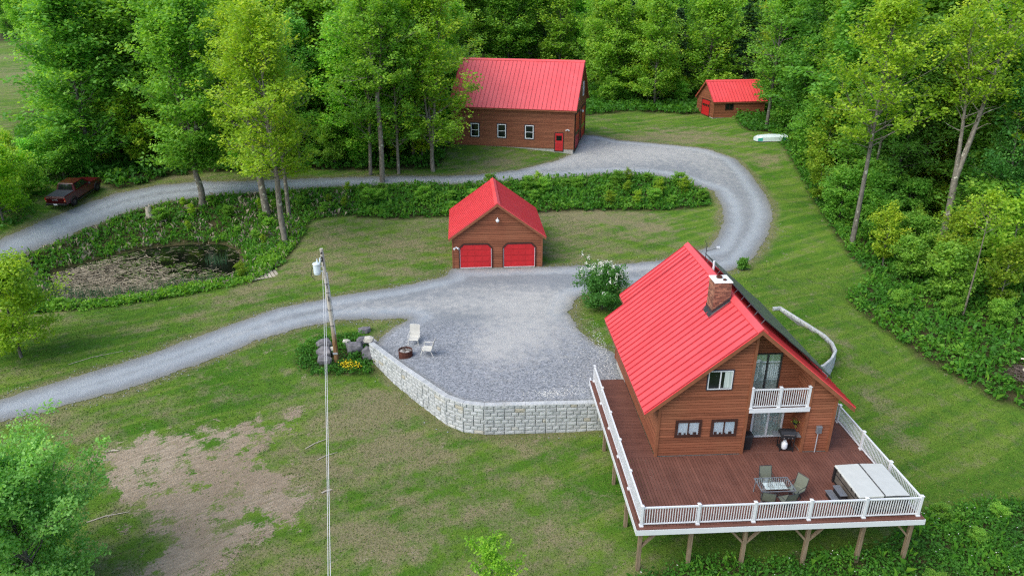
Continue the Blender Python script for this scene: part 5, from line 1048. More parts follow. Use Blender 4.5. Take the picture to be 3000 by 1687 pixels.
# ------------------------------------------------------------------ trees
def grow(seed, Ht, cb, R, nb, leaf, nl, cr, mat, shape='round', fork=None, tr=None, up=.55, flat=.62, dead=0, sub=3, name=None):
    """returns (trunk MB, leaf centres, tint) for a tree at the origin"""
    r = np.random.RandomState(seed); tr = tr or Ht*.0125+.03; mb = MB(); anc = []
    bend = r.normal(0, .35, 2); stems = []
    def stem(p0, h0, h1, dx, dy, r0, e=.88):
        P = []; n = 9
        for i in range(n):
            u = i/(n-1); P.append(Vector((p0[0]+dx*u+bend[0]*math.sin(u*3.0)*.6, p0[1]+dy*u+bend[1]*math.sin(u*2.6)*.6, h0+(h1-h0)*u)))
        mb.tube(P, [max(.015, r0*(1-e*(i/(n-1))**.9)) for i in range(n)], 7, False); return P, r0
    if fork:
        fz, parts = fork; P, _ = stem((0,0), -.4, fz, 0, 0, tr, .22); top = P[-1]
        for dx, dy, h1, k in parts: stems.append(stem((top.x, top.y), fz-.25, h1, dx, dy, tr*k))
    else: stems.append(stem((0,0), -.4, Ht*.97, r.normal(0,.35), r.normal(0,.35), tr))
    for P, r0 in stems:
        zb, zt = P[0].z, P[-1].z; nn = nb//len(stems); g0 = r.uniform(0, 6.28)
        for k in range(nn):
            u = (k+.5)/nn; z = max(cb, zb+.3)+(zt-max(cb, zb+.3))*u; f = (z-zb)/(zt-zb); i = min(int(f*8), 7); p = P[i].lerp(P[i+1], f*8-i)
            az = g0+k*2.4+r.normal(0,.35)
            prof = {'round': (math.sin(min(1,.18+u*.86)*PI))**.6, 'cone': (1-u)**.75+.05, 'top': .35+.65*math.sin(u*PI*.8), 'wide': 1-.55*u, 'col': .50+.55*math.sin(min(1,u*.95+.12)*PI)**.8}[shape]
            L = R*prof*r.uniform(.55,1.2); el = (.32+.70*u+r.normal(0,.22)) if shape != 'cone' else -.18+r.normal(0,.06); d = Vector((math.cos(az)*math.cos(el), math.sin(az)*math.cos(el), math.sin(el)))
            B = [p]; q = p.copy(); dd = d.copy()
            for s in range(4):
                dd = (dd + Vector(r.normal(0,.16,3)) + Vector((0,0,.05 if shape != 'cone' else .03))).normalized(); q = q + dd*(L/4); B.append(q.copy())
            rb = max(.012, r0*.30*(1-.6*u)); mb.tube(B, [rb, rb*.8, rb*.55, rb*.35, .008], 5, False)
            if k < dead: continue
            for s in range(2, 5): anc.append((B[s], cr*r.uniform(.75,1.2), u))
            for s in range(sub):
                b0 = B[1+s % 3]; a2 = az+r.choice([-1,1])*r.uniform(.5,1.2); e2 = el+r.uniform(-.2,.5) if shape != 'cone' else el; L2 = L*r.uniform(.3,.6); t = b0 + Vector((math.cos(a2)*math.cos(e2), math.sin(a2)*math.cos(e2), math.sin(e2)))*L2
                mb.tube([b0, b0.lerp(t,.5)+Vector(r.normal(0,.08,3)), t], [rb*.45, rb*.3, .006], 4, False); anc.append((t, cr*r.uniform(.7,1.15), u)); anc.append((b0.lerp(t,.6), cr*r.uniform(.6,1.0), u))
        anc.append((P[-1], cr, 1.0))
    C = []; T = []
    for p, c, u in anc:
        n = max(4, int(nl*r.uniform(.6,1.3))); e = r.normal(0,1,(n,3)); e /= (np.linalg.norm(e,axis=1)[:,None]+1e-9); e *= r.uniform(0,1,(n,1))**.45
        C.append(np.array(p)+e*[c,c,c*flat]-[0,0,.15*c]*(e[:,:1]**2+e[:,1:2]**2)); T.append(np.clip(r.normal(.5,.16)+r.normal(0,.13,n)+.10*(u-.5),0,1))
    return mb, np.concatenate(C), np.concatenate(T), r
TREES = {}
def tree(key, label, cat, loc, rz, group, mat, leaf, name='tree', col=(1,1,1), bark=(1,1,1), up=.56, **k):
    t = thing(name, label, cat, loc, rz, group); mb, C, T, r = grow(leaf=leaf, mat=mat, **k)
    o = mb.build('trunk', MAT['bark'], t, True); o.color = (*bark, 1); c = leaf_quads('crown', C, leaf, r, MAT[mat], t, up, T); c.color = (*col, 1)
    TREES[key] = (t, k['Ht']); return t
def here(x, y, dz=-.05): return (x, y, hz(x, y)+dz)
G1 = 'tall trees beside the left road and barn'
tree('t1', 'broad full green tree standing between the pond bank and the left road, nearest the pickup', 'tree', here(-35.0,49.5), 0, None, 'leaf', .34, seed=1, Ht=20, cb=3.4, R=4.6, nb=90, nl=40, cr=1.1, shape='col', tr=.36, fork=(3.2,[(-1.9,.6,18.5,.6),(1.7,.5,20,.7),(.2,-1.7,18,.55)]), bark=(1.55,1.5,1.4))
tree('t2', 'yellow-green tree with thick bare lower trunk, left of the mottled trunk on the pond bank', 'tree', here(-27.4,46.3), 1, None, 'leafy', .30, seed=2, Ht=19, cb=5.0, R=4.4, nb=50, nl=26, cr=.75, shape='col', tr=.42, bark=(1.55,1.5,1.4))
tree('t3', 'tall yellow-green tree with pale mottled trunk at the lawn corner above the pond', 'tree', here(-24.3,40.2), 2, None, 'leafy', .28, seed=3, Ht=19.5, cb=5.0, R=4.8, nb=72, nl=30, cr=.85, shape='col', tr=.30, fork=(6.0,[(-1.5,.3,18.5,.6),(1.2,.2,20,.75)]), sub=4, bark=(1.55,1.5,1.4))
tree('t4', 'slim grey trunked tree close behind the pale mottled trunk, on the bank', 'tree', here(-25.2,46.0), 3, None, 'leaf', .30, seed=4, Ht=17, cb=5.0, R=2.8, nb=28, nl=20, cr=.7, shape='col', tr=.24, col=(1.2,1.05,.9), bark=(1.55,1.5,1.4))
tree('b1', 'slender tree left of the barn, leftmost of the four by the road', 'tree', here(-18.1,54.8), 1, None, 'leaf', .30, seed=5, Ht=18, cb=3.5, R=4.2, nb=46, nl=32, cr=.8, shape='col', tr=.22, bark=(1.55,1.5,1.4))
tree('b2', 'double-limbed green tree at the road edge left of the barn, second of the four', 'tree', here(-16.6,52.9), 4, None, 'leaf', .30, seed=6, Ht=19, cb=3.0, R=4.8, nb=54, nl=32, cr=.8, shape='col', fork=(9.0,[(-1.2,.2,18,.6),(1.3,-.3,19,.65)]), tr=.30, col=(1.15,1.05,.9), bark=(1.55,1.5,1.4))
tree('b3', 'thin trunked tree left of the barn, third of the four by the road', 'tree', here(-15.0,55.2), 5, None, 'leaf', .30, seed=7, Ht=17, cb=2.4, R=4.2, nb=46, nl=32, cr=.8, shape='col', tr=.2, bark=(1.55,1.5,1.4))
tree('b4', 'tall straight tree whose bright crown overhangs the left end of the barn roof', 'tree', here(-11.2,56.2), .5, None, 'leaf', .30, seed=8, Ht=20, cb=2.2, R=4.9, nb=96, nl=36, cr=.95, shape='col', tr=.28, fork=(2.6,[(-1.4,.5,18.5,.6),(1.9,-.3,20,.7),(.3,1.6,19,.6)]), col=(1.35,1.12,.8), bark=(1.55,1.5,1.4))
tree('r1', 'tall tree with slender lichen-spotted trunk at the edge of the right lawn', 'tree', here(26.9,34.6), .5, None, 'leafy', .28, seed=9, Ht=21, cb=8.5, R=5.4, nb=56, nl=32, cr=.85, shape='round', tr=.26, bark=(1.25,1.25,1.2), dead=3)
tree('r2', 'tall forked tree with pale bare trunk and thin high crown in the right wood', 'tree', here(33.4,32.4), 0, None, 'leafy', .28, seed=10, Ht=20, cb=10.5, R=4.0, nb=52, nl=22, cr=.8, shape='top', fork=(6.8,[(-1.3,.3,18,.62),(1.6,.1,20,.8)]), tr=.33, bark=(1.7,1.65,1.55), dead=5)
tree('r3', 'slim leaning grey tree a little behind the lichen-spotted trunk in the right wood', 'tree', here(31.0,40.4), 2, None, 'leaf', .30, seed=12, Ht=18, cb=8.0, R=3.2, nb=30, nl=22, cr=.8, shape='round', tr=.19, bark=(1.2,1.2,1.15))
tree('r4', 'thin whippy sapling trunk standing alone in the weeds at the right', 'tree', here(28.8,21.6), 2, None, 'leafy', .20, seed=13, Ht=9.5, cb=6.5, R=1.9, nb=14, nl=12, cr=.55, shape='round', tr=.085, bark=(1.3,1.25,1.1))
tree('r5', 'grey trunked tree at the far right edge of the picture behind the weeds', 'tree', here(38.8,30.4), 2, None, 'leafy', .28, seed=14, Ht=19, cb=9.0, R=3.8, nb=36, nl=20, cr=.8, shape='top', tr=.24, bark=(1.4,1.35,1.25))
tree('s1', 'leaning grey trunked tree just right of the shed above the rowing boat', 'tree', here(33.2,71.7), 2, None, 'leaf', .32, seed=15, Ht=17, cb=5.5, R=4.4, nb=38, nl=22, cr=.85, shape='round', tr=.26)
# near trees cut by the left and lower edges of the picture
tree('n1', 'pale green rounded bushy tree filling the lower left corner of the picture', 'tree', here(-25.9,.6), 0, None, 'leafp', .14, seed=20, Ht=7.0, cb=.5, R=3.7, nb=84, nl=80, cr=.52, shape='round', tr=.13, sub=4, up=.45, flat=.75, col=(1.2,1.28,.75))
tree('n2', 'bright yellow-green tree at the left edge between the pond and the lower driveway', 'tree', here(-37.2,20.2), 0, None, 'leafy', .20, seed=21, Ht=6.6, cb=.8, R=3.1, nb=46, nl=44, cr=.7, shape='round', tr=.12)
tree('n3', 'bright yellow-green tree at the left edge just below the parked pickup', 'tree', here(-49.9,41.6), 0, None, 'leafy', .24, seed=22, Ht=6.8, cb=.8, R=3.4, nb=36, nl=40, cr=.75, shape='round', tr=.11, col=(.9,1.08,.9))
tree('n4', 'young light green sapling at the bottom edge left of the deck posts', 'sapling', here(-6.35,-2.6), 0, None, 'leafy', .105, seed=23, Ht=4.5, cb=.6, R=1.7, nb=34, nl=24, cr=.24, shape='round', tr=.035, name='sapling', col=(.72,.95,.9))
# prototypes of the wood
PROTO = [dict(seed=31,Ht=18,cb=1.2,R=4.2,nb=78,nl=34,cr=1.15,shape='col',fork=(2.8,[(-1.8,.5,17.5,.6),(1.6,.9,18,.65),(.3,-1.8,16.5,.55)]),mat='leaf',leaf=.42), dict(seed=32,Ht=18,cb=1.2,R=5.2,nb=64,nl=34,cr=1.15,shape='col',mat='leaf',leaf=.40),
         dict(seed=33,Ht=18,cb=3.0,R=5.4,nb=56,nl=32,cr=1.1,shape='top',mat='leafy',leaf=.34), dict(seed=34,Ht=18,cb=1.2,R=3.8,nb=76,nl=36,cr=1.0,shape='col',fork=(3.0,[(-1.5,-.6,18,.65),(1.5,.5,17,.6)]),mat='leafd',leaf=.28),
         dict(seed=35,Ht=18,cb=.8,R=3.3,nb=110,nl=18,cr=.55,shape='cone',mat='needle',leaf=.34,up=.3,flat=.3,sub=4), dict(seed=36,Ht=18,cb=1.5,R=4.6,nb=84,nl=32,cr=1.2,shape='col',fork=(2.2,[(-2.3,.6,16.5,.55),(2.0,1.1,18,.65),(.2,-2.2,17,.55)]),mat='leaf',leaf=.40),
         dict(seed=37,Ht=5,cb=.2,R=2.3,nb=30,nl=34,cr=.7,shape='round',mat='leaf',leaf=.24), dict(seed=38,Ht=5,cb=.9,R=1.7,nb=20,nl=22,cr=.6,shape='top',mat='leafy',leaf=.22)]
ZL = {'L': ('leafy %s in the thick wood left of the barn', 'trees in the left wood'), 'B': ('leafy %s in the thick wood behind the barn and shed', 'trees in the wood behind the barn'), 'R': ('leafy %s in the wood to the right of the lawn', 'trees in the right wood'),
      'M': ('leafy %s beyond the open meadow at the far left', 'trees beyond the far meadow'), 'l': ('%s under the trees of the left wood', 'undergrowth in the left wood'), 'b': ('%s at the foot of the wood behind the barn', 'undergrowth behind the barn'), 'r': ('%s under the trees of the right wood', 'undergrowth in the right wood')}
KN = {0:'full green tree',1:'tall narrow green tree',2:'yellow-green tree',3:'slim green tree',4:'dark spruce',5:'broad green tree',6:'green bushy shrub',7:'yellow-green sapling'}
def forest():
    roots = {}; rg = random.Random(77)
    for zn, x, y, k, h, rz in FOREST:
        form, grp = ZL[zn]; lab = form % KN[k]; grp = KN[k]+'s: '+grp
        if k == 4: lab = lab.replace('leafy ', '')
        loc = here(x, y, -.08); p = PROTO[k]
        if k not in roots:
            kk = dict(p); t = tree('p%d' % k, lab, 'tree' if k < 6 else 'shrub', loc, rz, grp, kk.pop('mat'), kk.pop('leaf'), name=('spruce_tree' if k == 4 else 'tree' if k < 6 else 'shrub'), **kk); roots[k] = t; t.location = loc
        else: t = dup(roots[k], loc, rz, lab, grp)
        s = h/p['Ht']; w_ = rg.uniform(.92,1.18); t.scale = (s*w_, s*w_, s)
        v = rg.uniform(.88,1.35); g = rg.uniform(-.14,.16)
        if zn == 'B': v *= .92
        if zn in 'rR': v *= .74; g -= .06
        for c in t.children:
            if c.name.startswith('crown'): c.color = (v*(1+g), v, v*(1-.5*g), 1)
            else: v2 = rg.uniform(.7,1.4); c.color = (v2, v2, v2, 1)
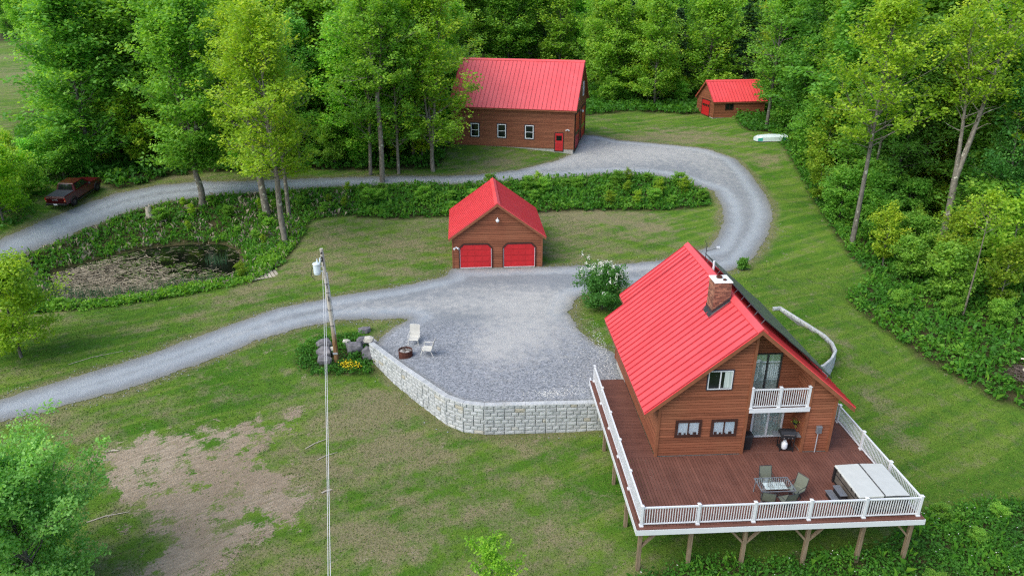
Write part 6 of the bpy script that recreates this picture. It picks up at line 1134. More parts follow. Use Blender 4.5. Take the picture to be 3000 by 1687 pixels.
FOREST = [('L',-55.6,136.6,0,17.0,1.5),('L',-29.1,68.6,0,18.2,2.7),('L',-61.2,88.1,1,17.2,4.4),('L',-41.1,134.2,0,14.9,5.1),('L',-84.6,133.3,1,15.0,4.6),('L',-23.1,68.8,0,15.3,6.1),('L',-31.7,101.0,3,14.4,3.5),('L',-48.6,83.1,1,19.5,5.6),('L',-61.0,81.0,1,17.0,2.0),('L',-54.8,71.7,0,15.0,4.5),('L',-51.7,100.2,1,17.3,3.9),('L',-66.1,133.2,1,18.6,5.8),('L',-18.4,63.2,1,16.2,4.3),('L',-46.0,129.1,1,17.0,4.2),('L',-17.3,69.9,2,14.4,5.1),('L',-30.8,91.9,1,14.3,1.6),('L',-22.8,107.0,0,19.9,4.7),('L',-77.4,125.0,0,19.3,3.8),('L',-59.6,101.0,1,15.8,3.4),('L',-72.1,118.4,0,16.3,0.8),('L',-35.6,71.6,1,17.9,5.3),('L',-46.5,70.9,1,18.5,5.1),('L',-50.3,77.2,1,19.3,3.9),('L',-78.3,116.2,0,17.6,3.2),('L',-17.9,83.1,0,16.4,3.6),('L',-47.4,97.7,0,17.0,4.6),('L',-14.7,75.8,3,17.7,4.8),('L',-27.4,117.7,1,17.0,5.9),('L',-38.6,112.6,1,17.1,2.4),('L',-59.6,121.2,1,16.3,3.1),('L',-54.2,113.7,0,18.7,3.9),('L',-32.0,109.1,2,18.2,4.3),('L',-74.6,132.3,1,15.8,2.4),('L',-43.5,81.9,3,16.8,0.7),('L',-39.6,104.8,0,15.1,6.0),('L',-57.3,130.2,1,15.0,3.6),('L',-25.2,75.7,1,16.4,3.5),('L',-32.0,64.5,0,17.0,3.3),('L',-50.5,92.7,3,18.8,2.1),('L',-39.5,64.3,0,18.1,1.2),('L',-61.1,111.3,3,19.7,2.7),('L',-65.8,96.5,3,17.9,0.1),('L',-64.4,91.5,1,18.8,5.7),('L',-30.5,131.0,2,17.6,0.7),('L',-27.4,80.7,0,20.0,5.7),('L',-41.0,70.5,1,19.0,1.4),('L',-47.2,139.8,0,16.9,5.5),('L',-49.1,118.2,3,14.3,2.3),('L',-26.4,93.5,1,16.1,3.5),('L',-41.4,94.8,0,17.0,4.5),('L',-67.2,107.4,1,14.1,5.3),('L',-57.1,94.8,0,16.6,1.5),('L',-49.3,62.5,3,14.7,2.5),('L',-36.9,97.1,0,18.7,1.4),('L',-26.9,59.8,3,14.9,1.9),('L',-40.6,87.0,3,19.6,4.8),('L',-73.7,105.1,1,19.3,1.7),('L',-34.2,85.3,1,15.3,2.5),('L',-18.8,89.9,3,19.6,1.2),('L',-38.1,76.3,2,17.5,3.0),('L',-26.4,99.9,0,15.0,2.5),('L',-40.5,122.9,1,19.3,5.0),('L',-29.0,86.7,3,18.7,2.4),('L',-29.4,137.4,1,16.3,3.3),('L',-54.1,85.7,0,15.4,5.1),('L',-89.9,138.4,3,17.9,0.2),('L',-73.5,111.5,0,18.8,2.2),('L',-64.5,125.8,0,16.0,6.1),('L',-13.7,60.5,0,18.8,3.4),('L',-46.8,87.6,1,19.4,3.8),('L',-44.1,59.5,0,17.9,5.4),('L',-20.1,78.4,3,16.3,4.3),('L',-28.2,125.0,2,16.5,0.8),('L',-23.2,84.5,0,18.6,5.4),('L',-65.7,117.9,1,15.9,0.1),('L',-48.4,105.7,2,16.3,0.4),('L',-69.3,138.6,1,17.3,1.8),('L',-21.2,98.6,2,15.1,5.0),('L',-36.0,61.2,3,15.1,2.3),('L',-85.4,124.6,1,17.6,4.8),('L',-12.6,67.7,0,15.9,3.1),('L',-33.8,80.2,2,14.5,3.9),('L',-45.7,65.9,1,17.4,2.1),('L',-54.1,80.1,0,19.7,2.2),('L',-43.2,99.8,0,18.0,0.0),('L',-44.8,111.5,1,16.8,5.1),('L',-51.4,124.1,0,16.4,3.8),('L',-54.5,106.9,0,18.2,2.3),('L',-57.8,77.2,1,14.0,2.4),('L',-30.5,73.1,0,17.5,0.4),('L',-76.2,139.6,3,19.1,0.1),('L',-33.7,117.5,0,17.2,4.6),('L',-37.6,91.5,0,16.3,3.7),('L',-48.4,55.8,1,17.2,5.0),('L',-44.2,77.2,0,16.1,3.1),('L',-52.4,66.2,2,15.0,1.4),('L',-38.6,81.4,3,19.8,3.7),('L',-20.9,73.0,2,19.4,1.3),('L',-82.9,139.6,1,14.2,1.1),('L',-20.7,58.9,1,14.8,0.4),('L',-71.9,100.0,2,14.5,0.8),('L',-55.1,90.5,1,17.4,3.1),('L',-34.6,125.1,3,15.6,4.6),('L',-25.2,64.3,0,17.3,3.1),('L',-35.8,139.8,2,19.3,0.5),('L',-71.3,126.4,0,18.3,1.4),('B',67.8,150.7,3,16.1,4.9),('B',-25.0,158.4,3,14.4,1.4),('B',60.9,117.1,1,16.3,3.5),('B',-3.5,154.1,4,18.2,2.1),('B',21.1,125.4,5,14.3,5.4),('B',27.2,152.4,5,19.1,2.1),('B',30.6,140.7,0,15.7,0.9),('B',66.6,140.7,3,16.2,0.6),('B',48.2,130.2,1,17.7,5.8),('B',39.4,134.5,1,14.2,4.1),('B',23.1,114.6,4,16.1,4.9),('B',35.9,157.0,3,19.0,3.6),('B',16.4,102.9,5,14.6,3.5),('B',26.1,131.2,0,14.5,6.0),('B',21.4,96.5,1,14.9,5.3),('B',-12.1,145.8,1,16.2,1.9),('B',45.0,146.2,5,20.0,4.3),('B',75.8,135.4,4,14.7,4.0),('B',8.3,143.2,5,14.7,0.3),('B',-4.7,137.4,5,17.7,3.5),('B',45.3,108.4,3,17.0,4.3),('B',36.3,108.4,4,15.3,3.4),('B',17.1,157.5,5,15.9,2.0),('B',-9.1,130.5,1,18.0,2.9),('B',55.0,104.7,1,16.4,5.4),('B',69.9,110.9,4,19.4,1.3),('B',65.8,100.6,0,15.9,1.6),('B',70.1,119.3,4,15.1,4.8),('B',10.3,116.7,1,19.9,0.3),('B',41.2,121.3,1,14.0,5.5),('B',64.4,129.5,1,15.1,3.6),('B',-9.5,159.9,4,18.8,5.2),('B',-14.3,121.1,0,17.1,3.1),('B',55.2,148.3,4,16.4,4.1),('B',-20.2,150.6,3,18.8,1.4),('B',7.2,132.4,4,14.6,2.5),('B',37.4,142.3,1,19.5,2.9),('B',35.3,100.5,3,14.0,3.8),('B',27.6,121.9,4,15.3,2.3),('B',27.5,97.7,4,14.6,4.1),('B',75.3,144.5,1,19.9,4.5),('B',53.4,98.1,4,19.2,3.7),('B',69.7,159.4,3,17.5,1.7),('B',-14.0,109.9,1,15.1,1.4),('B',-1.6,126.2,1,14.2,5.6),('B',46.8,138.1,1,15.3,3.0),('B',54.7,140.3,1,14.3,2.2),('B',51.8,123.9,1,16.9,2.7),('B',11.7,150.8,5,18.8,2.1),('B',22.8,138.6,4,18.6,4.3),('B',46.9,158.5,0,14.6,1.7),('B',36.8,115.7,5,14.7,1.4),('B',-13.8,94.2,1,16.7,2.9),('B',1.4,145.7,4,14.2,0.7),('B',-20.6,133.8,0,18.6,5.8),('B',53.8,113.4,3,18.1,1.5),('B',29.1,110.3,1,18.9,0.7),('B',59.3,134.7,0,19.6,5.6),('B',15.1,131.5,1,18.2,5.9),('B',-12.9,138.5,4,14.3,4.1),('B',59.2,159.7,4,19.4,3.8),('B',43.3,101.1,4,18.0,0.2),('B',1.2,117.5,5,18.6,1.0),('B',34.6,127.2,3,18.6,4.8),('B',16.7,143.6,0,15.8,2.2),('B',71.8,127.6,1,17.5,2.7),('B',-27.5,148.1,4,15.8,1.2),('B',6.6,123.7,1,19.0,4.3),('B',-14.3,99.6,1,16.6,0.0),('B',31.9,94.7,1,19.9,3.5),('B',-17.3,159.9,1,17.5,3.6),('B',78.0,151.7,5,14.6,5.0),('B',38.1,149.5,4,15.9,1.4),('B',-12.2,86.0,3,17.0,5.9),('B',16.0,95.8,0,16.1,2.1),('B',23.9,104.9,4,15.2,0.1),('B',-23.7,141.9,1,18.8,4.0),('B',48.0,98.4,3,14.2,4.0),('B',6.6,159.5,1,15.7,5.8),('B',-19.3,126.3,1,16.5,3.9),('B',22.6,91.4,1,15.4,1.8),('B',24.4,146.0,4,20.0,2.4),('B',77.4,159.2,5,19.4,6.0),('B',-12.0,153.3,0,19.0,1.8),('B',16.9,110.4,5,18.1,5.5),('B',24.0,159.1,1,19.8,0.0),('B',61.4,108.3,4,18.4,5.0),('B',-19.5,115.8,1,19.1,1.3),('B',38.4,94.8,4,16.5,4.6),('B',58.4,99.9,4,19.5,2.2),('B',2.3,138.4,5,18.6,2.0),('B',-7.0,118.4,5,19.9,1.8),('B',3.9,152.5,4,19.0,1.2),('B',-10.8,79.4,5,15.7,4.1),('B',46.0,116.1,1,17.0,5.7),('R',53.3,56.7,3,15.4,1.3),('R',78.4,100.5,3,16.3,0.9),('R',50.2,70.5,2,17.3,2.8),('R',57.9,88.4,0,15.6,3.2),('R',41.7,74.8,2,16.7,4.4),('R',52.6,90.2,1,18.6,4.8),('R',33.4,40.9,3,17.2,5.0),('R',78.7,91.6,2,17.6,1.0),('R',42.2,50.2,2,18.9,2.3),('R',34.0,51.0,0,19.5,3.3),('R',59.1,64.9,2,19.7,5.0),('R',47.0,42.5,2,16.8,3.2),('R',48.0,87.4,2,15.6,3.8),('R',44.0,58.8,3,20.0,4.1),('R',45.6,71.3,2,14.3,1.5),('R',55.6,81.6,3,17.4,5.7),('R',69.3,77.5,1,17.4,4.1),('R',73.9,106.5,2,19.1,2.4),('R',52.8,51.3,2,14.6,4.3),('R',55.0,75.7,2,15.3,2.8),('R',48.1,65.1,0,17.2,5.6),('R',38.5,79.3,2,16.2,2.6),('R',65.9,93.4,2,15.8,2.8),('R',42.3,84.7,0,17.2,0.3),('R',74.6,86.0,0,15.0,5.2),('R',74.0,99.8,1,14.6,0.6),('R',58.4,69.8,2,18.5,5.5),('R',82.4,94.7,3,20.0,0.4),('R',42.2,42.8,1,18.8,4.1),('R',82.6,104.9,0,18.5,1.7),('R',72.0,92.7,0,17.8,0.3),('R',41.7,65.3,2,16.0,2.2),('R',60.8,78.1,3,14.9,2.3),('R',37.4,60.4,0,15.8,2.7),('R',69.6,96.7,1,15.2,4.4),('R',48.4,54.2,2,15.1,4.8),('R',59.5,83.9,0,18.5,4.6),('R',44.3,79.2,0,19.1,4.9),('R',59.3,94.4,1,14.3,0.0),('R',36.8,74.2,0,15.8,5.4),('R',51.5,84.4,2,14.3,1.2),('R',64.5,72.7,1,15.9,0.3),('R',37.7,31.0,3,15.2,2.3),('R',45.5,93.2,2,17.8,0.3),('R',37.7,48.0,0,19.2,5.0),('R',41.2,89.6,1,17.7,4.0),('R',68.4,86.7,0,19.4,1.6),('R',40.3,38.0,0,15.8,6.0),('R',63.5,66.6,3,19.0,1.5),('R',52.4,62.3,0,15.0,4.5),('R',39.9,55.0,3,16.2,1.5),('R',79.0,86.7,3,18.8,3.0),('R',57.5,59.8,3,14.7,0.5),('R',49.1,75.2,2,17.7,0.1),('R',65.2,83.1,3,17.1,4.7),('R',73.0,80.6,2,18.4,5.1),('R',83.8,99.1,2,14.0,3.0),('R',47.3,48.8,3,18.4,4.6),('R',54.9,66.8,1,15.1,2.2),('R',77.2,96.2,0,16.2,3.0),('R',48.9,59.5,0,14.0,3.6),('R',37.0,69.7,3,15.1,3.8),('R',34.9,56.5,2,16.1,3.6),('R',62.5,90.5,0,14.5,2.8),('R',37.7,42.8,2,14.3,3.9),('R',36.2,64.9,0,18.3,1.4),('R',48.9,79.7,2,17.1,3.4),('R',69.2,72.8,0,14.6,0.6),('R',50.3,94.5,1,16.6,0.4),('R',62.4,97.7,0,14.7,4.8),('M',-144.0,252.4,3,19.0,4.9),('M',-123.4,234.4,4,19.4,5.5),('M',-124.1,278.2,5,15.7,1.5),('M',-139.2,301.0,5,18.7,2.6),('M',-147.2,224.3,5,17.9,5.0),('M',-108.3,284.5,1,17.0,0.5),('M',-181.7,319.0,4,18.9,1.3),('M',-147.4,290.0,1,16.6,1.3),('M',-155.1,282.1,0,19.8,1.6),('M',-105.3,229.5,0,15.4,4.0),('M',-85.7,215.0,4,17.9,2.3),('M',-162.3,246.3,4,18.5,4.3),('M',-141.3,240.8,4,16.2,4.0),('M',-198.7,308.2,0,16.9,5.5),('M',-63.2,247.0,4,19.9,5.3),('M',-190.6,299.1,0,16.1,4.0),('M',-99.4,264.2,1,17.9,2.7),('M',-177.9,307.1,0,15.0,0.8),('M',-105.5,274.5,1,17.5,4.1),('M',-104.0,212.8,3,16.9,1.5),('M',-136.4,261.5,1,18.5,0.0),('M',-72.7,273.7,1,14.6,2.1),('M',-171.0,295.1,3,17.6,4.1),('M',-89.3,250.5,0,17.4,5.3),('M',-170.2,267.9,5,14.9,1.8),('M',-76.8,243.6,4,15.2,4.7),('M',-87.1,302.7,3,17.4,0.1),('M',-84.9,261.8,3,15.7,3.9),('M',-65.5,236.1,0,16.7,3.3),('M',-141.3,272.8,1,14.9,4.5),('M',-66.6,223.4,3,14.0,1.9),('M',-125.9,249.8,0,18.4,6.3),('M',-75.8,302.5,1,17.2,4.0),('M',-109.1,303.3,4,19.5,6.0),('M',-168.0,282.7,1,14.1,2.7),('M',-135.3,224.2,1,15.3,4.1),('M',-90.2,274.6,0,19.5,1.2),('M',-96.6,297.4,4,15.7,2.1),('M',-165.3,316.1,5,19.8,2.2),('M',-126.2,305.2,5,15.5,0.8),('M',-182.8,283.7,0,18.7,5.0),('M',-153.4,267.2,3,18.5,1.9),('M',-116.1,267.4,4,15.0,4.6),('M',-74.9,205.4,4,19.0,2.3),('M',-125.2,291.5,1,18.1,3.6),('M',-101.2,243.4,3,19.1,3.8),('M',-94.7,206.7,5,14.8,2.3),('M',-109.4,253.2,1,19.0,3.2),('M',-94.1,229.0,1,14.4,2.2),('M',-60.6,211.8,3,17.0,2.3),('M',-118.1,217.9,3,18.5,3.3),('M',-60.1,271.2,1,19.8,3.4),('M',-201.6,320.3,0,16.7,1.6),('M',-71.8,259.2,5,14.5,0.8),('M',-158.2,295.2,1,14.7,0.3),('M',-155.5,230.6,3,17.0,5.5),('M',-62.9,297.5,4,15.7,6.1),('M',-162.4,256.8,5,19.9,4.4),('M',-135.4,282.5,1,17.6,0.1),('M',-77.9,224.6,0,16.9,0.5),('M',-128.3,213.3,1,19.2,6.1),('M',-85.4,290.5,4,16.8,4.7),('M',-64.6,281.8,1,18.8,4.6),('M',-60.4,201.6,0,19.8,0.0),('M',-148.9,304.8,3,15.9,4.4),('M',-74.2,291.2,5,17.9,4.0),('M',-87.4,240.2,1,15.3,6.0),('M',-61.2,260.6,0,19.1,1.6),('M',-126.1,261.5,4,19.5,1.1),('M',-140.0,312.4,3,18.3,3.9),('M',-95.0,284.9,1,17.9,3.5),('M',-111.2,241.5,3,16.6,3.9),('M',-167.4,305.6,3,14.7,0.6),('M',-179.9,271.1,4,15.3,1.6),('l',-15.9,64.6,6,7.3,0.5),('l',-24.7,59.5,6,5.5,5.2),('l',-26.1,71.2,7,4.9,0.9),('l',-51.7,70.3,6,3.6,4.1),('l',-41.2,61.5,7,4.1,0.3),('l',-48.8,55.3,6,4.0,2.1),('l',-40.5,68.3,7,7.8,3.9),('l',-43.2,65.2,6,7.5,2.2),('l',-31.0,62.9,6,5.8,4.6),('l',-44.5,61.3,6,4.9,1.1),('l',-46.4,66.1,7,3.9,5.3),('l',-36.5,59.9,6,3.2,5.1),('l',-41.8,71.0,6,7.3,1.4),('l',-21.0,69.5,7,8.3,2.5),('l',-55.5,66.3,7,5.5,3.1),('l',-12.8,68.7,7,6.1,4.3),('l',-50.0,62.8,6,5.0,4.6),('l',-57.5,70.5,7,5.3,1.9),('l',-31.5,68.7,7,6.2,1.6),('l',-36.4,66.0,6,6.5,4.0),('l',-39.3,63.6,6,7.7,4.4),('l',-24.6,67.8,7,3.6,3.7),('l',-27.4,61.9,7,3.1,0.7),('l',-28.9,67.2,6,8.4,4.9),('l',-37.1,71.0,6,5.7,1.1),('l',-48.1,58.4,7,3.4,4.8),('l',-15.9,59.8,7,3.0,0.3),('l',-15.8,68.2,6,7.7,3.2),('l',-48.0,72.0,7,7.5,4.1),('l',-43.6,57.5,7,7.3,4.6),('l',-55.9,63.3,6,3.2,3.7),('l',-13.5,62.7,6,4.1,5.4),('l',-51.7,43.2,6,3.0,0.4),('l',-53.5,64.5,6,4.0,1.0),('l',-21.4,61.2,7,5.4,0.6),('l',-17.5,62.1,6,5.9,4.6),('l',-44.6,68.4,6,7.1,5.1),('l',-35.6,62.3,7,3.5,5.5),('l',-26.6,64.4,6,8.2,6.2),('l',-50.6,48.0,6,3.2,4.8),('l',-24.0,63.0,6,5.3,1.4),('l',-12.8,59.3,7,7.2,0.3),('l',-49.9,67.1,6,7.8,4.6),('l',-34.1,69.8,7,7.7,0.3),('l',-28.7,69.9,7,3.8,1.1),('l',-40.9,58.5,7,7.8,6.1),('l',-30.0,59.8,6,6.9,0.9),('l',-33.0,65.4,7,6.9,5.4),('l',-19.9,64.4,7,3.1,3.6),('l',-57.0,56.2,7,3.2,2.4),('l',-19.7,58.2,6,4.0,0.2),('l',-54.3,69.8,7,5.6,2.0),('l',-32.9,58.3,6,3.4,2.2),('l',-59.6,56.8,6,3.3,5.5),('l',-46.7,63.0,6,8.3,1.3),('l',-52.5,52.0,6,4.1,1.8),('l',-52.5,61.8,6,8.5,0.3),('l',-18.3,69.3,7,4.0,3.3),('l',-52.4,46.0,7,6.1,5.5),('l',-53.0,58.7,6,3.6,2.3),('l',-12.4,65.6,7,5.7,3.9),('l',-22.6,65.6,6,6.0,4.3),('l',-56.0,52.1,7,4.7,1.3),('l',-47.2,69.0,7,7.7,3.8),('l',-45.1,71.0,6,7.7,3.5),('l',-51.8,55.1,6,4.0,2.7),('l',-52.6,67.2,7,4.5,1.2),('l',-14.7,70.6,6,3.1,5.5),('l',-63.8,64.0,6,3.0,1.0),('l',-57.9,67.6,6,3.2,1.3),('l',-49.8,52.7,6,4.8,3.2),('l',-30.4,71.8,7,6.9,0.5),('l',-22.5,71.7,6,8.0,4.9),('l',-19.9,67.1,6,7.2,4.0),('l',-22.4,57.6,6,4.8,4.1),('l',-19.1,72.0,6,5.0,3.0),('b',25.6,96.7,6,7.3,4.7),('b',27.4,93.1,6,3.1,2.0),('b',16.7,96.3,6,4.6,3.6),('b',21.9,93.1,7,7.1,1.5),('b',19.0,95.2,6,3.1,2.7),('b',15.8,93.8,6,4.1,1.6),('b',22.6,96.8,7,8.2,5.3),('b',28.7,95.8,7,3.2,4.1),('b',24.6,93.1,7,6.8,3.1),('r',37.4,44.0,7,4.8,2.4),('r',55.9,56.7,6,4.1,1.1),('r',41.7,55.4,6,5.2,5.0),('r',35.0,46.4,6,7.7,4.0),('r',47.4,60.0,6,5.4,1.6),('r',38.4,49.3,7,5.1,2.6),('r',45.2,70.7,6,4.7,6.2),('r',49.8,53.3,6,7.1,0.2),('r',52.7,62.3,7,4.7,0.4),('r',29.4,43.1,6,3.8,0.4),('r',35.4,50.1,7,6.6,1.7),('r',37.5,38.6,7,3.1,3.6),('r',44.5,46.2,7,2.9,1.4),('r',46.6,68.0,6,2.8,5.6),('r',38.3,29.3,6,6.1,0.1),('r',31.5,22.1,7,4.8,0.1),('r',51.3,65.2,6,5.3,2.2),('r',42.4,43.5,6,6.6,4.6),('r',53.5,72.3,6,4.3,4.3),('r',57.0,53.1,6,3.8,4.1),('r',39.4,69.6,6,4.8,1.7),('r',36.1,31.4,6,6.5,5.1),('r',45.8,50.3,7,7.9,2.2),('r',59.3,58.3,6,5.6,2.4),('r',49.7,68.4,7,7.5,2.8),('r',39.7,41.9,7,5.7,2.4),('r',49.7,46.0,6,4.7,5.8),('r',43.1,52.6,7,5.2,5.4),('r',28.4,28.1,6,3.6,3.9),('r',31.4,47.1,6,3.5,4.8),('r',44.9,42.5,6,3.1,3.2),('r',53.5,49.9,6,6.1,2.7),('r',43.2,48.9,6,7.5,4.1),('r',58.6,63.2,7,2.8,1.8),('r',28.3,40.1,6,5.1,5.4),('r',55.4,60.0,7,4.9,2.5),('r',39.9,62.2,6,8.1,5.3),('r',38.7,32.5,6,5.5,6.1),('r',32.7,43.6,6,7.8,2.4),('r',36.9,73.8,7,7.3,0.9),('r',31.1,26.6,7,5.4,2.2),('r',37.0,53.1,6,4.6,2.0),('r',48.8,74.6,7,6.3,0.4),('r',42.2,40.0,6,5.1,3.6),('r',32.8,34.7,7,2.8,3.2),('r',32.7,52.7,6,4.6,0.6),('r',47.6,40.7,6,3.2,1.6),('r',57.4,69.5,7,3.5,3.4),('r',40.2,72.4,7,3.3,2.4),('r',42.5,33.4,7,3.1,1.7),('r',33.5,56.9,6,6.5,5.7),('r',37.0,35.1,6,3.8,5.0),('r',29.0,23.9,6,4.6,3.6),('r',45.5,57.3,6,5.4,0.7),('r',34.3,40.9,7,4.0,0.3),('r',35.5,64.4,6,6.1,5.3),('r',39.8,52.9,6,5.8,1.3),('r',52.5,55.5,6,4.8,4.9),('r',34.6,60.7,6,5.7,1.6),('r',44.8,64.6,6,7.9,1.4),('r',54.0,67.4,7,6.6,4.5),('r',39.6,36.5,6,7.5,5.9),('r',36.3,56.9,7,8.2,0.2),('r',41.5,58.1,6,4.7,2.7),('r',48.3,56.6,6,6.5,2.4),('r',30.7,31.8,6,3.9,5.0),('r',49.9,49.9,6,5.0,2.6),('r',49.3,71.4,6,3.9,3.2),('r',35.5,70.7,6,7.5,4.5),('r',41.9,64.2,7,7.6,0.1),('r',42.8,68.1,7,5.0,0.1),('r',31.1,49.9,7,7.7,1.3),('r',30.0,37.9,6,5.4,1.3),('r',35.7,28.1,7,3.3,0.5),('r',44.3,36.4,7,4.7,3.0),('r',40.0,46.9,6,3.8,0.0),('r',38.2,66.0,7,8.3,4.7),('r',51.0,58.1,6,5.4,0.2),('r',43.4,73.6,6,3.0,1.1),('r',56.5,65.0,7,5.1,2.3),('r',51.9,74.7,6,6.4,3.3),('r',44.0,61.6,6,5.7,1.3),('r',46.6,53.8,6,8.5,1.6),('r',36.3,25.0,7,3.0,5.3),('r',45.2,39.3,6,2.9,4.4),('r',28.8,45.8,7,4.3,3.9),('r',52.8,52.6,7,4.7,3.7),('r',37.4,60.5,6,2.9,0.9),('r',27.9,30.9,7,4.3,2.9),('r',33.2,37.7,6,4.8,5.9),('r',47.4,43.6,6,8.5,3.4),('r',50.3,60.8,6,4.2,3.6),('r',60.8,61.7,6,7.2,4.8),('r',48.2,62.9,6,4.0,5.6),('r',29.8,35.0,6,3.9,2.0),('r',33.4,24.7,7,7.0,6.2),('r',46.1,73.3,6,5.6,3.9),('r',52.1,47.5,7,6.5,2.6),('r',31.4,40.3,6,5.8,4.1)]
WRS = [(27.9,43.3),(26.6,37.1),(25.9,32.8),(26.0,30.1),(25.6,28.6),(22.9,26.7),(21.8,25.0),(21.9,22.2),(22.6,19.0),(23.2,16.6),(24.3,14.4),(25.2,12.6),(26.4,11.6),(28,10.2),(34,6),(46,4),(48,30),(40,42),(34,70),(33,70),(31.5,60),(29.8,50.7)]
forest()
def small_bushes():
    rg = random.Random(5); r = np.random.RandomState(15)
    for poly, n, h0, h1, lab, grp in ((BANKG, 34, .9, 1.7, 'small leafy bush among the weeds on the bank behind the garage', 'bushes behind the garage'), (BANKP, 26, .6, 1.4, 'small bush on the rough bank above the pond', 'bushes on the pond bank'),
          (WRS, 46, 1.0, 2.2, 'small leafy bush among the weeds beside the right lawn', 'bushes beside the right lawn'), (BOTR, 10, .6, 1.0, 'small leafy bush among the plants at the lower right corner', 'bushes at the lower right corner')):
        q = in_polys([poly], 3, r); q = q[(sdf(q[:,0], q[:,1], GRAVEL) > 1.2) & (sdf(q[:,0], q[:,1], POND) > 1.2) & (sdf(q[:,0], q[:,1], poly) < -.5) & ~((q[:,0] > -1) & (q[:,0] < 12.6) & (q[:,1] < 2) & (q[:,1] > -3)) & ((q[:,0]-29)**2+(q[:,1]-14.3)**2 > 12)]; r.shuffle(q); got = []
        for x, y in q:
            if len(got) >= n: break
            if all((x-a)**2+(y-b)**2 > 1.6 for a, b in got):
                got.append((x, y)); h = rg.uniform(h0, h1); k = rg.choice(['p6','p6','p7']); t = dup(TREES[k][0], here(x, y), rg.uniform(0, 6.28), lab, grp); t['category'] = 'bush'; t.name = 'bush'; s = h/5; t.scale = (s*1.25, s*1.25, s); v = rg.uniform(.7,1.1)
                for c in t.children: c.color = (v, v, v, 1)

# ------------------------------------------------------------------ lilac and small garden bushes
def shrub(label, x, y, seed, Ht, R, leaf, mat, col, nb=30, nl=30, cr=.4, name='shrub', cat='shrub', bloom=0):
    t = thing(name, label, cat, here(x, y)); mb, C, T, r = grow(seed, Ht, .15, R, nb, leaf, nl, cr, mat, 'round', None, .03, .4, .8)
    mb.build('stem', MAT['bark'], t, True); c = leaf_quads('foliage', C, leaf, r, MAT[mat], t, .4, T); c.color = (*col, 1)
    if bloom:
        Q = []; ext = C[np.argsort(-(((C-[0,0,Ht*.45])/[R,R,Ht*.55])**2).sum(1))[:len(C)//4]]
        for p in ext[r.choice(len(ext), bloom, False)]: n = 22; Q.append(p+r.normal(0,1,(n,3))*[.07,.07,.12]+(p-[0,0,Ht*.4])/np.linalg.norm(p-[0,0,Ht*.4])*.16+[0,0,.12])
        leaf_quads('blossom', np.concatenate(Q), .10, r, MAT['flower'], t, .3)
    return t
shrub('lilac bush with white blossom at the back left corner of the house roof', 2.5, 23.6, 41, 3.1, 1.95, .13, 'leafd', (.62,.70,.75), 60, 46, .42, 'lilac_bush', 'bush', 44)
shrub('small dark green bush in the lawn behind the right side of the house roof', 15.3, 30.2, 42, .8, .45, .12, 'leaf', (.6,.7,.7), 16, 26, .25, 'bush', 'bush')

# ------------------------------------------------------------------ countless low plants
def in_polys(polys, dens, r, cond=None):
    out = []
    for p in polys:
        a = np.array(p); lo, hi = a.min(0), a.max(0); n = int((hi-lo).prod()*dens); q = r.uniform(lo, hi, (n,2)); q = q[inside(q[:,0], q[:,1], p)]
        if cond is not None: q = q[cond(q[:,0], q[:,1])]
        out.append(q)
    return np.concatenate(out)
def weeds(name, label, cat, polys, dens, nleaf, hmax, size, seed, mat='weed', cond=None, base=.5, var=.36, s=.45, spread=.16):
    r = np.random.RandomState(seed); q = in_polys(polys, dens, r, cond); n = len(q); z = H(q[:,0], q[:,1]); f = fnoise(q[:,0]+seed, q[:,1], s); f2 = fnoise(q[:,0], q[:,1]+9, s*2.7)
    h = hmax*np.clip(.55+.35*f+.25*f2+r.normal(0,.15,n), .12, 1.4); i = np.repeat(np.arange(n), nleaf); m = len(i); hh = h[i]*r.uniform(.15,1,m)**.7
    C = np.stack([q[i,0]+r.normal(0,spread,m), q[i,1]+r.normal(0,spread,m), z[i]+hh], -1); t = np.clip(base+var*f[i]+.12*f2[i]+r.normal(0,.13,m)+.15*(hh/hmax-.5), 0, 1)
    o = leaf_quads(name, C, size, r, MAT[mat], None, .5, t, jit=.6); return tag(o, label, cat, None, 'stuff')
off = lambda x, y: sdf(x, y, GRAVEL) > .35
small_bushes()
weeds('weeds', 'thick green weeds and ferns on the bank behind the garage', 'weeds', [BANKG], 13, 8, .85, .24, 1, cond=off, base=.52)
weeds('weeds', 'rough low weeds over the bank around the pond', 'weeds', [BANKP], 11, 8, .48, .21, 2, cond=lambda x, y: (sdf(x, y, GRAVEL) > .3) & (sdf(x, y, POND) > .25) & (fnoise(x, y, .5) > -.62), base=.48, var=.32)
PONDS = [(-23.2,40.5),(-24.4,40.8),(-25.6,36.5),(-26.0,34.4),(-27.8,32.3),(-30.6,31.2),(-33.5,29.7),(-36.4,29.2),(-39.5,28.9),(-41,27),(-36.8,27.0),(-33,28.0),(-30,29.0),(-27,30.6),(-25.0,31.0),(-24.0,34.0)]
weeds('weeds', 'bright yellow-green plants in a strip along the near edge of the pond', 'weeds', [PONDS], 16, 9, .75, .20, 3, base=.85, var=.12, mat='weed')
weeds('weeds', 'tall green weeds and ferns between the right lawn and the wood', 'weeds', [WRS], 12, 8, .75, .23, 4, cond=lambda x, y: ((x-29)**2/3.2+(y-14.3)**2/1.4) > 1, base=.52)
weeds('weeds', 'dense dark green plants below the deck posts and at the lower right corner', 'weeds', [BOTR], 26, 12, .55, .13, 5, base=.42)
weeds('garden_plants', 'green garden plants growing round the boulders and utility pole', 'plants', [ROCK], 34, 13, .62, .13, 6, base=.42, cond=lambda x, y: np.minimum.reduce([(x-a)**2+(y-b)**2 for a, b in ((-17,19.5),(-16.85,18.62),(-16.75,17.85),(-15,19.2),(-14.55,19.95),(-14,18.75),(-16,18.1))]) > .26)
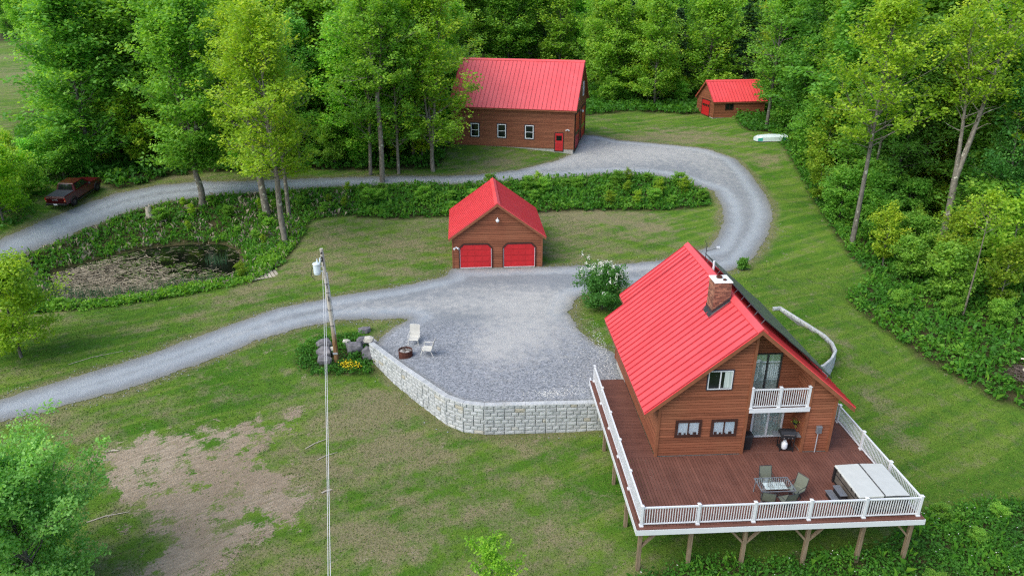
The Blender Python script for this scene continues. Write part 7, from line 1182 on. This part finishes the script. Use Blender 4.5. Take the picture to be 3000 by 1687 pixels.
weeds('undergrowth', 'low undergrowth on the floor of the wood behind the barn, shed and left road', 'undergrowth', [WOODL, SHEDW], 5.0, 8, 1.3, .38, 7, base=.38, cond=lambda x, y: (y < 112) & (x > -70) & (x < 70), spread=.28)
weeds('undergrowth', 'low plants along the far left road edge and wood', 'undergrowth', [[(-70,30),(-50.5,30),(-49.6,38),(-48.2,43.5),(-49.6,46),(-49.5,50),(-47,53),(-44,55.5),(-60,62)]], 6, 8, .7, .26, 8, base=.45, cond=lambda x, y: ((x+46.6)**2+(y-48)**2) > 7)
YF = [(-15.75,17.25),(-15.4,17.55),(-14.6,17.5),(-14.15,17.3),(-14.4,16.95),(-15.3,16.85)]
def flowers():
    r = np.random.RandomState(9); q = in_polys([YF], 230, r); z = H(q[:,0], q[:,1]); C = np.stack([q[:,0], q[:,1], z+r.uniform(.25,.55,len(q))], -1)
    tag(leaf_quads('yellow_flowers', C, .10, r, MAT['yellow'], None, .35), 'clump of yellow flowers in front of the utility pole base', 'flowers', None, 'stuff')
    r = np.random.RandomState(10); P = []
    for cx, cy, sx, sy, n in ((-2.7,11.75,.75,.28,260),(-1.4,12.2,.7,.35,110),(-1.0,13.6,1.6,1.2,110),(1.45,15.4,.38,2.6,420),(1.4,18.5,.7,1.8,240),(0.2,15.5,1.2,2.2,190)): P.append(np.stack([r.normal(cx,sx,n), r.normal(cy,sy,n)], -1))
    q = np.concatenate(P); q = q[(q[:,0] < 1.75) & (q[:,1] > 11.1)]; C = np.stack([q[:,0], q[:,1], H(q[:,0], q[:,1])+.035], -1)
    tag(leaf_quads('fallen_petals', C, .062, r, MAT['flower'], None, .93), 'white fallen petals scattered on the gravel beside the house', 'petals', None, 'stuff')
    r = np.random.RandomState(11); q = in_polys([BOTR], 1.1, r); C = np.stack([q[:,0], q[:,1], H(q[:,0], q[:,1])+.5], -1); tag(leaf_quads('white_wildflowers', C, .07, r, MAT['flower'], None, .7), 'tiny white wild flowers among the plants below the deck', 'flowers', None, 'stuff')
flowers()
def pond_plants():
    r = np.random.RandomState(12); q = in_polys([POND], 75, r); d = -sdf(q[:,0], q[:,1], POND); u = (q[:,0]+35)*.35-(q[:,1]-35.5)*-.30; f = fnoise(q[:,0], q[:,1], .6)
    dens = 1.25 - .30*np.clip((q[:,1]-36)*.9+(q[:,0]+32)*.55, 0, 9)/1.6 + .5*f; tt = ((q[:,0]+35)*.62+(q[:,1]-35.5)*.95); dens = sstep(4.2,-3.0,tt+1.5*f)*np.clip(.8+.8*fnoise(q[:,0], q[:,1], 1.3),.2,1)*sstep(.1,.9,d+(tt < -3)*1.0)+.04; keep = r.uniform(0,1,len(q)) < dens; q = q[keep]; n = len(q)
    az = r.normal(.25,.7,n); L = r.uniform(.06,.38,n); A = np.stack([np.cos(az), np.sin(az), r.normal(0,.10,n)], -1); B = np.stack([-np.sin(az), np.cos(az), r.normal(0,.4,n)], -1); C = np.stack([q[:,0], q[:,1], PZ+.015+np.abs(r.normal(0,.03,n))], -1)
    w_ = r.uniform(.007,.020,n); V = np.stack([C-A*L[:,None]-B*w_[:,None], C+A*L[:,None]-B*w_[:,None], C+A*L[:,None]+B*w_[:,None], C-A*L[:,None]+B*w_[:,None]], 1)
    tag(fast_mesh('dead_reeds', V.reshape(-1,3), 4, MAT['deadreed'], r.uniform(0,1,n)), 'mat of flattened dead reeds floating over the pond', 'reeds', None, 'stuff')
    q = in_polys([POND], 26, r); f = fnoise(q[:,0]+3, q[:,1], .8); tt = ((q[:,0]+35)*.62+(q[:,1]-35.5)*.95); keep = (f > -.15) & (tt < 3.2+f) & (tt > -2.5); q = q[keep]; C = np.stack([q[:,0], q[:,1], np.full(len(q), PZ+.02)], -1)
    o = leaf_quads('pond_weed', C, .20, r, MAT['weed'], None, .985, r.uniform(0,.6,len(q)), .9); o.color = (1.3,.8,1.0,1); tag(o, 'flat olive pond weed leaves on the water surface', 'pond weed', None, 'stuff')
    RS = [(-42,31.6),(-39,29.4),(-36.5,29.7),(-33.5,30.1),(-31,31.6),(-28.6,32.5),(-28.6,33.6),(-31,33.0),(-34,31.6),(-37,31.2),(-39.5,31.3),(-41.5,33)]; q = in_polys([RS, [(-31,37.5),(-28.8,37),(-29.2,38.6),(-31,38.8)]], 40, r)
    n = len(q); h = r.uniform(.35,1.15,n); az = r.uniform(0,6.28,n); C = np.stack([q[:,0], q[:,1], np.full(n, PZ-.05)], -1); A = np.stack([np.cos(az), np.sin(az), np.zeros(n)], -1)*.022; tip = C+np.stack([r.normal(0,.14,n), r.normal(0,.14,n), h], -1)
    V = np.stack([C-A, C+A, tip], 1); tag(fast_mesh('green_reeds', V.reshape(-1,3), 3, MAT['reed'], r.uniform(0,1,n)), 'upright green reed blades along the near side of the pond', 'reeds', None, 'stuff')
pond_plants()
def grass():
    r = np.random.RandomState(13); A = [[(-40,-8),(24,-8),(26,10),(22,25),(26,32),(16,32),(2,44.8),(-22,44),(-23,33),(-39,26)]]; q = in_polys(A, 95, r)
    x, y = q[:,0], q[:,1]; gg = sdf(x, y, GRAVEL); keep = (gg > -.3) & ((gg > .2) | (r.uniform(0,1,len(q)) < .35)) & ~inside(x, y, UP1[:8]+[(10.5,10.68),(10.5,16.5),(1.8,16.5)]) & (r.uniform(0,1,len(q)) > .93*sstep(.6,-.8,sdf(x, y, DIRT)+fnoise(x, y, .5)+.6*fnoise(x, y, 1.5))) & ~((x > -9) & (x < -.9) & (y > 32.1) & (y < 40.2)) & (r.uniform(0,1,len(q)) < np.clip(30/np.maximum(y+24,12),.25,1)+.12)
    q = q[keep]; n = len(q); z = H(q[:,0], q[:,1]); f = .5*fnoise(q[:,0], q[:,1], .22)+.3*fnoise(q[:,0], q[:,1], .9); az = r.uniform(0,6.28,n); h = r.uniform(.03,.075,n); w_ = r.uniform(.018,.04,n)
    C = np.stack([q[:,0], q[:,1], z-.005], -1); Dv = np.stack([np.cos(az)*w_, np.sin(az)*w_, np.zeros(n)], -1); tip = C+np.stack([r.normal(0,.04,n), r.normal(0,.04,n), h], -1); V = np.stack([C-Dv, C+Dv, tip], 1)
    b = NB('grass_blades'); t = b.attr('tint'); c = b.mix(b.ramp(t,0,.5), (.045,.105,.014), (.105,.175,.028)); c = b.mix(b.ramp(t,.5,1), c, (.24,.215,.085)); m = b.done(b.bsdf(c, .8, .1))
    tag(fast_mesh('grass', V.reshape(-1,3), 3, m, np.clip(.42+.35*f+r.normal(0,.22,n),0,1)), 'short mown grass blades over the lawns', 'grass', None, 'stuff')
grass()
def tall_grass(label, polys, dens, h, seed, cond=None, mat='weed'):
    r = np.random.RandomState(seed); q = in_polys(polys, dens, r, cond); f = fnoise(q[:,0]+seed*3, q[:,1], .7); q = q[f > -.05]; n = len(q); z = H(q[:,0], q[:,1]); az = r.uniform(0,6.28,n); hh = h*r.uniform(.5,1.25,n); w_ = r.uniform(.012,.03,n)
    C = np.stack([q[:,0], q[:,1], z], -1); Dv = np.stack([np.cos(az)*w_, np.sin(az)*w_, np.zeros(n)], -1); m = C+np.stack([r.normal(0,.06,n), r.normal(0,.06,n), hh*.7], -1); tip = m+np.stack([r.normal(0,.16,n), r.normal(0,.16,n), hh*.3], -1)
    V = np.stack([C-Dv, C+Dv, m+Dv*.7, tip], 1); tag(fast_mesh('tall_grass', V.reshape(-1,3), 4, MAT[mat], np.clip(r.normal(.6,.2,n),0,1)), label, 'grass', None, 'stuff')
def loose_stones():
    r = np.random.RandomState(41); q = in_polys([[(-50,4),(30,4),(30,72),(-50,72)]], 16, r); g = sdf(q[:,0], q[:,1], GRAVEL); q = q[(np.abs(g-.1) < .55*np.abs(r.normal(0,.8,len(q)))) & (q[:,1] > 4)]; q = q[(segdist(q[:,0], q[:,1], WALL, False) > .6)]
    C = np.stack([q[:,0], q[:,1], H(q[:,0], q[:,1])+.035], -1); m = M('loose_stone', (0.30, 0.32, 0.34), 0.9, 0.1, vary=.4); tag(leaf_quads('loose_stones', C, .085, r, m, None, .9, None, .9), 'loose grey stones spilled along the edges of the gravel', 'stones', None, 'stuff')
loose_stones()
tall_grass('long grass blades standing among the weeds behind the garage', [BANKG], 8, .85, 31, off)
tall_grass('long grass blades among the weeds at the edge of the right wood', [WRS], 5, .85, 32)
tall_grass('long grass blades over the bank around the pond', [BANKP], 9, .6, 33, lambda x, y: (sdf(x, y, GRAVEL) > .2) & (sdf(x, y, POND) > .1))
tall_grass('long grass among the dark plants below the deck', [BOTR], 12, .55, 34)
tall_grass('dry straw coloured stems scattered over the pond bank', [BANKP], 9, .5, 35, lambda x, y: (sdf(x, y, GRAVEL) > .2) & (sdf(x, y, POND) > .1), 'deadreed')
